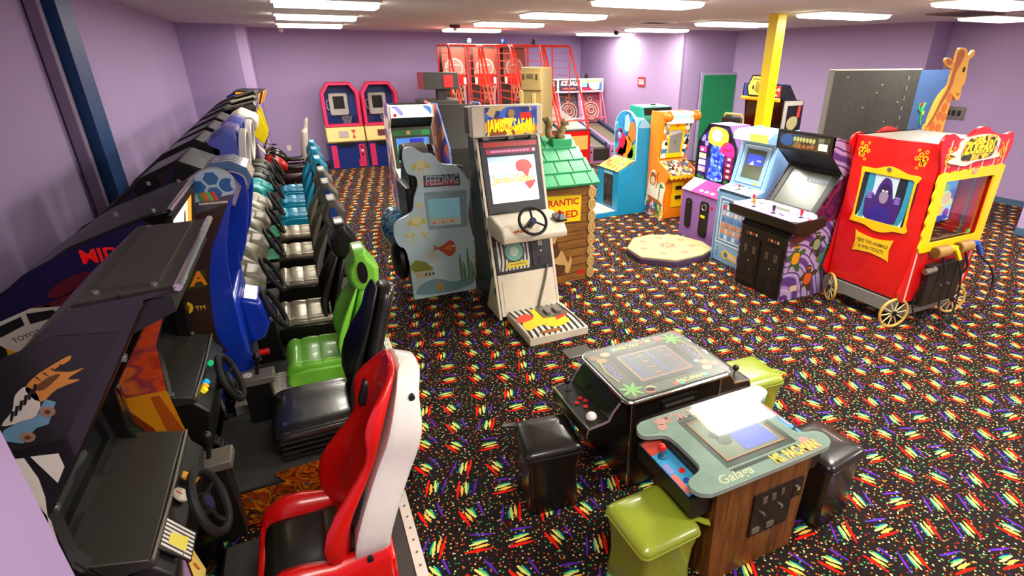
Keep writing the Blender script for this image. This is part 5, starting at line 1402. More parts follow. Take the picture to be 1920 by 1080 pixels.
Tf = frame((0, .03, 0), (1, 0, 0), (0, 0, 1)); coin_door(bg, Tf, -.12, .12, .16, .66, M('coin_panel_charcoal', '2a2c2c', .4), 2)
q = MB(BLP); q.prism(rect(-.12, .665, .16, .71), Tf, .001, .01); part('trim_strip', q, bg); 
q = MB(BL); q.box(-W + .022, W - .022, -.42, .03, 0, .07); pl = part('step', q, bg); q = MB(art_mat('pale_floor_print', ['d8d0bc', 'c8c8b8', 'e0b8a8', 'd0d8c8'], 8, 1, .5, mode='soft')); q.box(-W + .03, W - .03, -.41, .02, .07, .076); part('step_top', q, pl)

# ---------------------------------------------------------------- purple and pink dance game and its stage
PU = M('mauve_laminate', '8a62a4', .4); PK = M('hot_pink_panel', 'e0348c', .4)
dg = thing('dance_game', 'mauve cabinet with sparkling blue octagonal display and hot pink button shelf', 'arcade game', (5.10, 5.95, 0), -90)
W = .41
b = MB(PU); b.sil([(0, 0), (0, .69), (.22, .84), (.22, 1.66), (.36, 1.66), (.60, 1.46), (.62, 0)], 'x', -W + .0, W); part('cabinet_body', b, dg, bevel=.006) if False else None
bb = MB(PU); bb.sil([(0, 0), (0, .69), (.22, .84), (.60, .84), (.60, 0)], 'x', -W, W); part('cabinet_body', bb, dg, bevel=.006)
octo = [(-W, .84), (W, .84), (W - .01, 1.38), (.20, 1.66), (-.20, 1.66), (-W + .01, 1.40)]
T = frame((0, .22, 0), (1, 0, 0), (0, 0, 1)); q = MB(PU); q.prism(octo, T, -.36, 0); ho = part('display_housing', q, dg)
q = MB(BLACK); q.hole(octo, [(x * .94, 1.25 + (z - 1.25) * .95) for x, z in octo], T, .0, .02); part('display_rim', q, ho)
q = MB(art_mat('dance_glow_print', ['16143a', '2a2a78', '1a1440', '3a2a90', '101028'], 8, 1, .3, emit=.15)); q.prism([(x * .94, 1.25 + (z - 1.25) * .95) for x, z in octo], T, .001, .006)
q.prism(smooth_poly([(-.14, .90), (.16, .90), (.13, 1.1), (.17, 1.36), (.02, 1.42), (-.12, 1.36), (-.10, 1.1)], 3), T, .006, .008, art_mat('cell_blue_print', ['2a4af0', '5a8aff', '1a2ad0', '8ab0ff', '3a5aff'], 22, .8, .3, emit=.6))
q.prism(smooth_poly([(-.18, 1.40), (.16, 1.38), (.20, 1.55), (.06, 1.62), (-.16, 1.60)], 3), T, .008, .010, M('burst_amber', 'f5b838', .35, emit=.6)); q.prism(ell(-.02, 1.51, .10, .085, 18), T, .010, .012, M('burst_white', 'fff4d8', .35, emit=.9))
q.prism(smooth_poly([(.06, 1.30), (.34, 1.26), (.32, 1.40), (.16, 1.44)], 3), T, .008, .010, M('neon_pink', 'e82a8a', .35, emit=.4)); [q.prism(ell(.15 + k * .035, 1.34, .014, .02, 8), T, .010, .0112, M('neon_deep', 'c01030', .4)) for k in range(5)]
for k in range(4):
    q.prism(rect(-.36, .97 + k * .095, -.21, 1.045 + k * .095), T, .008, .010, M('photo_tile%d' % k, ('d8a0b0', 'c8d0e0', 'e8c0a0', 'd040a0')[k], .35, emit=.3)); q.prism(ell(-.30, 1.0 + k * .095, .03, .022), T, .010, .011, WHITE)
    q.prism(rect(.20, .95 + k * .08, .34, 1.015 + k * .08), T, .008, .010, M('plum_tile', '9a1850', .35, emit=.25)); q.prism(rect(.24, .965 + k * .08, .30, 1.0 + k * .08), T, .010, .011, WHITE)
for (x, z) in ((-.33, .9), (-.24, .88), (.25, .9), (.33, .88)): q.prism(ell(x, z, .04, .03), T, .008, .010, M('foliage_green', '3c7a2a', .4))
for (x, z, r_) in ((-.30, 1.45, .05), (-.22, 1.38, .04)): q.prism(ell(x, z, r_), T, .008, .010, M('lilac_orb', '8a80d8', .3, emit=.3))
part('display', q, ho, flat=True, label='glowing blue, amber and pink display art')
T, hh = slope(-.01, .70, .21, .85); q = MB(PK); q.prism(rect(-W + .01, -hh, W - .01, hh), T, .001, .016); cp = part('button_shelf', q, dg, label='hot pink shelf')
q = MB(M('pale_pink_patch', 'f4c8d8', .4)); q.prism([(-W + .01, -hh), (-.2, -hh), (-.12, hh), (-W + .01, hh)], T, .016, .018); part('shelf_patch', q, cp)
for k, u in enumerate((-.02, .10, .24)): button(cp, T, u, .03, (STEEL, M('button_amber', 'f0a020', .35), RED)[k], .03)
for k in range(3): q = MB(M('pale_pink_patch')); q.prism(rrect(-.02 + k * .12 - .04, -.09, -.02 + k * .12 + .04, -.05, .01), T, .016, .018); part('label_patch', q, cp)
Tf = frame((0, 0, 0), (1, 0, 0), (0, 0, 1))
q = MB(BLACK); q.prism(rrect(-.29, .16, -.15, .60, .05), Tf, .001, .012); q.cyl(Tf @ Vector((-.22, .54, .012)), Tf @ Vector((-.22, .54, .02)), .012, CHROME); part('bill_panel', q, dg)
q = MB(BLACK); q.prism(rrect(.04, .10, .22, .62, .05), Tf, .001, .012); bo = part('bill_acceptor', q, dg); q = MB(M('acceptor_yellow', 'd8d020', .4)); q.prism(rect(.07, .38, .16, .42), Tf, .012, .015); part('note_slot', q, bo); q = MB(CHROME); q.ring(Tf @ Vector((.13, .54, .014)), (0, -1, 0), .045, .006); part('ring_lock', q, bo)
q = MB(RED); q.prism(ell(.28, .56, .022, .028), Tf, .001, .004); part('red_sticker', q, dg)
stg = thing('dance_stage', 'low octagonal cream topped stage with pink flowers in front of the mauve cabinet', 'platform', (4.40, 5.72, 0))
OC = [(3.84, 5.88), (4.16, 6.22), (4.46, 6.25), (4.85, 6.06), (4.98, 5.64), (4.92, 5.33), (4.62, 5.20), (4.16, 5.17), (3.81, 5.48)]
OC = [(x - 4.40, y - 5.72) for x, y in OC]
q = MB(M('stage_purple_edge', '4a3452', .5)); q.sil(OC, 'z', 0, .075); part('stage_base', q, stg, bevel=.008)
q = MB(M('stage_cream_top', 'b9ad7e', .5, var=.10)); q.sil([(x * .98, y * .98) for x, y in OC], 'z', .075, .10); so2 = part('stage_top', q, stg, bevel=.006)
q = MB(M('flower_pink', 'c07a68', .5)); I4 = Matrix.Identity(4)
cs = [(.02, .0, .13)] + [(.36 * math.cos(R(a)), .34 * math.sin(R(a)), .055) for a in range(20, 380, 52)]
for (x, y, r_) in cs:
    for k in range(6): q.prism(ell(x + r_ * .6 * math.cos(k * PI / 3), y + r_ * .6 * math.sin(k * PI / 3), r_ * .36, r_ * .26, 10, k * 60), I4, .1005, .102)
    q.prism(ell(x, y, r_ * .35), I4, .102, .103, M('flower_heart', 'd8b070', .5))
for k in range(8):
    a = R(k * 45 + 12); c_, s_ = math.cos(a), math.sin(a); q.prism([(x * c_ - y * s_, x * s_ + y * c_) for x, y in ((.16, -.004), (.5, -.004), (.5, .004), (.16, .004))], I4, .1002, .1012, M('seam_cream', 'd8d0a8', .5))
part('flower_print', q, so2, flat=True)

# ---------------------------------------------------------------- light blue classic cabinet
LB = M('powder_blue_laminate', '84b0d8', .4); LBW = M('powder_white_line', 'd8e6f0', .4); LBD = M('powder_dark_line', '4878a8', .4)
lb = thing('upright_arcade_game', 'powder blue upright arcade cabinet between the mauve cabinet and the black four-player one', 'arcade game', (4.80, 4.96, 0), -90)
W = .30
prof = [(0, 0), (0, .90), (-.02, .93), (.0, .97), (.18, 1.02), (.30, 1.56), (.14, 1.58), (.13, 1.64), (.20, 1.70), (.60, 1.72), (.66, 0)]
for s in (-1, 1): a_, b_ = sorted((s * W, s * (W - .02))); p = MB(LB); p.sil(prof, 'x', a_, b_); part('side_panel', p, lb)
b = MB(LB); b.sil([(.012, .01), (.012, .92), (.19, 1.01), (.31, 1.56), (.20, 1.69), (.62, 1.70), (.64, .01)], 'x', -W + .02, W - .02); part('cabinet_body', b, lb)
q = MB(M('cream_marquee_glow', 'f8ecb8', .4, emit=.7)); q.box(-W + .02, W - .02, .13, .28, 1.585, 1.68); q.box(.0, W - .02, .125, .13, 1.59, 1.675, M('yellow_marquee_glow', 'f8dc48', .4, emit=.6)); part('marquee', q, lb, flat=True, label='lit cream and yellow marquee')
Ts, hs = slope(.185, 1.02, .305, 1.55)
q = MB(LB)
q.hole(rect(-W + .02, -hs, W - .02, hs), rect(-.16, -.17, .16, .19), Ts, -.002, .010)
for (d, m_) in ((.055, LBW), (.075, LBD)): q.hole(rect(-.16 - d, -.17 - d, .16 + d, .19 + d * .8), rect(-.16 - d + .012, -.17 - d + .012, .16 + d - .012, .19 + d * .8 - .012), Ts, .010, .012, m_)
sb = part('screen_bezel', q, lb)
q = MB(M('olive_screen', '5c6450', .1, coat=.6)); q.prism(rect(-.16, -.17, .16, .19), Ts, -.008, 0); q.prism(rect(-.13, .0, .13, .13), Ts, 0, .001, M('blue_screen_glow', '3c50d0', .2, emit=.5)); q.prism([(-.08, 0), (-.03, .05), (.0, .0)], Ts, .001, .002, WHITE); q.prism(rect(.03, .05, .10, .07), Ts, .001, .002, M('pale_glow', 'a8b4f0', .2, emit=.4)); part('screen', q, sb, flat=True)
q = MB(art_mat('space_bug_print', ['dfe6ee', 'b8c8dc', 'dfe6ee', '5a6a88', 'dfe6ee', '8aa0c0'], 18, 1, .35)); T, hh = slope(.0, .965, .185, 1.015); q.prism(rect(-W + .02, -hh, W - .02, hh), T, .001, .006); cp = part('control_panel', q, lb, flat=True)
joystick(cp, T, -.02, .0, RED, .9); button(cp, T, .1, .01, WHITE); button(cp, T, -.14, .01, WHITE); q = MB(YE); q.prism(ell(.12, -hs + .06, .022), Ts, .012, .014); part('yellow_badge', q, sb)
Tf = frame((0, .012, 0), (1, 0, 0), (0, 0, 1)); q = MB(LB)
for (d, m_) in ((0, LBW), (.03, LBD), (.045, LBW)): q.hole(rect(-.25 + d, .26 + d, .25 - d, .87 - d), rect(-.25 + d + .014, .26 + d + .014, .25 - d - .014, .87 - d - .014), Tf, .001, .004, m_)
for j in range(6):
    for i in range(5): 
        c = (('5a88c0', 'c8d8ea'), ('d88858', 'e8b090'), ('d88858', 'c87848'), ('4a78b8', '5a88c0'), ('c8b8d0', 'd8e4f0'), ('c83a4a', 'd8e4f0'))[j][i % 2]
        q.prism(rect(-.18 + i * .072, .33 + j * .078, -.125 + i * .072, .385 + j * .078), Tf, .001, .004, M('grid_ink_' + c, c, .4))
part('front_print', q, lb, flat=True, label='framed grid of small blue and orange pictures')
q = MB(M('badge_yellow', 'e8c838', .4)); q.prism(ell(-.04, .13, .075, .06, 20), Tf, .001, .003); q.prism(smooth_poly([(.0, .17), (.18, .15), (.24, .10), (.2, .06), (.0, .09)], 3), Tf, .001, .0035); q.prism(smooth_poly([(-.07, .14), (-.03, .17), (.01, .13), (-.03, .10)], 3), Tf, .003, .005, LBD); q.prism(smooth_poly([(.02, .14), (.17, .125), (.2, .08), (.02, .10)], 3), Tf, .0035, .005, M('badge_pale', 'd8c8c8', .4)); [q.prism(ell(-.2, .10 + k * .045, .016, .014, 10), Tf, .001, .003, LBD) for k in range(3)]; part('badge_print', q, lb, flat=True)

# ---------------------------------------------------------------- black four-player cabinet
SW = art_mat('violet_swirl_print', ['5a3a80', '9a82b8', 'b4a2c8', 'a890c0', '4a2c70', 'ab98c2'], 1.5, 3.0, .3, mode='rings')
tm = thing('upright_arcade_game', 'wide black four-player cabinet with violet swirl sides next to the red zoo cabinet', 'arcade game', (4.54, 4.16, 0), -90)
W = .36
prof = [(.0, 0), (.0, .74), (.08, .83), (.36, .87), (.31, .955), (.61, 1.37), (.38, 1.58), (.365, 1.77), (.67, 1.70), (.80, 1.46), (.82, 0)]
for s in (-1, 1):
    a_, b_ = sorted((s * W, s * (W - .02))); p = MB(SW); p.sil(prof, 'x', a_, b_); po = part('side_panel', p, tm, label='violet swirl printed side')
    e = MB(BLACK)
    e.tube([(s * (W - .01), y, z) for y, z in prof[3:9]], .011); part('edge_moulding', e, po)
    if s == 1:
        T = frame((W, 0, 0), (0, 1, 0), (0, 0, 1)); a = MB(BLACK)
        a.prism([(.36, .88), (.30, .96), (.52, 1.26), (.80, 1.44), (.81, .95), (.6, .86)], T, .001, .002, art_mat('crimson_haze_print', ['4a1a4a', '7a2050', '3a1840', '8a2a48', '2a1238'], 5, 1, .35, mode='soft'))
        a.prism([(.01, .73), (.36, .86), (.30, .80), (.30, .74), (.02, .62)], T, .002, .003, M('brick_print', '6a4438', .5))
        # four generic costumed fighters
        for (x, z, k, c1, c2) in ((.13, .50, 1.0, 'd8901c', '3a5a28'), (.42, .62, .9, '8a9a6a', '2a3a20'), (.38, .22, 1.0, 'd8581c', '4a3a20'), (.60, .42, 1.1, '4a8a9a', '5a7a40')):
            q = lambda pts: [(x + k * u, z + k * v) for u, v in pts]
            a.prism(smooth_poly(q([(-.09, -.16), (-.03, -.08), (.05, -.16), (.09, -.14), (.06, .0), (.14, .06), (.10, .10), (.04, .07), (.0, .11), (-.07, .07), (-.13, .02), (-.10, -.02), (-.06, -.02)]), 3), T, .003, .0045, M('fighter_ink_' + c2, c2, .45))
            a.prism(smooth_poly(q([(-.05, -.05), (.04, -.06), (.05, .05), (-.04, .06)]), 3), T, .0045, .006, M('fighter_ink_' + c1, c1, .45)); a.prism(ell(x, z + .12 * k, .04 * k, .045 * k), T, .0045, .006, M('fighter_ink_' + c2)); a.prism(rect(x - .035 * k, z + .12 * k, x + .035 * k, z + .14 * k), T, .006, .007, M('fighter_ink_' + c1))
        a.prism(rect(.13, .10, .24, .17), T, .003, .0045, M('sticker_tan', 'd0b890', .5))
        part('side_art', a, po, flat=True, label='costumed fighters picture')
b = MB(BLACK); b.sil([(.015, .005), (.015, .74), (.10, .84), (.34, .86), (.33, .93), (.62, 1.36), (.66, 1.69), (.78, 1.45), (.80, .005)], 'x', -W + .02, W - .02); part('cabinet_body', b, tm)
q = MB(BLACK); q.hole(rect(-W, -.10, W, .10), rect(-W + .03, -.075, W - .03, .075), frame((0, .37, 1.675), (1, 0, 0), (0, -.0, 1)), -.03, .012); q.sil([(.37, 1.575), (.37, 1.78), (.64, 1.71), (.62, 1.38)], 'x', -W + .02, W - .02); mo = part('marquee_box', q, tm)
T = frame((0, .358, 1.675), (1, 0, 0), (0, 0, 1)); q = MB(art_mat('dim_city_print', ['2a2418', '4a3a20', '5a4a28', '3a3028', '6a5a3a', '2a3a4a'], 12, 1, .35)); q.prism(rect(-W + .03, -.075, W - .03, .075), T, -.006, -.002)
q.prism(smooth_poly([(-.31, -.03), (-.28, .05), (-.18, .06), (-.14, -.02), (-.2, -.06)], 3), T, -.002, 0, M('hero_blue', '2a4a80', .4)); [q.prism(ell(-.12 + k * .042, .022, .019, .026, 8), T, -.002, .001, M('dusty_gold', '9a9a62', .4)) for k in range(7)]
q.prism(rect(.20, -.06, .31, .01), T, -.002, .001, M('white_card', 'd0d0c0', .5)); q.prism(rect(.19, .02, .26, .06), T, -.002, .001, M('olive_card', '5a6a50', .5))
for k in range(4): q.prism(ell(-.04 + k * .055, -.045, .016, .014), T, -.002, .001, M('ember_ink', 'a8501c', .4))
part('marquee', q, mo, flat=True)
q = MB(M('hood_black', '0c0b0b', .5)); q.sil([(.38, 1.575), (.62, 1.37), (.66, 1.40), (.64, 1.6), (.4, 1.60)], 'x', -W + .02, W - .02); part('speaker_hood', q, tm)
Ts, hs = slope(.32, .945, .615, 1.365)
q = MB(BLACK); q.hole(rect(-W + .02, -hs, W - .02, hs), rect(-.27, -.21, .27, .22), Ts, -.01, .004); sb = part('screen_bezel', q, tm)
q = MB(M('grey_glass_screen', '54594f', .22)); q.prism(rect(-.27, -.21, .27, .22), Ts, -.014, -.004); q.prism(rrect(-.02, .10, .26, .17, .03), Ts, -.004, -.003, M('screen_title_shade', '3c4a5c', .3)); [q.prism(rrect(.01 + k * .042, .115, .042 + k * .042, .158, .01), Ts, -.003, -.002, M('screen_title_ink', '5a6c80', .25)) for k in range(6)]; part('screen', q, sb, flat=True)
q = MB(BLACK); q.sil([(-.12, .955), (.34, .965), (.34, .87), (.05, .78), (-.10, .85)], 'x', -.48, .49); cpn = part('control_box', q, tm, bevel=.004)
Tc, hc = slope(-.12, .957, .335, .967)
q = MB(art_mat('pale_swirl_print', ['c8b4d4', '8a6aa8', 'd8cce0', 'a088b8'], 5, 1.5, .3, mode='rings')); q.prism([(-.47, -hc + .06), (-.40, -hc), (.42, -hc), (.48, -hc + .06), (.48, hc * .4), (.36, hc), (-.36, hc), (-.47, hc * .4)], Tc, .001, .005); cp = part('control_panel', q, cpn, flat=True, label='pale violet swirl control panel')
for (u, v, c) in ((-.36, .03, RED), (-.20, -.12, M('amber_knob', 'e8a82a', .35)), (.10, -.13, M('violet_knob', '3a2a4a', .35)), (.37, -.02, RED)):
    joystick(cp, Tc, u, v, c, 1.05, False)
    for k in range(2): button(cp, Tc, u + .07 + k * .045, v + .03 - k * .02, c, .014)
q = MB(M('olive_card')); q.prism(rrect(-.10, .03, .14, .10, .03), Tc, .005, .007); part('logo_patch', q, cp)
q = MB(M('pink_card', 'e8a0b0', .4)); q.prism(rect(.30, .06, .46, .13), Tc, .005, .007); part('instruction_card', q, cp)
Tf = frame((0, .0, 0), (1, 0, 0), (0, 0, 1))
q = MB(BLACK); q.prism(rect(-W + .02, .005, W - .02, .73), Tf, -.018, 0, M('front_black_texture', '1a1816', .5, bump=.15)); part('front_panel', q, tm)
for cx in (-.16, .16): 
    coin_door(tm, Tf, cx - .13, .06, cx + .13, .60, None, 2)
    for k in range(4): q = MB(M('coin_lamp_%d' % (k % 2), ('b03a20', 'c8b890')[k % 2], .35, emit=.25)); q.prism(rect(cx - .09 + k * .045, .635, cx - .065 + k * .045, .665), Tf, .001, .006); part('coin_lamp', q, tm)

# ---------------------------------------------------------------- red zoo wagon cabinet
RD = M('circus_red_paint', 'cc0c10', .3, coat=.3, var=.04); GO = M('gilt_yellow', 'f0b414', .35); GD = M('gilt_ochre', 'd88c18', .4); MAR = M('maroon_stripe', '8a1a1e', .35)
zo = thing('zoo_wagon_game', 'tall red circus wagon game cabinet with gorilla picture, yellow frames and spoked wheels', 'arcade game', (5.60, 2.87, 0))
b = MB(RD); b.box(-.46, .44, .03, .84, .28, 1.78); part('cabinet_body', b, zo) if False else None
b = MB(RD); b.sil([(.0, .28), (.84, .28), (.84, 1.80), (.0, 1.80)], 'x', -.47, -.44); 
po = part('side_panel', b, zo, bevel=.004)
b = MB(RD); b.box(.44, .47, .0, .84, .28, 1.80); part('side_panel', b, zo, bevel=.004)
b = MB(RD); b.box(-.44, .44, .80, .84, .28, 1.80); part('back_panel', b, zo)
b = MB(M('taupe_roof', '6e665a', .35)); b.box(-.46, .46, .03, .84, 1.765, 1.80); part('roof', b, zo)
# wavy rear and front boards
FO = [(-.49, .28), (-.495, .62), (-.47, .92), (-.43, 1.20), (-.42, 1.46), (-.50, 1.68), (-.55, 1.80), (-.52, 1.87), (-.42, 1.90), (-.30, 1.85), (-.18, 1.86), (-.05, 1.93), (.08, 1.93), (.22, 1.87), (.40, 1.85), (.52, 1.865), (.57, 1.78), (.56, 1.68), (.50, 1.50), (.49, 1.2), (.48, .80), (.47, .28)]
sm = smooth_poly(FO, 3); sm = [(x, max(.28, z)) for x, z in sm]
T = frame((0, 0, 0), (1, 0, 0), (0, 0, 1))
WIN = rect(-.375, .865, .425, 1.495)
def to_n(pts, n):
    """resample a closed outline to n points by angle about its centre, for plates with openings"""
    cx, cz = 0.02, 1.18; L = len(pts); o = []
    for i in range(n):
        a = 2 * PI * i / n; d = Vector((math.cos(a), math.sin(a))); best = None
        for j in range(L):
            p, q = Vector(pts[j]) - Vector((cx, cz)), Vector(pts[(j + 1) % L]) - Vector((cx, cz)); e = q - p; den = d.x * e.y - d.y * e.x
            if abs(den) < 1e-9: continue
            t = (p.x * e.y - p.y * e.x) / den; s_ = (p.x * d.y - p.y * d.x) / den
            if t > 0 and -1e-6 <= s_ <= 1 + 1e-6 and (best is None or t > best): best = t
        o.append((cx + d.x * best, cz + d.y * best))
    return o
N_ = 160
q = MB(RD); q.hole(to_n(sm, N_), to_n(WIN, N_), T, 0, .03); fb = part('front_board', q, zo)
q = MB(RD); q.prism([(x * .97, z if z < 1.3 else 1.3 + (z - 1.3) * .86) for x, z in sm], frame((0, .87, 0), (1, 0, 0), (0, 0, 1)), -.005, .02); part('back_board', q, zo)
q = MB(M('pale_pink_stripe', 'e8b8ac', .4))
for x in (-.46, .455): q.prism(rect(x - .012, .30, x + .012, .84), T, .03, .032)
for x, z1 in ((-.40, 1.84), (-.2, 1.82), (-.02, 1.87), (.16, 1.85), (.34, 1.81), (.48, 1.80)): q.prism(rect(x - .008, 1.56, x + .008, z1), T, .03, .032)
part('pinstripe', q, fb, flat=True)
# yellow fretwork round the window
fo_ = []
def wavy(x0, z0, x1, z1, n, amp): return [(x0 + (x1 - x0) * i / n + amp * (i % 2) * (0 if x0 != x1 else 1), z0 + (z1 - z0) * i / n + amp * (i % 2) * (1 if x0 != x1 else 0)) for i in range(n)]
outer = wavy(-.47, .80, .50, .79, 2, .0) + wavy(.51, .79, .53, 1.54, 14, .025) + wavy(.53, 1.56, -.46, 1.54, 14, .02) + wavy(-.47, 1.54, -.47, .80, 12, -.025)
q = MB(GO); q.hole(to_n(outer, N_), to_n(rect(-.355, .885, .405, 1.475), N_), T, .031, .05, M('fret_yellow', 'f2cc12', .35)); wf = part('window_frame', q, fb, label='yellow scalloped window frame')
q = MB(GO); q.prism(ell(.03, 1.545, .035, .028), T, .05, .058, M('rosette_pink', 'e89a8a', .4)); part('rosette', q, wf)
# inside: lit monitor and rails behind glass
q = MB(M('maroon_interior', '3a1210', .5)); q.box(-.43, .43, .50, .52, .80, 1.70); q.box(-.43, .43, .02, .6, .82, .84); part('interior', q, zo)
TS = frame((.29, .26, 1.17), (1, .0, 0), (0, 0, 1)); q = MB(BLACK); q.prism(rrect(-.14, -.25, .14, .26, .03), TS, -.08, 0); mo_ = part('monitor', q, zo)
q = MB(art_mat('cartoon_screen', ['3aa0d8', 'd8e8a0', '2a70c8', '8ad0e8', 'f0e8b0', '3858b8'], 8, 1, .3, emit=.8)); q.prism(rect(-.125, -.22, .125, .235), TS, .0, .004)
for (x, z, rx, rz, c) in ((-.02, .02, .09, .08, 'e8dca8'), (-.05, .12, .06, .05, '7ac8a0'), (.05, -.14, .05, .05, '8a3ab0'), (-.06, -.10, .05, .06, 'f0d060'), (0, -.19, .11, .03, '2a48b8')): q.prism(ell(x, z, rx, rz), TS, .004, .006, M('toon_ink_' + c, c, .3, emit=.6))
part('monitor_screen', q, mo_, flat=True, label='bright cartoon screen')
q = MB(STEEL)
for x in (.37, .41): q.cyl((x, .10, .84), (x + .0, .10, 1.75), .010, STEEL, 8)
part('rail', q, zo)
q = MB(glass_mat('window_glass')); q.prism(WIN, T, .008, .012); part('window_pane', q, fb)
q = MB(M('gauge_green', '5aa84a', .4, emit=.3)); q.prism(rect(.34, .875, .38, .92), T, -.02, .0); part('ticket_lamp', q, zo)
q = MB(M('scoreboard_dim', '3a2428', .4)); q.prism(rect(-.33, .85, -.05, .94), frame((0, .12, 0), (1, 0, 0), (0, 0, 1)), 0, .02); q.text('0000', .06, frame((0, .10, 0), (1, 0, 0), (0, 0, 1)), M('score_ink', 'b8a8a0', .4), x=-.2, y=.89, z=0); part('score_panel', q, zo, flat=True)
# crest
q = MB(M('crest_white', 'dcd6c4', .4)); q.prism(smooth_poly([(-.40, 1.72), (-.30, 1.75), (-.28, 1.83), (-.05, 1.87), (.20, 1.86), (.30, 1.80), (.28, 1.72), (.38, 1.66), (.26, 1.64), (.0, 1.63), (-.14, 1.60), (-.28, 1.62), (-.42, 1.65), (-.32, 1.69)], 3), T, .032, .05)
cr = part('crest', q, fb, label='white shield with yellow lettering')
q = MB(M('jungle_dark', '3a3818', .45)); q.prism(smooth_poly([(-.24, 1.66), (-.22, 1.83), (.0, 1.855), (.22, 1.85), (.24, 1.68), (.0, 1.65)], 3), T, .05, .053, art_mat('jungle_leaf_print', ['d8b020', '3a5a20', 'e8c828', '2a3a18', 'c87a1c', 'f0d83a', '4a3010'], 24, 1, .4)); q.text('ZOOFARI', .15, T, M('crest_yellow', 'f8e020', .35), x=0, y=1.755, z=.054, bold=.04, fit=.44); q.text('ZOOFARI', .15, T, M('crest_brown', '4a2a10', .4), x=.008, y=1.747, z=.0525, bold=.055, fit=.46); part('crest_lettering', q, cr, flat=True)
def scroll(mb, T, cx, cz, sx, sz, d=.003):
    for (u, v, r_) in ((0, 0, .028), (.045, .03, .022), (.03, -.05, .022), (.08, -.005, .02), (.0, .06, .018), (.075, .07, .014), (.06, -.09, .014)):
        mb.hole(ell(cx + sx * u, cz + sz * v, r_, None, 14), ell(cx + sx * u, cz + sz * v, r_ * .55, None, 14), T, .001, d)
    for an in (20, 60, 100): mb.prism(ell(cx + sx * .05 * math.cos(R(an)), cz - sz * .04 * math.sin(R(an)), .035, .009, 10, an * sx * sz), T, .001, d)
q = MB(GO); TT = frame((0, 0, .0), (1, 0, 0), (0, 0, 1)) @ Matrix.Translation((0, 0, .03)); scroll(q, TT, -.42, 1.70, 1, 1); part('scroll', q, fb, flat=True)
q = MB(GO); scroll(q, TT, .47, 1.70, -1, 1); part('scroll', q, fb, flat=True)
# left side: scrolls, framed gorilla, plaque
TL = frame((-.47, 0, 0), (0, -1, 0), (0, 0, 1))
for (cx, sx) in ((-.77, 1), (-.12, -1)): q = MB(GO); scroll(q, TL, cx, 1.66, sx, 1); part('scroll', q, po, flat=True)
u0, u1 = -.68, -.155
q = MB(M('cage_sky', 'b8ccd8', .4)); q.prism(rect(u0, .995, u1, 1.455), TL, .001, .003)
for k, (u, w_) in enumerate(((-.67, .03), (-.60, .02), (-.30, .03), (-.22, .035), (-.17, .015), (-.63, .015), (-.26, .012))): q.prism(smooth_poly([(u - w_, 1.0), (u + w_ * .2, 1.0), (u + w_ * 1.5 + .02, 1.2), (u + w_ + .03, 1.45), (u - w_ + .03, 1.45), (u - w_ + .02, 1.2)], 3), TL, .003, .0035 + k * .0001, M('cage_bar%d' % (k % 2), ('16202a', '2a88a8')[k % 2], .4))
GV = M('gorilla_violet', '3a1a6a', .45); GV2 = M('gorilla_indigo', '2c1c80', .45); GV3 = M('gorilla_dark', '241048', .45)
q.prism(smooth_poly([(-.56, 1.0), (-.60, 1.12), (-.60, 1.22), (-.54, 1.27), (-.51, 1.24), (-.49, 1.34), (-.45, 1.42), (-.41, 1.43), (-.37, 1.40), (-.34, 1.30), (-.32, 1.24), (-.29, 1.28), (-.24, 1.25), (-.24, 1.12), (-.28, 1.0)], 3), TL, .005, .007, GV)
q.prism(smooth_poly([(-.53, 1.0), (-.54, 1.10), (-.47, 1.15), (-.38, 1.14), (-.32, 1.08), (-.32, 1.0)], 3), TL, .007, .008, GV2); q.prism(ell(-.415, 1.30, .06, .075), TL, .007, .0085, GV3); q.prism(smooth_poly([(-.46, 1.27), (-.415, 1.31), (-.37, 1.27), (-.38, 1.20), (-.415, 1.18), (-.45, 1.20)], 3), TL, .0085, .010, M('gorilla_muzzle', '8a7a98', .45))
for u in (-.435, -.395): q.prism(ell(u, 1.305, .012, .008), TL, .0085, .011, WHITE)
for (u, z) in ((-.565, 1.24), (-.275, 1.235)): 
    for k in range(3): q.prism(ell(u, z - .025 + k * .025, .032, .011), TL, .007, .009, M('gorilla_knuckle', '7a60b0', .45))
part('gorilla_picture', q, po, flat=True, label='violet gorilla behind bars picture')
N2 = 96
cx_, cz_ = (u0 + u1) / 2, 1.225
def rs(pts, n):
    o = []; L = len(pts)
    for i in range(n):
        a = 2 * PI * (i + .5) / n; d = Vector((math.cos(a), math.sin(a))); best = 0
        for j in range(L):
            p, q_ = Vector(pts[j]) - Vector((cx_, cz_)), Vector(pts[(j + 1) % L]) - Vector((cx_, cz_)); e = q_ - p; den = d.x * e.y - d.y * e.x
            if abs(den) < 1e-9: continue
            t = (p.x * e.y - p.y * e.x) / den; s_ = (p.x * d.y - p.y * d.x) / den
            if t > 0 and -1e-6 <= s_ <= 1 + 1e-6: best = max(best, t)
        o.append((cx_ + d.x * best, cz_ + d.y * best))
    return o
outl = smooth_poly([(u0 - .05, .955), (u0 - .02, .94), (-.55, .935), (-.44, .90), (-.33, .905), (-.24, .94), (u1 + .03, .95), (u1 + .045, .98), (u1 + .02, 1.03), (u1 + .02, 1.43), (u1 + .05, 1.48), (u1 + .02, 1.50), (-.24, 1.50), (-.36, 1.535), (-.45, 1.54), (-.57, 1.50), (u0 - .02, 1.50), (u0 - .045, 1.48), (u0 - .02, 1.43), (u0 - .02, 1.03)], 3)
q = MB(GO); q.hole(rs(outl, N2), rs(rect(u0, .995, u1, 1.455), N2), TL, .001, .014); q.cyl(TL @ Vector((-.42, 1.515, .014)), TL @ Vector((-.42, 1.515, .02)), .022, STEEL); part('picture_frame', q, po, label='yellow scrolled picture frame')
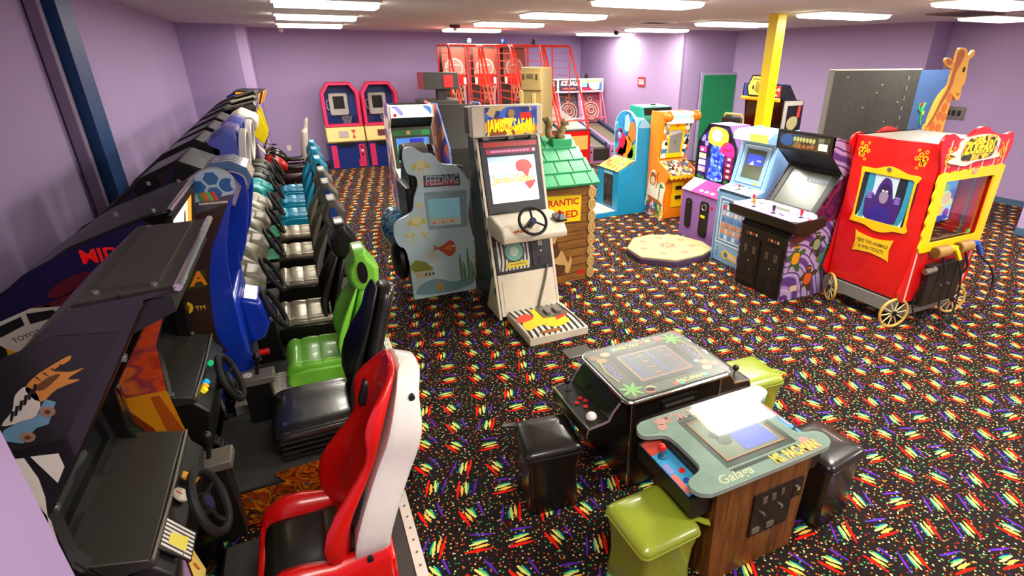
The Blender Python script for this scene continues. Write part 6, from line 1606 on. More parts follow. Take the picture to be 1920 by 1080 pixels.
q = MB(M('plaque_yellow', 'e8b81c', .4)); q.prism(smooth_poly([(-.62, .64), (-.42, .665), (-.24, .64), (-.215, .63), (-.235, .74), (-.215, .845), (-.25, .84), (-.42, .815), (-.60, .84), (-.625, .85), (-.605, .74), (-.625, .635)], 2), TL, .001, .008)
q.text('FEED THE ANIMALS', .05, TL, M('plaque_ink', '3a2a10', .5), x=-.42, y=.765, z=.008, bold=.02, fit=.34); q.text('& WIN TICKETS', .05, TL, M('plaque_ink'), x=-.42, y=.705, z=.008, bold=.02, fit=.28); part('plaque', q, po, flat=True, label='yellow FEED THE ANIMALS & WIN TICKETS plaque')
# chassis and wheels
q = MB(BLACK); q.box(-.46, .46, .04, .83, .24, .29); part('chassis', q, zo)
q = MB(M('chassis_grey', '7a7974', .45)); q.box(-.49, -.45, .02, .86, .13, .26); q.box(-.40, .40, -.005, .03, .10, .2); part('skirt', q, zo)
for (x, y) in ((-.52, .0), (.36, -.04), (-.52, .74), (.50, .74)):
    ax = (1, 0, 0) if False else (1, .0, 0)
    axis = Vector((-.3, -.95, 0)).normalized() if y < .1 else Vector((1, -.6, 0)).normalized()
    c = Vector((x, y, .165)); q = MB(GD); q.ring(c, axis, .148, .014, M('wheel_brass', 'c8a44a', .4), 30, 8); wo = part('wheel', q, zo)
    u = axis.orthogonal().normalized(); v = axis.cross(u); q = MB(M('spoke_cream', 'd8c890', .4))
    for k in range(10): d = u * math.cos(k * PI / 5) + v * math.sin(k * PI / 5); q.tube([c + d * .02, c + d * .148], .006, None, 6)
    part('spokes', q, wo); q = MB(BLACK); q.cyl(c - axis * .02, c + axis * .02, .026, BLACK); part('hub', q, wo)
    q = MB(BLACK); q.cyl(c, Vector((x * .85, y * .9 + .03, .21)), .015); part('axle', q, zo)
# coin box, launchers and hoses
q = MB(M('coin_box_black', '1c1916', .4, bump=.1)); q.prism(rect(-.28, .22, .28, .66), T, .03, .10); cb = part('coin_box', q, zo, bevel=.01)
for u in (-.14, .0, .14): q = MB(BLACK); q.prism(rect(u - .004, .23, u + .004, .62), T, .10, .103); part('panel_seam', q, cb)
for u in (-.05, .07): q = MB(STEEL); q.cyl(T @ Vector((u, .42, .10)), T @ Vector((u, .42, .115)), .012, STEEL); part('lock', q, cb)
q = MB(GREYP); q.cyl(T @ Vector((-.34, .60, .08)), T @ Vector((-.22, .62, .10)), .03, GREYP); part('ticket_chute', q, zo)
for k, (x, c, nm) in enumerate(((-.30, 'f0d410', 'yellow'), (.06, '1c54b8', 'blue'))):
    q = MB(M('launcher_tan', 'a07a3a', .5)); q.cyl((x, -.10, .80), (x + .15, -.12, .81), .058, None, 18); q.cyl((x - .004, -.099, .80), (x + .01, -.101, .80), .046, M('launcher_brown', '6a4a20', .5), 18); lo_ = part('launcher_holder', q, zo)
    q = MB(M('launcher_' + nm, c, .35)); q.loft([[(xx, -.13 + yy, zz + dz) for (yy, dz) in ((-.018, -.03), (.018, -.03), (.022, .02), (-.022, .02))] for (xx, zz) in ((x + .13, .825), (x + .20, .835), (x + .27, .825))]); q.loft([[(xx - .022, yy, zz), (xx + .022, yy, zz + .012), (xx + .022, yy2, zz + .012), (xx - .022, yy2, zz)] for (xx, zz, yy, yy2) in ((x + .24, .82, -.155, -.115), (x + .30, .75, -.16, -.12), (x + .36, .68, -.16, -.12))]); part('launcher_pistol', q, zo, bevel=.006, label=nm + ' feeding pistol')
    q = MB(RUBBER); e = .15 * k
    pts = smooth_line([(x + .35, -.14, .68), (x + .42 + e, -.17, .52), (x + .46 + e * 1.6, -.18, .30), (x + .40 + e, -.20, .10), (x + .22, -.18, .03), (x + .05, -.10, .06), (x - .02 + .1 * k, -.04, .25), (x - .04 + .1 * k, -.09, .50)], 6); q.tube(pts, .009, None, 8); part('hose', q, zo)
    q = MB(RUBBER); q.tube(smooth_line([(x + .1, -.13, .74), (x + .14, -.16, .6), (x + .12, -.13, .5)], 5), .012); part('trigger_cable', q, zo)

# ---------------------------------------------------------------- giraffe cut-out and board behind the wagon
gi = thing('giraffe_cutout', 'painted plywood giraffe head and neck rising behind the red zoo cabinet', 'cutout', (7.10, 4.12, 0))
T = frame((0, 0, 0), (1, 0, 0), (0, 0, 1))
G = [(-.24, 0), (.16, 0), (.16, 1.74), (.16, 1.87), (.157, 2.01), (.163, 2.093), (.24, 2.037), (.31, 2.041), (.318, 2.105), (.294, 2.185), (.33, 2.216), (.331, 2.278), (.309, 2.387), (.29, 2.487), (.357, 2.53), (.361, 2.584), (.309, 2.59), (.253, 2.539), (.18, 2.607), (.104, 2.618), (.03, 2.606), (.016, 2.538), (.023, 2.458), (-.078, 2.503), (-.16, 2.508), (-.173, 2.47), (-.087, 2.41), (.018, 2.38), (.02, 2.298), (.018, 2.19), (-.051, 2.052), (-.126, 1.864), (-.211, 1.756), (-.24, 1.6)]
q = MB(M('giraffe_yellow', 'e0a838', .5)); q.prism(smooth_poly(G, 2), T, -.025, 0); go = part('giraffe_board', q, gi)
q = MB(M('giraffe_brown', 'b0602a', .5)); 
q.prism(smooth_poly([(.03, 2.56), (.10, 2.60), (.17, 2.56), (.15, 2.46), (.10, 2.36), (.09, 2.22), (.05, 2.10), (-.03, 1.98), (-.10, 1.82), (-.20, 1.72), (-.12, 1.87), (-.05, 2.05), (.02, 2.19), (.03, 2.40)], 3), T, .001, .003)
for (x, z, a, b_) in ((.11, 2.06, .05, .06), (.06, 1.95, .05, .055), (.0, 1.86, .05, .055), (.10, 1.84, .05, .05), (-.09, 1.74, .055, .06), (.04, 1.72, .055, .05), (-.1, 1.55, .06, .07), (.05, 1.5, .055, .07), (-.04, 1.3, .06, .07)): q.prism(smooth_poly([(x - a, z), (x - a * .3, z + b_), (x + a * .8, z + b_ * .6), (x + a, z - b_ * .4), (x, z - b_)], 2), T, .0012, .0035, M('giraffe_orange', 'd8741c', .5))
part('giraffe_spots', q, go, flat=True)
q = MB(BLACK); q.prism(ell(.235, 2.38, .022, .03), T, .003, .006); part('giraffe_eye', q, go); q = MB(M('giraffe_brown')); q.tube([T @ Vector(p) for p in ((.22, 2.12, .003), (.26, 2.09, .003), (.30, 2.12, .003))], .006, None, 6); part('giraffe_mouth', q, go)
q = MB(M('giraffe_brown')); q.prism(smooth_poly([(-.15, 2.485), (-.09, 2.49), (-.02, 2.45), (-.09, 2.43)], 3), T, .001, .004); part('giraffe_ear', q, go)
q = MB(STEEL); q.box(-.30, .2, -.1, .35, 0, .03); q.box(-.08, -.02, .03, .08, 0, 1.6); part('stand', q, gi)

bd = thing('display_board', 'large scuffed black board with a blue painted strip standing behind the zoo cabinet', 'board', (7.08, 5.0, 0))
q = MB(M('scuffed_black_board', '2b2a24', .7, bump=.3, bscale=30, var=.25, vscale=14)); q.box(-.86, .86, 0, .06, .08, 2.36); b1 = part('black_board', q, bd)
q = MB(M('board_edge_cream', 'c8bea4', .6)); q.box(-.88, .86, -.004, .064, 2.36, 2.375); q.box(-.885, -.86, -.004, .064, .08, 2.37, M('board_edge_grey', '5a564c', .6)); part('board_edging', q, b1)
q = MB(M('faded_blue_board', '35527e', .6, var=.08)); q.box(.86, 1.52, .0, .06, .08, 2.355); b2 = part('blue_board', q, bd)
T = frame((0, 0, 0), (1, 0, 0), (0, 0, 1)); q = MB(M('doodle_green', '2f9a50', .5))
q.tube(smooth_line([T @ Vector(p) for p in ((1.12, 1.62, .003), (1.08, 1.80, .003), (1.12, 1.92, .003))], 3), .02, None, 6); q.tube([T @ Vector(p) for p in ((1.08, 1.78, .003), (1.0, 1.84, .003), (1.0, 1.92, .003))], .015, None, 6); q.ball(tuple(T @ Vector((1.06, 1.9, .004))), (.03, .006, .03), RI); q.ball(tuple(T @ Vector((1.13, 1.78, .004))), (.03, .006, .03), M('doodle_yellow', 'd8b82a', .5))
q.prism(smooth_poly([(1.25, 1.60), (1.32, 1.95), (1.48, 2.12), (1.515, 2.1), (1.515, 1.6)], 3), T, .001, .003, M('doodle_mustard', 'b8a03a', .5)); part('painted_doodle', q, b2, flat=True, label='cactus doodle and mustard hill')
q = MB(M('chalk_grey', '8a8878', .8))
for (x, z) in ((.1, 2.18), (.02, 2.08), (-.6, 2.28), (.5, 1.95), (-.2, 1.9), (.3, 1.7)): q.prism(ell(x, z, .014, .01), T, .001, .0025)
for k in range(7): q.prism(rect(.62, 1.45 + k * .13, .632, 1.50 + k * .13), T, .001, .0025)
part('scuff_mark', q, b1, flat=True)
for x in (-.6, 1.2): q = MB(STEEL); q.box(x - .04, x + .04, -.25, .3, 0, .08); part('foot', q, bd)

# ---------------------------------------------------------------- cocktail tables
def cocktail(name, label, x, y, glass_pts, art, body, bodym, zt, ctrl):
    t = thing(name, label, 'arcade table', (x, y, 0)); return t
GL = M('tinted_table_glass', '28302c', .04, coat=1.0)
# the far one: black body with chrome edging
t = thing('cocktail_arcade_table', 'black cocktail arcade table with chrome edging and palm pictures under the glass', 'arcade table', (1.83, 2.40, 0))
BKL = M('black_table_laminate', '161412', .3, coat=.2)
b = MB(BKL); b.box(-.33, .33, -.26, .26, .0, .665); bo = part('cabinet_body', b, t)
for s in (-1, 1):
    for q_ in (-1, 1): part('chrome_edge', MB(CHROME).box(s * .33 - .008, s * .33 + .008, q_ * .26 - .008, q_ * .26 + .008, 0.0, .665), bo, bevel=.003)
for s in (-1, 1):
    q = MB(BKL); q.sil([(s * .32, .40), (s * .32, .665), (s * .40, .665), (s * .45, .60), (s * .47, .55), (s * .60, .535), (s * .615, .51), (s * .60, .44), (s * .45, .42)], 'y', -.235, .235); cb = part('control_wing', q, t)
    for yy in (-.238, .238): q = MB(CHROME); q.tube([(s * .40, yy, .66), (s * .45, yy, .60), (s * .475, yy, .553), (s * .605, yy, .537), (s * .617, yy, .50), (s * .602, yy, .44)], .008, None, 8); part('chrome_edge', q, cb)
    q = MB(CHROME); q.tube([(s * .607, -.238, .538), (s * .607, .238, .538)], .007); part('chrome_edge', q, cb)
    T = frame((s * .535, 0, .5455), (0, s, 0), (-s, 0, .11 * 1)); q = MB(BLACK); q.prism(rect(-.225, -.065, .225, .065), T, -.004, .003); part('control_panel', q, cb)
    joystick(cb, T, -.17 * 1, .0, BLACK, 1.1)
    for (u, v) in ((-.04, .02), (.0, .035), (-.01, -.02), (.05, .01)): button(cb, T, u, v, RED, .015)
    q = MB(WHITE); q.ball(T @ Vector((.15, -.005, .004)), (.034, .034, .03), None, 16, 10); part('trackball', q, cb)
gp = rrect(-.385, -.295, .385, .295, .05, 5)
q = MB(BKL); q.sil(gp, 'z', .665, .695); tp = part('table_top', q, t)
q = MB(CHROME); q.tube([(px, py, .68) for px, py in gp], .014, None, 8, True); part('top_edging', q, tp)
I4 = Matrix.Identity(4)
q = MB(M('table_print_black', '4a4534', .4)); q.sil([(px * .98, py * .98) for px, py in gp], 'z', .695, .698)
LV = .698
def patch(pts, c, z=LV, nm='table_ink_', **k): q.prism(pts, I4, z, z + .0012, M(nm + c, c, .4, **k))
patch(rect(-.235, -.19, .255, .20), '14120f'); patch(rect(-.20, -.16, .20, .165), '5a566a', LV + .0012, 'tube_', emit=.12)
SCRO = M('maze_orange', 'b86a3a', .3, emit=.25)
q.hole(rect(-.19, -.15, .19, .155), rect(-.18, -.14, .18, .145), I4, LV + .0024, LV + .0034, SCRO)
random.seed(5)
for k in range(16):
    x, y = -.15 + (k % 4) * .085, -.11 + (k // 4) * .07; c = ('5a50a8', 'b8683a', '6a60b0', 'a8583a')[k % 4]
    q.prism(rect(x, y, x + .05, y + .012) if k % 2 else rect(x, y, x + .012, y + .05), I4, LV + .0024, LV + .0034, M('maze_ink_' + c, c, .3, emit=.3))
for (px, py, s) in ((-.30, -.20, 1), (.29, .21, -1)):
    q.prism(smooth_poly([(px - .01, py - .07), (px + .01, py - .07), (px + .012, py), (px - .008, py)], 2), I4, LV + .0002, LV + .0014, M('palm_trunk'))
    for k in range(7):
        a = R(k * 51); q.prism(smooth_poly([(px, py), (px + .04 * math.cos(a + .3), py + .04 * math.sin(a + .3)), (px + .082 * math.cos(a), py + .082 * math.sin(a)), (px + .04 * math.cos(a - .3), py + .04 * math.sin(a - .3))], 2), I4, LV + .0012, LV + .0022, M('table_palm', '74c23c', .4))
for (px, py, c) in ((-.30, .16, 'c8925a'), (-.24, .22, 'd8b088'), (-.33, .21, 'a86a3a'), (.30, -.13, 'c8925a'), (.34, -.17, 'a86a3a'), (.27, -.19, 'd8b088'), (-.2, -.25, 'c04a3a'), (-.19, -.235, 'e0b890'), (.2, .25, 'c04a3a')): q.prism(ell(px, py, .035, .028), I4, LV + .0003 + .0003 * (px > 0), LV + .0018, M('table_ink_' + c, c, .4))
q.text('PAC-MAN', .05, I4, M('table_gold', 'f0d85a', .4), x=.10, y=-.245, z=LV + .001, bold=.03, fit=.2); q.text('PAC-MAN', .05, I4, M('table_gold'), x=-.07, y=.25, z=LV + .001, bold=.03, fit=.2, rot=180)
q.text('GALAGA', .06, I4, M('table_violet', '8a6ac8', .4), x=-.30, y=.02, z=LV + .001, bold=.03, rot=-90, fit=.2); q.text('GALAGA', .06, I4, M('table_violet'), x=.31, y=.02, z=LV + .001, bold=.03, rot=90, fit=.2); [q.tube([(s_ * (.345 - .02 * abs(k - 4) / 4), -.10 + k * .03, LV + .001) for k in range(9)], .006, M('table_gold'), 6) for s_ in (-1, 1)]
for (px, py, c) in ((.21, -.245, '48a0a8'), (-.02, -.255, 'c83a30'), (.26, -.1, '88b0c8'), (-.16, .25, '88b0c8'), (.06, .255, 'c83a30'), (.12, .255, 'e8d030'), (.02, -.262, '48a0a8')): q.prism(ell(px, py, .022, .018), I4, LV + .0003, LV + .0019, M('table_ink_' + c, c, .4))
part('table_print', q, tp, flat=True, label='palms, lettering and maze screen print')
q = MB(glass_mat('clear_table_glass', 'f2f6f2', .0, .38)); q.sil(gp, 'z', .7055, .7105); part('glass_top', q, t)
T = frame((0, -.26, 0), (1, 0, 0), (0, 0, 1)); q = MB(BLACK); q.prism(rect(-.12, .48, .14, .60), T, .001, .012); q.prism(rect(-.1, .56, .12, .575), T, .012, .016, STEEL); part('coin_panel', q, t)
# the near one: walnut body, smoked glass, blue control bay
t2 = thing('cocktail_arcade_table', 'walnut cocktail arcade table with smoked glass top in front of the black table', 'arcade table', (1.80, 1.65, 0))
WN = wood_mat('walnut_veneer', '54300f', '8c5626', .4, 3, 2)
b = MB(WN); b.sil([(-.28, 0), (.30, 0), (.33, .66), (-.30, .66)], 'y', -.25, .25); bo = part('cabinet_body', b, t2)
for s in (-1, 1):
    q = MB(WN); q.sil([(s * .29, .48), (s * .30, .66), (s * .335, .66), (s * .335, .625), (s * .435, .605), (s * .435, .52), (s * .41, .48)], 'y', -.22, .22, BLACK); cb = part('control_bay', q, t2)
    T = frame((s * .382, 0, .617), (0, s, 0), (-s, 0, .2)); q = MB(M('control_blue', '3a9ac8', .4)); q.prism(rect(-.20, -.05, .20, .05), T, .0, .006)
    q.prism(rect(-.20, -.05, -.10, .05), T, .006, .0075, M('control_red_patch', 'c84a3a', .4)); q.prism(rect(-.02, -.045, .05, -.015), T, .006, .0075, M('control_lilac', '8a8ac0', .4)); q.prism(rect(.06, -.048, .19, -.02), T, .006, .0075, M('control_coral', 'd87060', .4)); cp = part('control_panel', q, cb, flat=True, label='blue control strip')
    joystick(cp, T, -.07, .0, RED, 1.1); button(cp, T, .06, .02, RED); button(cp, T, .12, .0, M('button_navy', '1c3a90', .35)); button(cp, T, .15, .03, RED, .012)
HALF = [(.30, -.295), (.40, -.285), (.44, -.25), (.445, -.20), (.41, -.17), (.345, -.15), (.315, -.11), (.31, 0), (.315, .11), (.345, .15), (.41, .17), (.445, .20), (.44, .25), (.40, .285), (.30, .295)]
GP = HALF + [(-x, -y) for x, y in HALF]
gp2 = smooth_poly(GP, 2)
q = MB(M('smoky_table_print', '8fa096', .4, var=.15, vscale=8)); q.sil([(x * .985, y * .985) for x, y in gp2], 'z', .66, .685); tp = part('table_top', q, t2)
q = MB(BLACK); LV = .685
q.prism(rect(-.20, -.19, .26, .20), I4, LV, LV + .001, M('tube_surround', '20241f', .3)); q.prism(rect(-.17, -.155, .22, .165), I4, LV + .001, LV + .002, M('tube_olive', '7c7a68', .25, emit=.15)); q.prism(rect(-.02, -.13, .19, .06), I4, LV + .002, LV + .003, M('tube_blue', '5a5ae0', .3, emit=.7)); q.prism(ell(-.07, -.02, .04), I4, LV + .002, LV + .003, M('tube_grey', '5c5c54', .3)); q.prism(ell(-.10, .03, .025), I4, LV + .002, LV + .003, M('tube_grey'))
q.hole(rect(-.17, -.155, .22, .165), rect(-.163, -.148, .213, .158), I4, LV + .003, LV + .004, SCRO)
q.text('Galaga', .075, I4, M('etched_cream', 'e0dab8', .4), x=-.20, y=-.245, z=LV + .001, bold=.02, shear=.2, fit=.2); q.text('MS. PAC-MAN', .085, I4, M('table_gold'), x=.19, y=-.245, z=LV + .002, bold=.045, fit=.3); q.text('MS. PAC-MAN', .085, I4, M('print_rose', 'e89a9a', .4), x=.195, y=-.25, z=LV + .0005, bold=.055, fit=.31); q.text('Galaga', .075, I4, M('etched_cream'), x=.22, y=.245, z=LV + .001, bold=.02, rot=180, fit=.2); q.text('MS. PAC-MAN', .085, I4, M('print_rose'), x=-.18, y=.245, z=LV + .001, bold=.03, rot=180, fit=.28)
for (x, y) in ((-.28, .24), (.30, -.2), (-.3, .2)): q.prism(ell(x, y, .03, .025), I4, LV + .0005, LV + .0015, M('print_rose'))
for y in (-.215, .215): q.prism(rrect(-.20, y - .01, .24, y + .01, .008), I4, LV, LV + .0012, M('groove_dark', '1c221f', .4))
part('table_print', q, tp, flat=True, label='blue screen and rose and cream lettering')
q = MB(glass_mat('smoked_table_glass', 'f0f5f2', .03, .02)); q.sil(gp2, 'z', .694, .702); part('glass_top', q, t2)
q = MB(BLACK); T = frame((0, -.25, 0), (1, 0, 0), (0, 0, 1)); q.prism(rect(-.05, .22, .22, .50), T, .001, .010); dp = part('coin_door', q, bo)
for (x, z, w_) in ((.02, .45, .03), (.08, .45, .03), (.14, .46, .02)): part('coin_slot', MB(STEEL).prism(rect(x - w_ / 2, z - .02, x + w_ / 2, z + .02), T, .010, .014), dp)
for (x, z) in ((.03, .35), (.15, .36)): part('lock', MB(CHROME).cyl(T @ Vector((x, z, .01)), T @ Vector((x, z, .02)), .011), dp)
for (x, z) in ((-.01, .26), (.09, .26)): part('coin_return', MB(GREYP).prism(rrect(x - .025, z - .018, x + .025, z + .018, .006), T, .010, .016), dp)
q = MB(BLACK); q.prism(rect(.22, .38, .285, .50), T, .001, .012); q.cyl(T @ Vector((.25, .44, .012)), T @ Vector((.25, .44, .02)), .012, CHROME); part('hasp', q, bo)

# ---------------------------------------------------------------- stools
def stool(label, x, y, rz, m, s=.165, h=.46, tab=(1, -.6)):
    t = thing('cube_stool', label, 'stool', (x, y, 0), rz)
    v = []
    q = MB(m); rings = []
    for (z, k, bow) in ((.0, .93, .0), (.03, .95, .0), (.18, .90, -.02), (.32, .93, -.012), (.40, 1.0, .0), (h - .035, 1.02, .0)):
        rings.append([(px * (1 + bow), py * (1 + bow), z) for px, py in rrect(-s * k, -s * k, s * k, s * k, .03, 4)])
    q.loft(rings); part('stool_skirt', q, t, sub=0, angle=60)
    q = MB(m); rings = []
    for (z, k) in ((h - .05, 1.0), (h - .035, 1.04), (h - .02, 1.04), (h - .004, .97), (h + .008, .80), (h + .014, .45), (h + .016, .1)):
        rings.append([(px, py, z) for px, py in rrect(-s * k, -s * k, s * k, s * k, .035 * k, 4)])
    q.loft(rings); part('stool_cushion', q, t, angle=70)
    q = MB(m); q.tube([(px, py, h - .042) for px, py in rrect(-s * 1.035, -s * 1.035, s * 1.035, s * 1.035, .035, 4)], .006, None, 6, True); part('piping', q, t)
    q = MB(m); a = Vector((tab[0] * s, tab[1] * s, h - .02)); d = Vector((tab[0], tab[1], 0)).normalized(); w = Vector((-d.y, d.x, 0)) * .018
    q.loft([[tuple(a + d * k - w + Vector((0, 0, z))), tuple(a + d * k + w + Vector((0, 0, z))), tuple(a + d * k + w + Vector((0, 0, z + .006))), tuple(a + d * k - w + Vector((0, 0, z + .006)))] for (k, z) in ((-.03, .018), (.02, .012), (.055, -.004), (.085, -.012))]); part('pull_tab', q, t)
    return t
OLV = M('olive_green_vinyl', '8f9e2c', .3, coat=.35, bump=.04, bscale=60); BKV = M('black_stool_vinyl', '171513', .3, coat=.3, bump=.06, bscale=50)
stool('olive green square stool in front of the walnut cocktail table', 1.245, 1.545, 2, OLV)
stool('black square stool at the left end of the black cocktail table', 1.035, 2.33, -8, BKV, tab=(-1, .8))
stool('olive green square stool behind the far end of the black cocktail table', 2.63, 2.34, -4, OLV, tab=(1, -.4))
stool('black square stool at the right end of the walnut cocktail table', 2.45, 1.57, 6, BKV, tab=(1, .4))
# ================================================================ motorbike games at the far end of the row
def bike_game(Y, label, tank, seatm, tail, marq, h=1.98, tailz=1.0, side=None):
    t = thing('motorbike_game', label, 'motorbike game', (0, Y, 0))
    w = .38
    b = MB(BLACK); b.sil([(-.80, 0), (-.78, .9), (-.86, 1.0), (-.80, 1.5), (-.62, h - .22), (-.5, h - .20), (-.42, h), (-.85, h + .02), (-1.3, h - .35), (-1.55, 1.2), (-1.6, 0)], 'y', -w, w); bo = part('cabinet', b, t, bevel=.01)
    T = frame((-.46, 0, h - .10), (0, 1, 0), (.08, 0, .2)); q = MB(marq); q.prism(rect(-w + .01, -.10, w - .01, .10), T, .002, .012); part('marquee', q, bo)
    TT = frame((0, -w, 0), (1, 0, 0), (0, 0, 1)); q = MB(marq); q.prism([(-.46, h - .02), (-.52, h - .19), (-.62, h - .20), (-.84, h - .05), (-.84, h)], TT, .001, .004)
    q.prism([(-.5, h - .03), (-.54, h - .17), (-.60, h - .17), (-.55, h - .03)], TT, .004, .006, RED); q.prism([(-.84, h), (-.84, h - .08), (-.98, h - .16), (-.98, h - .06)], TT, .001, .004, NAVY); part('side_art', q, bo, flat=True)
    if side:
        q = MB(side); q.sil([(-.60, h - .22), (-.53, h - .34), (-.48, 1.26), (-.57, 1.10), (-.72, 1.28), (-.70, h - .3)], 'y', -w - .03, -w); part('side_wing', q, t, bevel=.008, label='yellow side wing'); q = MB(side); q.sil([(-.60, h - .22), (-.53, h - .34), (-.48, 1.26), (-.57, 1.10), (-.72, 1.28), (-.70, h - .3)], 'y', w, w + .03); part('side_wing', q, t, bevel=.008, label='yellow side wing')
    T = frame((-.80, 0, 1.28), (0, 1, 0), (.08, 0, .5)); q = MB(SCR_OFF); q.prism(rect(-.28, -.2, .28, .2), T, .0, .02); part('screen', q, t)
    d = MB(BLACK); d.box(-.8, .25, -.3, .3, 0, .10); part('platform', d, t, bevel=.01)
    # bike body
    def sec(x, z, ry, rz): return [(x, ry * math.cos(2 * PI * i / 12), z + rz * math.sin(2 * PI * i / 12)) for i in range(12)]
    q = MB(tank); q.loft([sec(-.68, .72, .05, .06), sec(-.60, .72, .11, .14), sec(-.46, .70, .13, .17), (sec(-.34, .66, .11, .13)), sec(-.26, .60, .08, .07)]); part('fairing', q, t, sub=1)
    q = MB(seatm); q.loft([sec(-.32, .62, .06, .05), sec(-.22, .60, .11, .05), sec(-.05, .60, .12, .05), sec(.06, .63, .10, .05), sec(.10, .66, .07, .03)]); part('saddle', q, t, sub=1)
    hr = lambda x, z, rx, ry: [(x + rx * math.cos(2 * PI * i / 12), ry * math.sin(2 * PI * i / 12), z) for i in range(12)]
    q = MB(tail); q.loft([hr(.06, .52, .10, .10), hr(.08, .75, .09, .14), hr(.11, tailz - .12, .075, .15), hr(.13, tailz, .07, .13), hr(.16, tailz + .02, .045, .06), hr(.20, tailz + .22, .035, .045), hr(.215, tailz + .25, .015, .02)]); part('tail_cowl', q, t, sub=1)
    q = MB(M('belly_red_black', '2a0c0a', .3)); q.loft([sec(-.55, .42, .10, .12), sec(-.3, .40, .13, .14), sec(0, .42, .11, .12), sec(.12, .46, .06, .06)]); part('belly_pan', q, t, sub=1)
    for s in (-1, 1):
        q = MB(CHROME); q.tube([(-.58, 0, .86), (-.54, s * .16, .90), (-.48, s * .26, .88)], .012, None, 8); q.tube([(-.50, s * .22, .885), (-.45, s * .32, .87)], .017, RUBBER, 8); part('handlebar', q, t)
        q = MB(CHROME); q.tube([(-.56, s * .12, .93), (-.58, s * .24, 1.02)], .007, None, 6); q.ball((-.58, s * .26, 1.04), (.02, .05, .035), BLACK); part('mirror', q, t)
        q = MB(STEEL); q.cyl((-.2, s * .1, .32), (-.2, s * .24, .30), .016); part('foot_peg', q, t)
    q = MB(CREAM); q.loft([sec(-.60, .90, .10, .03), sec(-.66, .98, .10, .02), sec(-.70, 1.06, .07, .012)]); part('windscreen', q, t)
    q = MB(STEEL); q.box(-.1, -.02, -.05, .05, .1, .34); part('pivot_post', q, t)
    return t
bike_game(11.35, 'red and black motorbike game next after the teal seats, with yellow cabinet wing', M('bike_red', 'b01410', .25, coat=.4), VINYL, M('bike_tail_black', '1a1815', .25), M('marquee_orange_print', 'f09a1c', .4, emit=.4), side=M('wing_yellow', 'f4d806', .35), tailz=.78)
bike_game(12.35, 'motorbike game with tall white tail cowl in the far left corner', M('bike_black', '1a1916', .2, coat=.4), VINYL, M('bike_tail_white', 'd8d4c8', .3), M('marquee_orange_print'), h=1.95, tailz=1.15)
bike_game(13.15, 'furthest motorbike game with dark tail cowl, against the return wall', M('bike_black'), VINYL, M('bike_tail_smoke', '2a2620', .3), M('marquee_orange_print'), h=1.90, tailz=1.25) if False else None

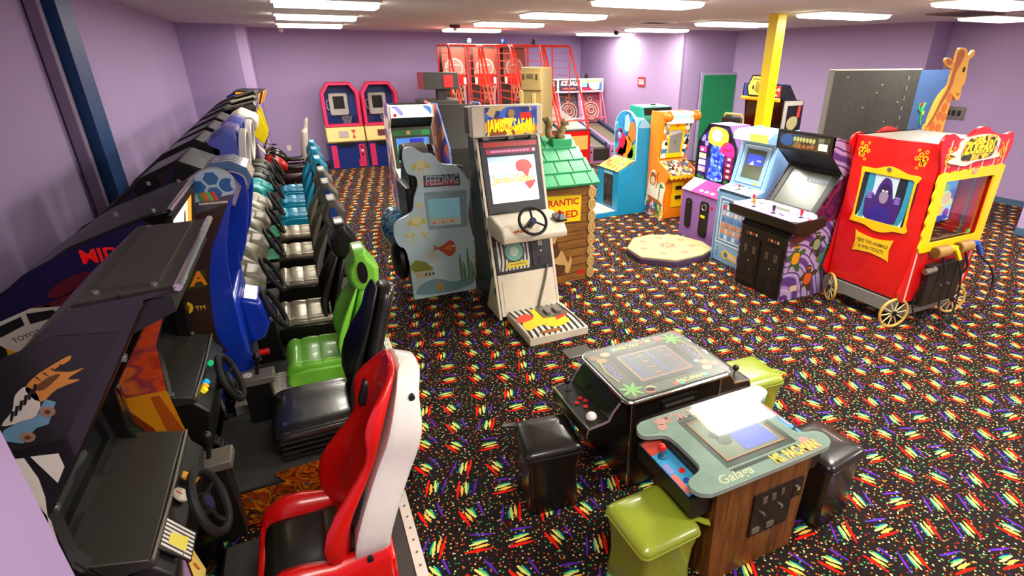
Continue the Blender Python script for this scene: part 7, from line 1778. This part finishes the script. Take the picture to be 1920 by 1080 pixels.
# ================================================================ hoop machines on the back wall
HP = M('hoop_magenta', 'e83468', .4); HN = M('hoop_navy', '14307e', .35); HC = M('hoop_cream', 'f2dc8c', .4)
def hoop_machine(x, label, lab_m, right):
    t = thing('mini_hoop_game', label, 'basketball game', (x, 14.2, 0), 2)
    w = .425
    q = MB(HN); q.box(-w, w, .0, .55, 0, .62); lo = part('lower_cabinet', q, t)
    T = frame((0, 0, 0), (1, 0, 0), (0, 0, 1))
    q = MB(HP); q.prism(rect(-.38, .03, -.25, .57), T, .001, .012); part('side_strip', q, lo)
    q = MB(HP); q.prism([(.22, .03), (.40, .03), (.40, .57), (.26, .57), (.26, .20), (.22, .20)], T, .001, .012); pp = part('coin_panel', q, lo)
    for z in (.50, .33): part('coin_slot', MB(M('slot_maroon', '7a1030', .4)).cyl(T @ Vector((.33, z, .012)), T @ Vector((.33, z, .02)), .03), pp)
    part('lock', MB(WHITE).cyl(T @ Vector((.33, .415, .012)), T @ Vector((.33, .415, .022)), .028, WHITE), pp)
    q = MB(BLACK); q.prism(rect(-.20, .55, .18, .63), T, .001, .05); part('ball_slot', q, lo)
    q = MB(HC); q.sil([(-.03, .62), (-.07, .66), (.0, .99), (.40, 1.03), (.50, .62)], 'x', -w - .01, w + .01); cp = part('shelf', q, t, bevel=.01, label='cream sloping front shelf')
    Ts, hs = slope(-.07, .66, .0, .99); q = MB(M('hoop_display_' + lab_m, lab_m, .3)); q.prism(rect(-.16, -.07, .06, .07), Ts, .001, .012); part('display', q, cp)
    q = MB(M('emblem_red', 'd8382a', .4)); q.prism([(.12, .09), (.24, .09), (.18, .0)], Ts, .001, .006); q.prism([(.14, -.10), (.22, -.10), (.18, .0)], Ts, .001, .006); part('emblem', q, cp, flat=True)
    # octagonal hood: rim open to the front
    oc = [(-w, 1.0), (w, 1.0), (w, 1.76), (w - .17, 2.0), (-w + .17, 2.0), (-w, 1.76)]
    ic = [(-w + .07, 1.05), (w - .07, 1.05), (w - .07, 1.74), (w - .20, 1.93), (-w + .20, 1.93), (-w + .07, 1.74)]
    q = MB(HP); q.hole(oc, ic, T, -.34, .0); q.hole(oc, [(a * .98, 1.5 + (b - 1.5) * .985) for a, b in oc], T, -.0, .02); part('hood', q, t, label='magenta octagonal hood', bevel=.008)
    q = MB(M('hoop_backboard_blue', '1d3f86', .4)); q.prism(ic, T, -.34, -.31); bb = part('back_panel', q, t)
    q = MB(M('target_frame_grey', 'b5b3ac', .4)); q.hole(rrect(-.24, 1.24, .18, 1.74, .04), rrect(-.15, 1.38, .10, 1.67, .01), T, -.31, -.24); q.prism([(-.15, 1.38), (-.05, 1.38), (-.03, 1.34), (.01, 1.34), (.03, 1.38), (.10, 1.38), (.10, 1.67), (-.15, 1.67)], T, -.31, -.29, BLACK); tf = part('target_frame', q, bb, bevel=.008)
    q = MB(M('target_frame_grey')); q.tube([T @ Vector(p) for p in ((-.24, 1.60, -.26), (-.30, 1.56, -.26), (-.30, 1.40, -.26), (-.24, 1.36, -.26))], .012); part('frame_handle', q, tf)
    q = MB(STEEL); c = T @ Vector((.10, 1.22, -.15)); q.ring(c, (0, 0, 1), .12, .008, None, 20, 6); q.tube([T @ Vector((.10, 1.22, -.27)), T @ Vector((.10, 1.22, -.31))], .012); hp = part('hoop', q, bb)
    q = MB(M('net_white', 'cfcabf', .7))
    for k in range(10):
        a0 = 2 * PI * k / 10
        for sg in (1, -1):
            q.tube([(c.x + r_ * math.cos(a0 + sg * j * .3), c.y + r_ * math.sin(a0 + sg * j * .3), c.z - dz) for j, (r_, dz) in enumerate(((.12, 0), (.10, .07), (.075, .14), (.065, .21)))], .004, None, 4)
    part('net', q, hp)
    q = MB(glass_mat('clear_shield', 'e8ecf0', .02)); q.prism(rect(-w + .08, 1.06, w - .08, 1.24), T, -.03, -.025); part('clear_shield', q, t)
    q = MB(GREYP); q.box(w + .002, w + .03, .02, .5, 0, .6); part('side_gap_panel', q, t) if right else None
hoop_machine(1.05, 'left-hand magenta and navy mini hoop machine, standing clear on the back wall', 'b8a8a8', True)
hoop_machine(1.95, 'right-hand magenta and navy mini hoop machine, partly behind the upright racing cabinet', '6a2a3a', False)

# ================================================================ red caged basketball lanes
CAGE = M('cage_red', 'd83a22', .35); SSB = M('hoop_game_back', '3a2c28', .5); PLEX = glass_mat('hoop_plexi', 'f4dcd4', .03)
def caged(x, label, blank=False):
    t = thing('caged_basketball_game', label, 'basketball game', (x, 13.6, 0), 0)
    w = .345; yb = .0; yf = -2.1
    q = MB(M('ball_game_black', '1b1916', .45)); q.box(-w, w, yf + .15, .15, 0, .78); q.box(-w, w, yf, yf + .15, 0, .95); lo = part('base_cabinet', q, t)
    T = frame((0, yf, 0), (1, 0, 0), (0, 0, 1)); q = MB(RED); q.prism(rect(-w + .02, .10, w - .02, .93), T, .001, .012); fp = part('front_panel', q, lo); q = MB(M('panel_amber', 'f0b860', .4)); q.prism(rect(-w + .08, .5, w - .08, .82), T, .012, .018); part('front_print', q, fp)
    q = MB(M('ramp_grey', 'b0a8a0', .35)); q.faces([(-w + .03, yf + .15, .97), (w - .03, yf + .15, .97), (w - .03, -.2, 1.35), (-w + .03, -.2, 1.35), (-w + .03, yf + .15, .94), (w - .03, yf + .15, .94), (w - .03, -.2, 1.31), (-w + .03, -.2, 1.31)], [(0, 1, 2, 3), (7, 6, 5, 4), (0, 4, 5, 1), (1, 5, 6, 2), (2, 6, 7, 3), (3, 7, 4, 0)]); part('ball_ramp', q, t)
    q = MB(CAGE)
    for s in (-1, 1):
        q.tube(smooth_line([(s * w, yf + .1, .95), (s * w, yf + .25, 1.25), (s * w, -1.05, 2.60), (s * w, -.95, 2.74), (s * w, -.80, 2.78), (s * w, .05, 2.78)], 4), .026, None, 8)
        q.tube([(s * w, .05, 2.78), (s * w, .05, .9)], .022, None, 8); q.tube([(s * w, -.95, 2.74), (s * w, -.95, 1.15)], .014, None, 6)
        for k in range(9): 
            z = 1.25 + k * .17; y0 = yf + .25 + (z - 1.25) * (1.05 - (-.0) - 0) * .78 if z < 2.6 else -1.0
            q.tube([(s * w, y0, z), (s * w, .05, z + .02)], .005, None, 5)
    q.tube([(-w, -.82, 2.78), (w, -.82, 2.78)], .026, None, 8); q.tube([(-w, yf + .2, 1.15), (w, yf + .2, 1.15)], .018, None, 8)
    part('cage', q, t)
    if blank:
        return t
    q = MB(SSB); q.box(-w, w, .08, .14, .78, 2.76); bp_ = part('back_panel', q, t)
    q = MB(M('lilac_light_strip', 'b8a8c8', .4)); q.box(w - .10, w - .05, .06, .08, 1.4, 2.6); part('light_strip', q, bp_)
    T = frame((-.02, -.12, 0), (1, 0, 0), (0, 0, 1))
    q = MB(M('hoop_panel_red', 'b03024', .4)); q.prism(rect(-.28, 2.05, .28, 2.72), T, -.02, -.006, M('hoop_panel_smoky', '7a3c30', .35)); q.prism(smooth_poly([(-.25, 2.12), (-.25, 2.30), (-.15, 2.48), (.15, 2.48), (.25, 2.30), (.25, 2.12)], 3), T, 0, .012, M('backboard_clear', '8f6a60', .3)); 
    q.hole(arc(0, 2.30, .21, 0, 360, 24)[:-1], arc(0, 2.30, .19, 0, 360, 24)[:-1], T, .012, .016, M('backboard_cream_ink', 'c4b2a8', .4)); q.tube([T @ Vector((-.12 + k * .03, 2.33 + .035 * (k % 2), .014)) for k in range(9)], .012, M('backboard_cream_ink'), 5)
    q.prism([(-.25, 2.16), (.25, 2.16), (.23, 1.95), (-.23, 1.95)], T, .012, .02, RED); bb = part('backboard', q, t, flat=True, label='backboard with red lower band')
    for s in (-1, 1): part('bracket', MB(WHITE).prism(rect(s * .24 - .03, 1.92, s * .24 + .03, 2.08), T, .02, .04), bb)
    q = MB(RED); c = Vector((-.02, -.40, 1.93)); q.ring(c, (0, 0, 1), .19, .012, None, 22, 6); hp = part('hoop', q, bb)
    q = MB(M('net_orange', 'd89070', .7))
    for k in range(10):
        a0 = 2 * PI * k / 10
        for sg in (1, -1): q.tube([(c.x + r_ * math.cos(a0 + sg * j * .3), c.y + r_ * math.sin(a0 + sg * j * .3), c.z - dz) for j, (r_, dz) in enumerate(((.19, 0), (.16, .12), (.12, .24), (.11, .36)))], .006, None, 4)
    part('net', q, hp)
    return t
def beacon(p, c, n, lab):
    t = thing('beacon_lamp', lab, 'lamp', p)
    part('base', MB(BLACK).cyl((0, 0, 0), (0, 0, .03), .06), t); q = MB(M('beacon_' + n, c, .2, emit=.4)); q.ball((0, 0, .075), (.05, .05, .06)); part('dome', q, t)
caged(3.67, 'left red caged basketball lane on the back wall'); caged(4.44, 'middle red caged basketball lane with clear backboard'); caged(5.21, 'right red caged basketball lane, half hidden by the tan cabinet')
caged(5.98, 'empty red wire cage at the right end of the basketball lanes', True)
beacon((3.98, 13.2, 2.805), '5a90e0', 'pale_blue', 'small pale blue beacon on top of the left basketball cage'); beacon((4.82, 13.2, 2.805), '1a4ab8', 'blue', 'small dark blue beacon on top of the middle basketball cage'); beacon((5.6, 13.2, 2.805), '2a2624', 'smoke', 'small blackened beacon on top of the right basketball cage')

# ================================================================ ball-rolling alleys
def alley(x, label, cm, frame_m, title, sub, lit, F=-2.75):
    t = thing('alley_roller_game', label, 'alley roller', (x, 14.95, 0), -7)
    w = .355
    q = MB(cm); q.box(-w, w, F, .1, .0, .30); q.sil([(.1, .3), (.1, 1.62), (-.15, 1.62), (-.35, .78), (F, .42), (F, .30)], 'x', -w, -w + .05); q.sil([(.1, .3), (.1, 1.62), (-.15, 1.62), (-.35, .78), (F, .42), (F, .30)], 'x', w - .05, w); b = part('alley_body', q, t, label=None)
    q = MB(M('lane_olive', '6a6450', .5)); q.sil([(-.3, .66), (-.3, .72), (F + .15, .38), (F + .15, .34)], 'x', -w + .05, w - .16); part('lane', q, t)
    q = MB(NAVY); q.sil([(-.3, .70), (-.3, .82), (F + .25, .47), (F + .25, .36)], 'x', w - .16, w - .05, M('gutter_navy', '1c3a5c', .4)); part('ball_gutter', q, t)
    q = MB(M('ball_tray_dark', '2a2822', .5)); q.box(-w + .08, w - .08, F - .01, F + .05, .06, .36); part('ball_tray', q, t)
    for s in (-1, 1): q = MB(cm); q.box(s * (w - .06) - .06, s * (w - .06) + .06, F - .1, F + .15, 0, .46); q.cyl((s * (w - .06), F - .11, .3), (s * (w - .06), F - .1, .3), .025, BLACK); part('end_post', q, t, bevel=.02)
    Tb = frame((0, -.22, 1.15), (1, 0, 0), (0, .33, .9)); q = MB(M('target_board_' + frame_m, frame_m, .5)); q.prism(rect(-w + .05, -.42, w - .05, .44), Tb, -.02, 0); tb = part('target_board', q, t)
    for k, (r_, cy) in enumerate(((.25, -.10), (.17, -.10), (.09, -.08))):
        q = MB(M('target_ring_tan', 'c89a8a', .45)); q.ring(Tb @ Vector((0, cy, .02)), Tb.to_3x3() @ Vector((0, 0, 1)), r_, .02, None, 28, 6); part('target_ring', q, tb)
    q = MB(M('target_ring_tan')); q.ring(Tb @ Vector((0, .25, .02)), Tb.to_3x3() @ Vector((0, 0, 1)), .06, .018, None, 18, 6); part('target_ring', q, tb)
    q = MB(M('net_frame_' + lit, lit, .4))
    for s in (-1, 1): q.tube([(s * (w - .02), -.72, .68), (s * (w - .02), -.25, 1.62)], .022, None, 8)
    q.tube([(-w, -.62, .90), (w, -.62, .90)], .02, None, 8); part('cage_bar', q, t)
    q = MB(WHITE); q.hole(rect(-w, 1.60, w, 1.97), rect(-w + .035, 1.635, w - .035, 1.935), frame((0, -.32, 0), (1, 0, 0), (0, 0, 1)), -.12, 0); mo = part('marquee_frame', q, t)
    T = frame((0, -.30, 0), (1, 0, 0), (0, 0, 1)); q = MB(M('alley_marquee_navy', '3a2a4a', .4, emit=.15)); q.prism(rect(-w + .03, 1.63, w - .03, 1.94), T, -.02, 0)
    if title:
        q.text(title, .17, T, M('alley_title', 'e8e0d4', .4, emit=.5), y=1.84, z=.001, bold=.05, shear=.3, fit=.54); [q.prism(ell(-.18 + k * .045, 1.705, .02, .024, 8), T, .0, .0015, M('alley_sub', 'e0683a', .4, emit=.4)) for k in range(9)]
    else:
        q.prism(rect(-w + .04, 1.64, w - .2, 1.72), T, .0, .003, M('alley_crimson', 'b81c40', .4, emit=.3)); q.prism(smooth_poly([(-.05, 1.72), (-.1, 1.92), (.2, 1.93), (.22, 1.70), (.1, 1.66)], 3), T, .0, .004, M('alley_glow', 'fff4d8', .4, emit=1.2)); q.prism(rect(-.30, 1.74, -.15, 1.92), T, .0, .003, M('alley_teal', '7ab0b8', .4, emit=.3)); q.prism(rect(.22, 1.66, .31, 1.92), T, .0, .003, M('alley_blue', '3a70b8', .4, emit=.3)); q.prism(rect(-.32, 1.86, .3, 1.93), T, .004, .005, M('alley_peach', 'f0b878', .4, emit=.5))
    part('marquee', q, mo, flat=True)
    return t
LIL = M('alley_lilac', 'b884c0', .4); PKA = M('alley_pink', 'f084a0', .4)
alley(7.36, 'lilac ball rolling alley lit with a white titled marquee, left of the pink alley', LIL, '4a3c44', 'ICE BALL', 'ALLEY', 'd8b8e0')
alley(8.10, 'pink ball rolling alley with bright picture marquee in the back right corner', PKA, '8a3a48', None, None, 'f0587c')
alley(6.62, 'dark red ball rolling alley mostly hidden behind the basketball cage', M('alley_red', '9a2430', .4), '4a2a2c', 'ICE BALL', 'ALLEY', 'c83040', -1.05)
beacon((7.9, 14.7, 1.98), '1c1a20', 'black', 'small dark beacon on top of the alley marquees')

# ================================================================ between the row and the back wall
t = thing('tan_game_cabinet', 'tall tan plastic game cabinet back standing behind the white safari cabinet', 'arcade game', (3.98, 9.5, 0), -52)
TAN = M('tan_plastic', '9a8450', .45, var=.04)
q = MB(TAN); q.sil(rrect(-.22, .0, .22, .42, .04), 'z', .0, 2.36); b = part('cabinet_body', q, t, bevel=.02)
q = MB(M('tan_pale_rib', 'b8a060', .45)); q.box(-.24, -.17, -.035, .02, .2, 1.97); q.box(.02, .09, -.035, .02, .2, 1.92); part('front_rib', q, b, bevel=.01)
q = MB(TAN); q.box(-.20, .20, -.025, .01, 1.97, 2.28); part('upper_panel', q, b, bevel=.01)
T = frame((0, -.026, 0), (1, 0, 0), (0, 0, 1))
for k in range(3): part('vent_slit', MB(M('tan_dark', '3a3018', .6)).prism(rect(-.09, 2.17 + k * .028, .05, 2.185 + k * .028), T, .001, .004), b)
for u in (-.15, .12): part('latch', MB(M('tan_dark')).prism(rect(u - .02, 2.15, u + .02, 2.24), T, .001, .006), b)

t = thing('shooting_game', 'black gun game head on a post with a red panel, left of the basketball cages', 'arcade game', (2.75, 11.2, 0))
CHB = M('charcoal_metal', '34302c', .5)
q = MB(CHB); q.sil(rrect(-.42, 0, .35, .7, .05), 'z', 0, 1.74); part('base_cabinet', q, t, bevel=.02)
q = MB(CHB); q.box(-.06, .12, .1, .3, 1.74, 2.0); part('post', q, t)
q = MB(CHB); q.box(-.36, .34, -.05, .45, 1.94, 2.25); h = part('head', q, t, bevel=.01)
T = frame((0, -.05, 0), (1, 0, 0), (0, 0, 1)); q = MB(M('signal_red', 'f01010', .35, emit=.5)); q.prism(rect(.04, 1.98, .22, 2.20), T, .001, .012); part('red_panel', q, h)
q = MB(M('dull_red_edge', '8a2a30', .5)); q.box(-.375, -.36, -.05, .45, 1.94, 2.25); part('edge_panel', q, h)

# upright racing cabinet behind the fish game
t = thing('upright_arcade_game', 'upright cabinet with white lit marquee and green racing screen behind the undersea game', 'arcade game', (1.51, 7.95, 0))
W = .31
prof = [(.02, 0), (.02, .78), (-.22, .86), (-.20, .94), (.12, 1.02), (.24, 1.58), (.06, 1.74), (.04, 1.90), (.55, 1.93), (.70, 1.5), (.70, 0)]
for s in (-1, 1):
    a_, b_ = sorted((s * W, s * (W - .02))); p = MB(art_mat('racer_side_print', ['d8a888', '6a4a8a', 'e8d8d0', '8a70b0', 'c87858', 'f0e0d8'], 7, 1.4, .35)); p.sil(prof, 'x', a_, b_); po = part('side_panel', p, t)
    e = MB(M('cream_edge', 'e8dcc0', .4)); e.tube([(s * (W - .01), y, z) for y, z in prof[:8]], .012); part('edge_moulding', e, po)
b = MB(BLACK); b.sil([(.04, .01), (.04, .78), (.14, 1.0), (.26, 1.58), (.3, 1.88), (.54, 1.90), (.68, 1.5), (.68, .01)], 'x', -W + .02, W - .02); part('cabinet_body', b, t)
T = frame((0, .05, 1.82), (1, 0, 0), (0, .02, .16)); q = MB(M('racer_marquee', 'fbf8f4', .4, emit=.9)); q.prism(rect(-W + .02, -.085, W - .02, .085), T, -.2, 0)
q.prism(smooth_poly([(-.28, .06), (-.2, .07), (-.12, -.03), (-.16, -.06), (-.22, .02)], 3), T, .0, .003, M('marquee_lilac', '8a8ad0', .4, emit=.4)); q.prism(smooth_poly([(.16, .07), (.27, .05), (.27, -.05), (.22, .0)], 3), T, 0, .003, M('marquee_azure', '4a80c8', .4, emit=.4)); q.prism(ell(-.24, -.05, .025), T, 0, .003, RED); part('marquee', q, t, flat=True, label='bright white marquee')
q = MB(M('hood_black')); q.sil([(.06, 1.74), (.26, 1.58), (.3, 1.62), (.1, 1.76)], 'x', -W + .02, W - .02); part('speaker_hood', q, t)
Ts, hs = slope(.125, 1.02, .25, 1.58); q = MB(BLACK); q.hole(rect(-W + .02, -hs, W - .02, hs), rect(-.24, -.20, .24, .14), Ts, 0, .012, M('screen_surround_olive', '35382c', .4)); q.prism(rect(-.27, .17, .27, .25), Ts, .012, .015, M('title_strip_green', '2f6a38', .4, emit=.15)); q.prism(rect(.14, .17, .26, .24), Ts, .015, .017, M('go_green', '189048', .4, emit=.3)); q.prism(ell(-.05, .21, .03), Ts, .015, .017, M('dial_gold', 'd8b060', .4)); sb = part('screen_bezel', q, t, flat=True)
q = MB(M('racer_screen_green', '3fae88', .2, emit=.5)); q.prism(rect(-.24, -.20, .24, .14), Ts, -.004, 0); q.prism(rect(-.24, .04, .24, .14), Ts, 0, .001, M('racer_sky', '4a8ad8', .2, emit=.5)); q.prism(rect(-.04, .07, .16, .125), Ts, .001, .002, M('racer_banner_blue', '1a28c0', .2, emit=.5)); q.prism(smooth_poly([(-.22, -.1), (-.05, -.02), (.2, -.06), (.2, -.14), (-.1, -.16)], 3), Ts, .001, .002, M('racer_track', '88c8b0', .2, emit=.5)); part('screen', q, sb, flat=True, label='lit green racing screen')
T, hh = slope(-.21, .90, .12, 1.015); q = MB(M('ice_blue_panel', 'b8ccd8', .35)); q.prism(rect(-W + .01, -hh, W - .01, hh), T, -.02, .006); q.prism(rect(-.1, -.05, .1, .06), T, .006, .008, M('card_pink', 'c8a0b8', .4)); cp = part('control_panel', q, t); joystick(cp, T, -.16, .0, BLACK, 1.2)
for u in (.14, .19, .24): button(cp, T, u, .0, RED, .014)
q = MB(art_mat('coin_front_print', ['2a4a9a', '1c2c5a', '3a68b8', 'a83a3a', '1a2450'], 8, 1.3, .35)); q.prism(rect(-W + .03, .55, W - .03, .78), frame((0, .03, 0), (1, 0, 0), (0, 0, 1)), .001, .01); part('front_print', q, t); coin_door(t, frame((0, .03, 0), (1, 0, 0), (0, 0, 1)), -.2, .08, .2, .50)

# cabinet seen from behind, beside it
t = thing('upright_arcade_game', 'black cabinet turned away with a blue and orange printed side, behind the safari cabinet', 'arcade game', (2.27, 8.6, 0), 180)
W = .34; prof = [(-.1, 0), (-.1, .9), (-.25, 1.0), (-.1, 1.2), (-.15, 1.86), (.30, 1.88), (.88, 1.30), (.92, .9), (.92, 0)]
for s in (-1, 1):
    a_, b_ = sorted((s * W, s * (W - .02))); p = MB(art_mat('comet_side_print', ['2a2a78', 'd87848', 'e8c8a0', '3a3aa0', 'b85838', 'f0e0c8', '5a4a9a'], 5, 1.6, .35)); p.sil(prof, 'x', a_, b_); po = part('side_panel', p, t); e = MB(M('edge_blue_moulding', '6a8ad0', .4)); e.tube([(s * (W - .01), y, z) for y, z in prof[4:8]], .014); part('edge_moulding', e, po)
b = MB(M('rear_board_black', '201e1a', .6, bump=.1)); b.sil([(-.08, .01), (-.08, .9), (-.09, 1.84), (.30, 1.865), (.865, 1.30), (.90, .9), (.90, .01)], 'x', -W + .02, W - .02); part('cabinet_body', b, t)
q = MB(GREYP)
for k in range(5): q.box(-.15, .15, .895, .905, .72 + k * .03, .735 + k * .03)
part('vent_grille', q, t)
q = MB(SCR_OFF); q.box(-.26, .26, -.10, -.085, 1.2, 1.6); part('screen', q, t)

# tall cabinet behind the yellow post
t = thing('upright_arcade_game', 'tall black arcade cabinet with yellow hexagonal topper behind the yellow post', 'arcade game', (8.05, 8.0, 0), -90)
W = .49
for s in (-1, 1):
    a_, b_ = sorted((s * W, s * (W - .025))); p = MB(M('navy_black_laminate', '1a1820', .4)); p.sil([(0, 0), (0, .8), (-.1, .95), (.18, 1.05), (.1, 1.80), (.02, 1.84), (.02, 2.06), (.20, 2.06), (.42, 1.80), (.62, 1.78), (.65, 0)], 'x', a_, b_); po = part('side_panel', p, t)
    if s == 1:
        TT = frame((W, 0, 0), (0, 1, 0), (0, 0, 1)); q = MB(M('silver_side_frame', 'b0aaa4', .4)); q.prism([(.12, .7), (.2, .7), (.20, 1.70), (.58, 1.70), (.58, 1.78), (.12, 1.78)], TT, .001, .02)
        q.prism(smooth_poly([(.28, 1.30), (.26, 1.42), (.36, 1.50), (.50, 1.48), (.52, 1.36), (.42, 1.26)], 3), TT, .001, .004, M('face_khaki', 'b0a878', .45)); q.prism(smooth_poly([(.3, 1.0), (.3, 1.16), (.44, 1.22), (.5, 1.05)], 3), TT, .001, .004, M('figure_pink', 'c89080', .45)); q.prism([(.48, 1.48), (.55, 1.48), (.56, 1.70), (.50, 1.70)], TT, .002, .005, M('flame_red', 'd8402a', .45)); q.prism(smooth_poly([(.34, .85), (.5, .85), (.54, 1.05), (.4, 1.0)], 3), TT, .0015, .0045, M('figure_blue', '3a3a78', .45)); part('side_art', q, po, flat=True)
b = MB(BLACK); b.sil([(.015, .01), (.015, .8), (.2, 1.05), (.2, 1.8), (.22, 2.04), (.40, 1.80), (.6, 1.77), (.63, .01)], 'x', -W + .025, W - .025); part('cabinet_body', b, t)
T = frame((0, .02, 0), (1, 0, 0), (0, 0, 1)); q = MB(M('topper_navy', '20306a', .4)); q.prism(rect(-W + .01, 1.83, W - .01, 2.07), T, -.12, 0); q.prism([(-W + .03, 1.85), (-.26, 1.85), (-.34, 2.05), (-W + .03, 2.05)], T, .001, .003, M('poster_blue', '2a44a8', .4)); q.prism(rect(.25, 1.85, W - .03, 2.04), T, .001, .003, M('poster_red', 'e04a2a', .4)); q.prism(rect(.29, 1.95, W - .06, 2.0), T, .003, .005, WHITE); q.prism(rect(.29, 1.86, W - .1, 1.9), T, .003, .005, WHITE); tp = part('topper', q, t, flat=True)
hx = [(-.30, 1.84), (-.36, 2.0), (-.24, 2.22), (.24, 2.22), (.36, 2.0), (.30, 1.84)]; q = MB(BLACK); q.prism(hx, T, .002, .05); q.prism([(x * .88, 2.03 + (z - 2.03) * .86) for x, z in hx], T, .05, .055, M('hex_yellow', 'e0d858', .4, emit=.25)); q.prism(smooth_poly([(-.14, 1.95), (-.08, 2.12), (.0, 2.05), (.1, 2.12), (.14, 1.95), (.0, 1.90)], 3), T, .055, .058, M('hex_olive', 'a89a3a', .4)); q.prism(rect(-.2, 2.14, .2, 2.155), T, .055, .058, M('hex_line', '6a6430', .5)); q.prism(ell(-.18, 2.0, .02, .04), T, .055, .058, BLACK); part('hexagon_sign', q, tp, flat=True, label='yellow hexagonal sign')
q = MB(M('amber_tube', 'f0a010', .35, emit=.4)); q.cyl((-W + .02, .0, 1.80), (W - .02, .0, 1.80), .035); part('amber_bar', q, t)
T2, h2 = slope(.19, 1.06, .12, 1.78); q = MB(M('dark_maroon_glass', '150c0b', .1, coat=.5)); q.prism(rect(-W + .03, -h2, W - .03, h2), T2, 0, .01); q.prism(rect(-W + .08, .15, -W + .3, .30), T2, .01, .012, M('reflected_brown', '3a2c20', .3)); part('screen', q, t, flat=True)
q = MB(CREAM); q.box(-W + .02, W - .02, -.1, .16, .93, 1.0); part('control_panel', q, t)

# tall dark chair behind the mauve dance cabinet
t = thing('tall_chair', 'dark chair back with yellow frame standing behind the mauve dance cabinet', 'chair', (6.35, 7.0, 0), -80)
q = MB(M('chair_yellow_tube', 'c8a82a', .4)); 
for s in (-1, 1): q.tube([(s * .22, .2, 0), (s * .22, .1, .45), (s * .22, .2, 1.45), (s * .16, .2, 1.66)], .018, None, 8)
q.tube([(-.16, .2, 1.66), (.16, .2, 1.66)], .018, None, 8); part('chair_frame', q, t)
q = MB(BLACK); q.box(-.2, .2, .15, .2, 1.1, 1.62); part('backrest', q, t, bevel=.02); q = MB(BLACK); q.box(-.22, .22, -.25, .18, .72, .78); part('seat', q, t, bevel=.02); 
for s in (-1, 1): part('leg', MB(M('chair_yellow_tube')).cyl((s * .2, -.22, 0), (s * .2, -.22, .72), .016), t)

# ---------------------------------------------------------------- repeats share a group
for nm, gr in (('driving_game', 'sit-down driving games in the left row'), ('motorbike_game', 'motorbike games at the end of the left row'), ('mini_hoop_game', 'mini hoop machines on the back wall'),
               ('caged_basketball_game', 'red caged basketball lanes'), ('alley_roller_game', 'ball rolling alleys'), ('cube_stool', 'square vinyl stools round the cocktail tables'),
               ('cocktail_arcade_table', 'cocktail arcade tables'), ('beacon_lamp', 'beacons on top of the back wall machines'), ('wall_socket', 'wall sockets on the back wall'), ('floor_box', 'floor socket lids in the carpet'),
               ('security_camera', 'ceiling cameras'), ('ceiling_vent', 'ceiling vents'), ('upright_arcade_game', 'upright arcade cabinets')):
    for o in bpy.data.objects:
        if o.parent is None and o.name.split('.')[0] == nm:
            o['group'] = gr
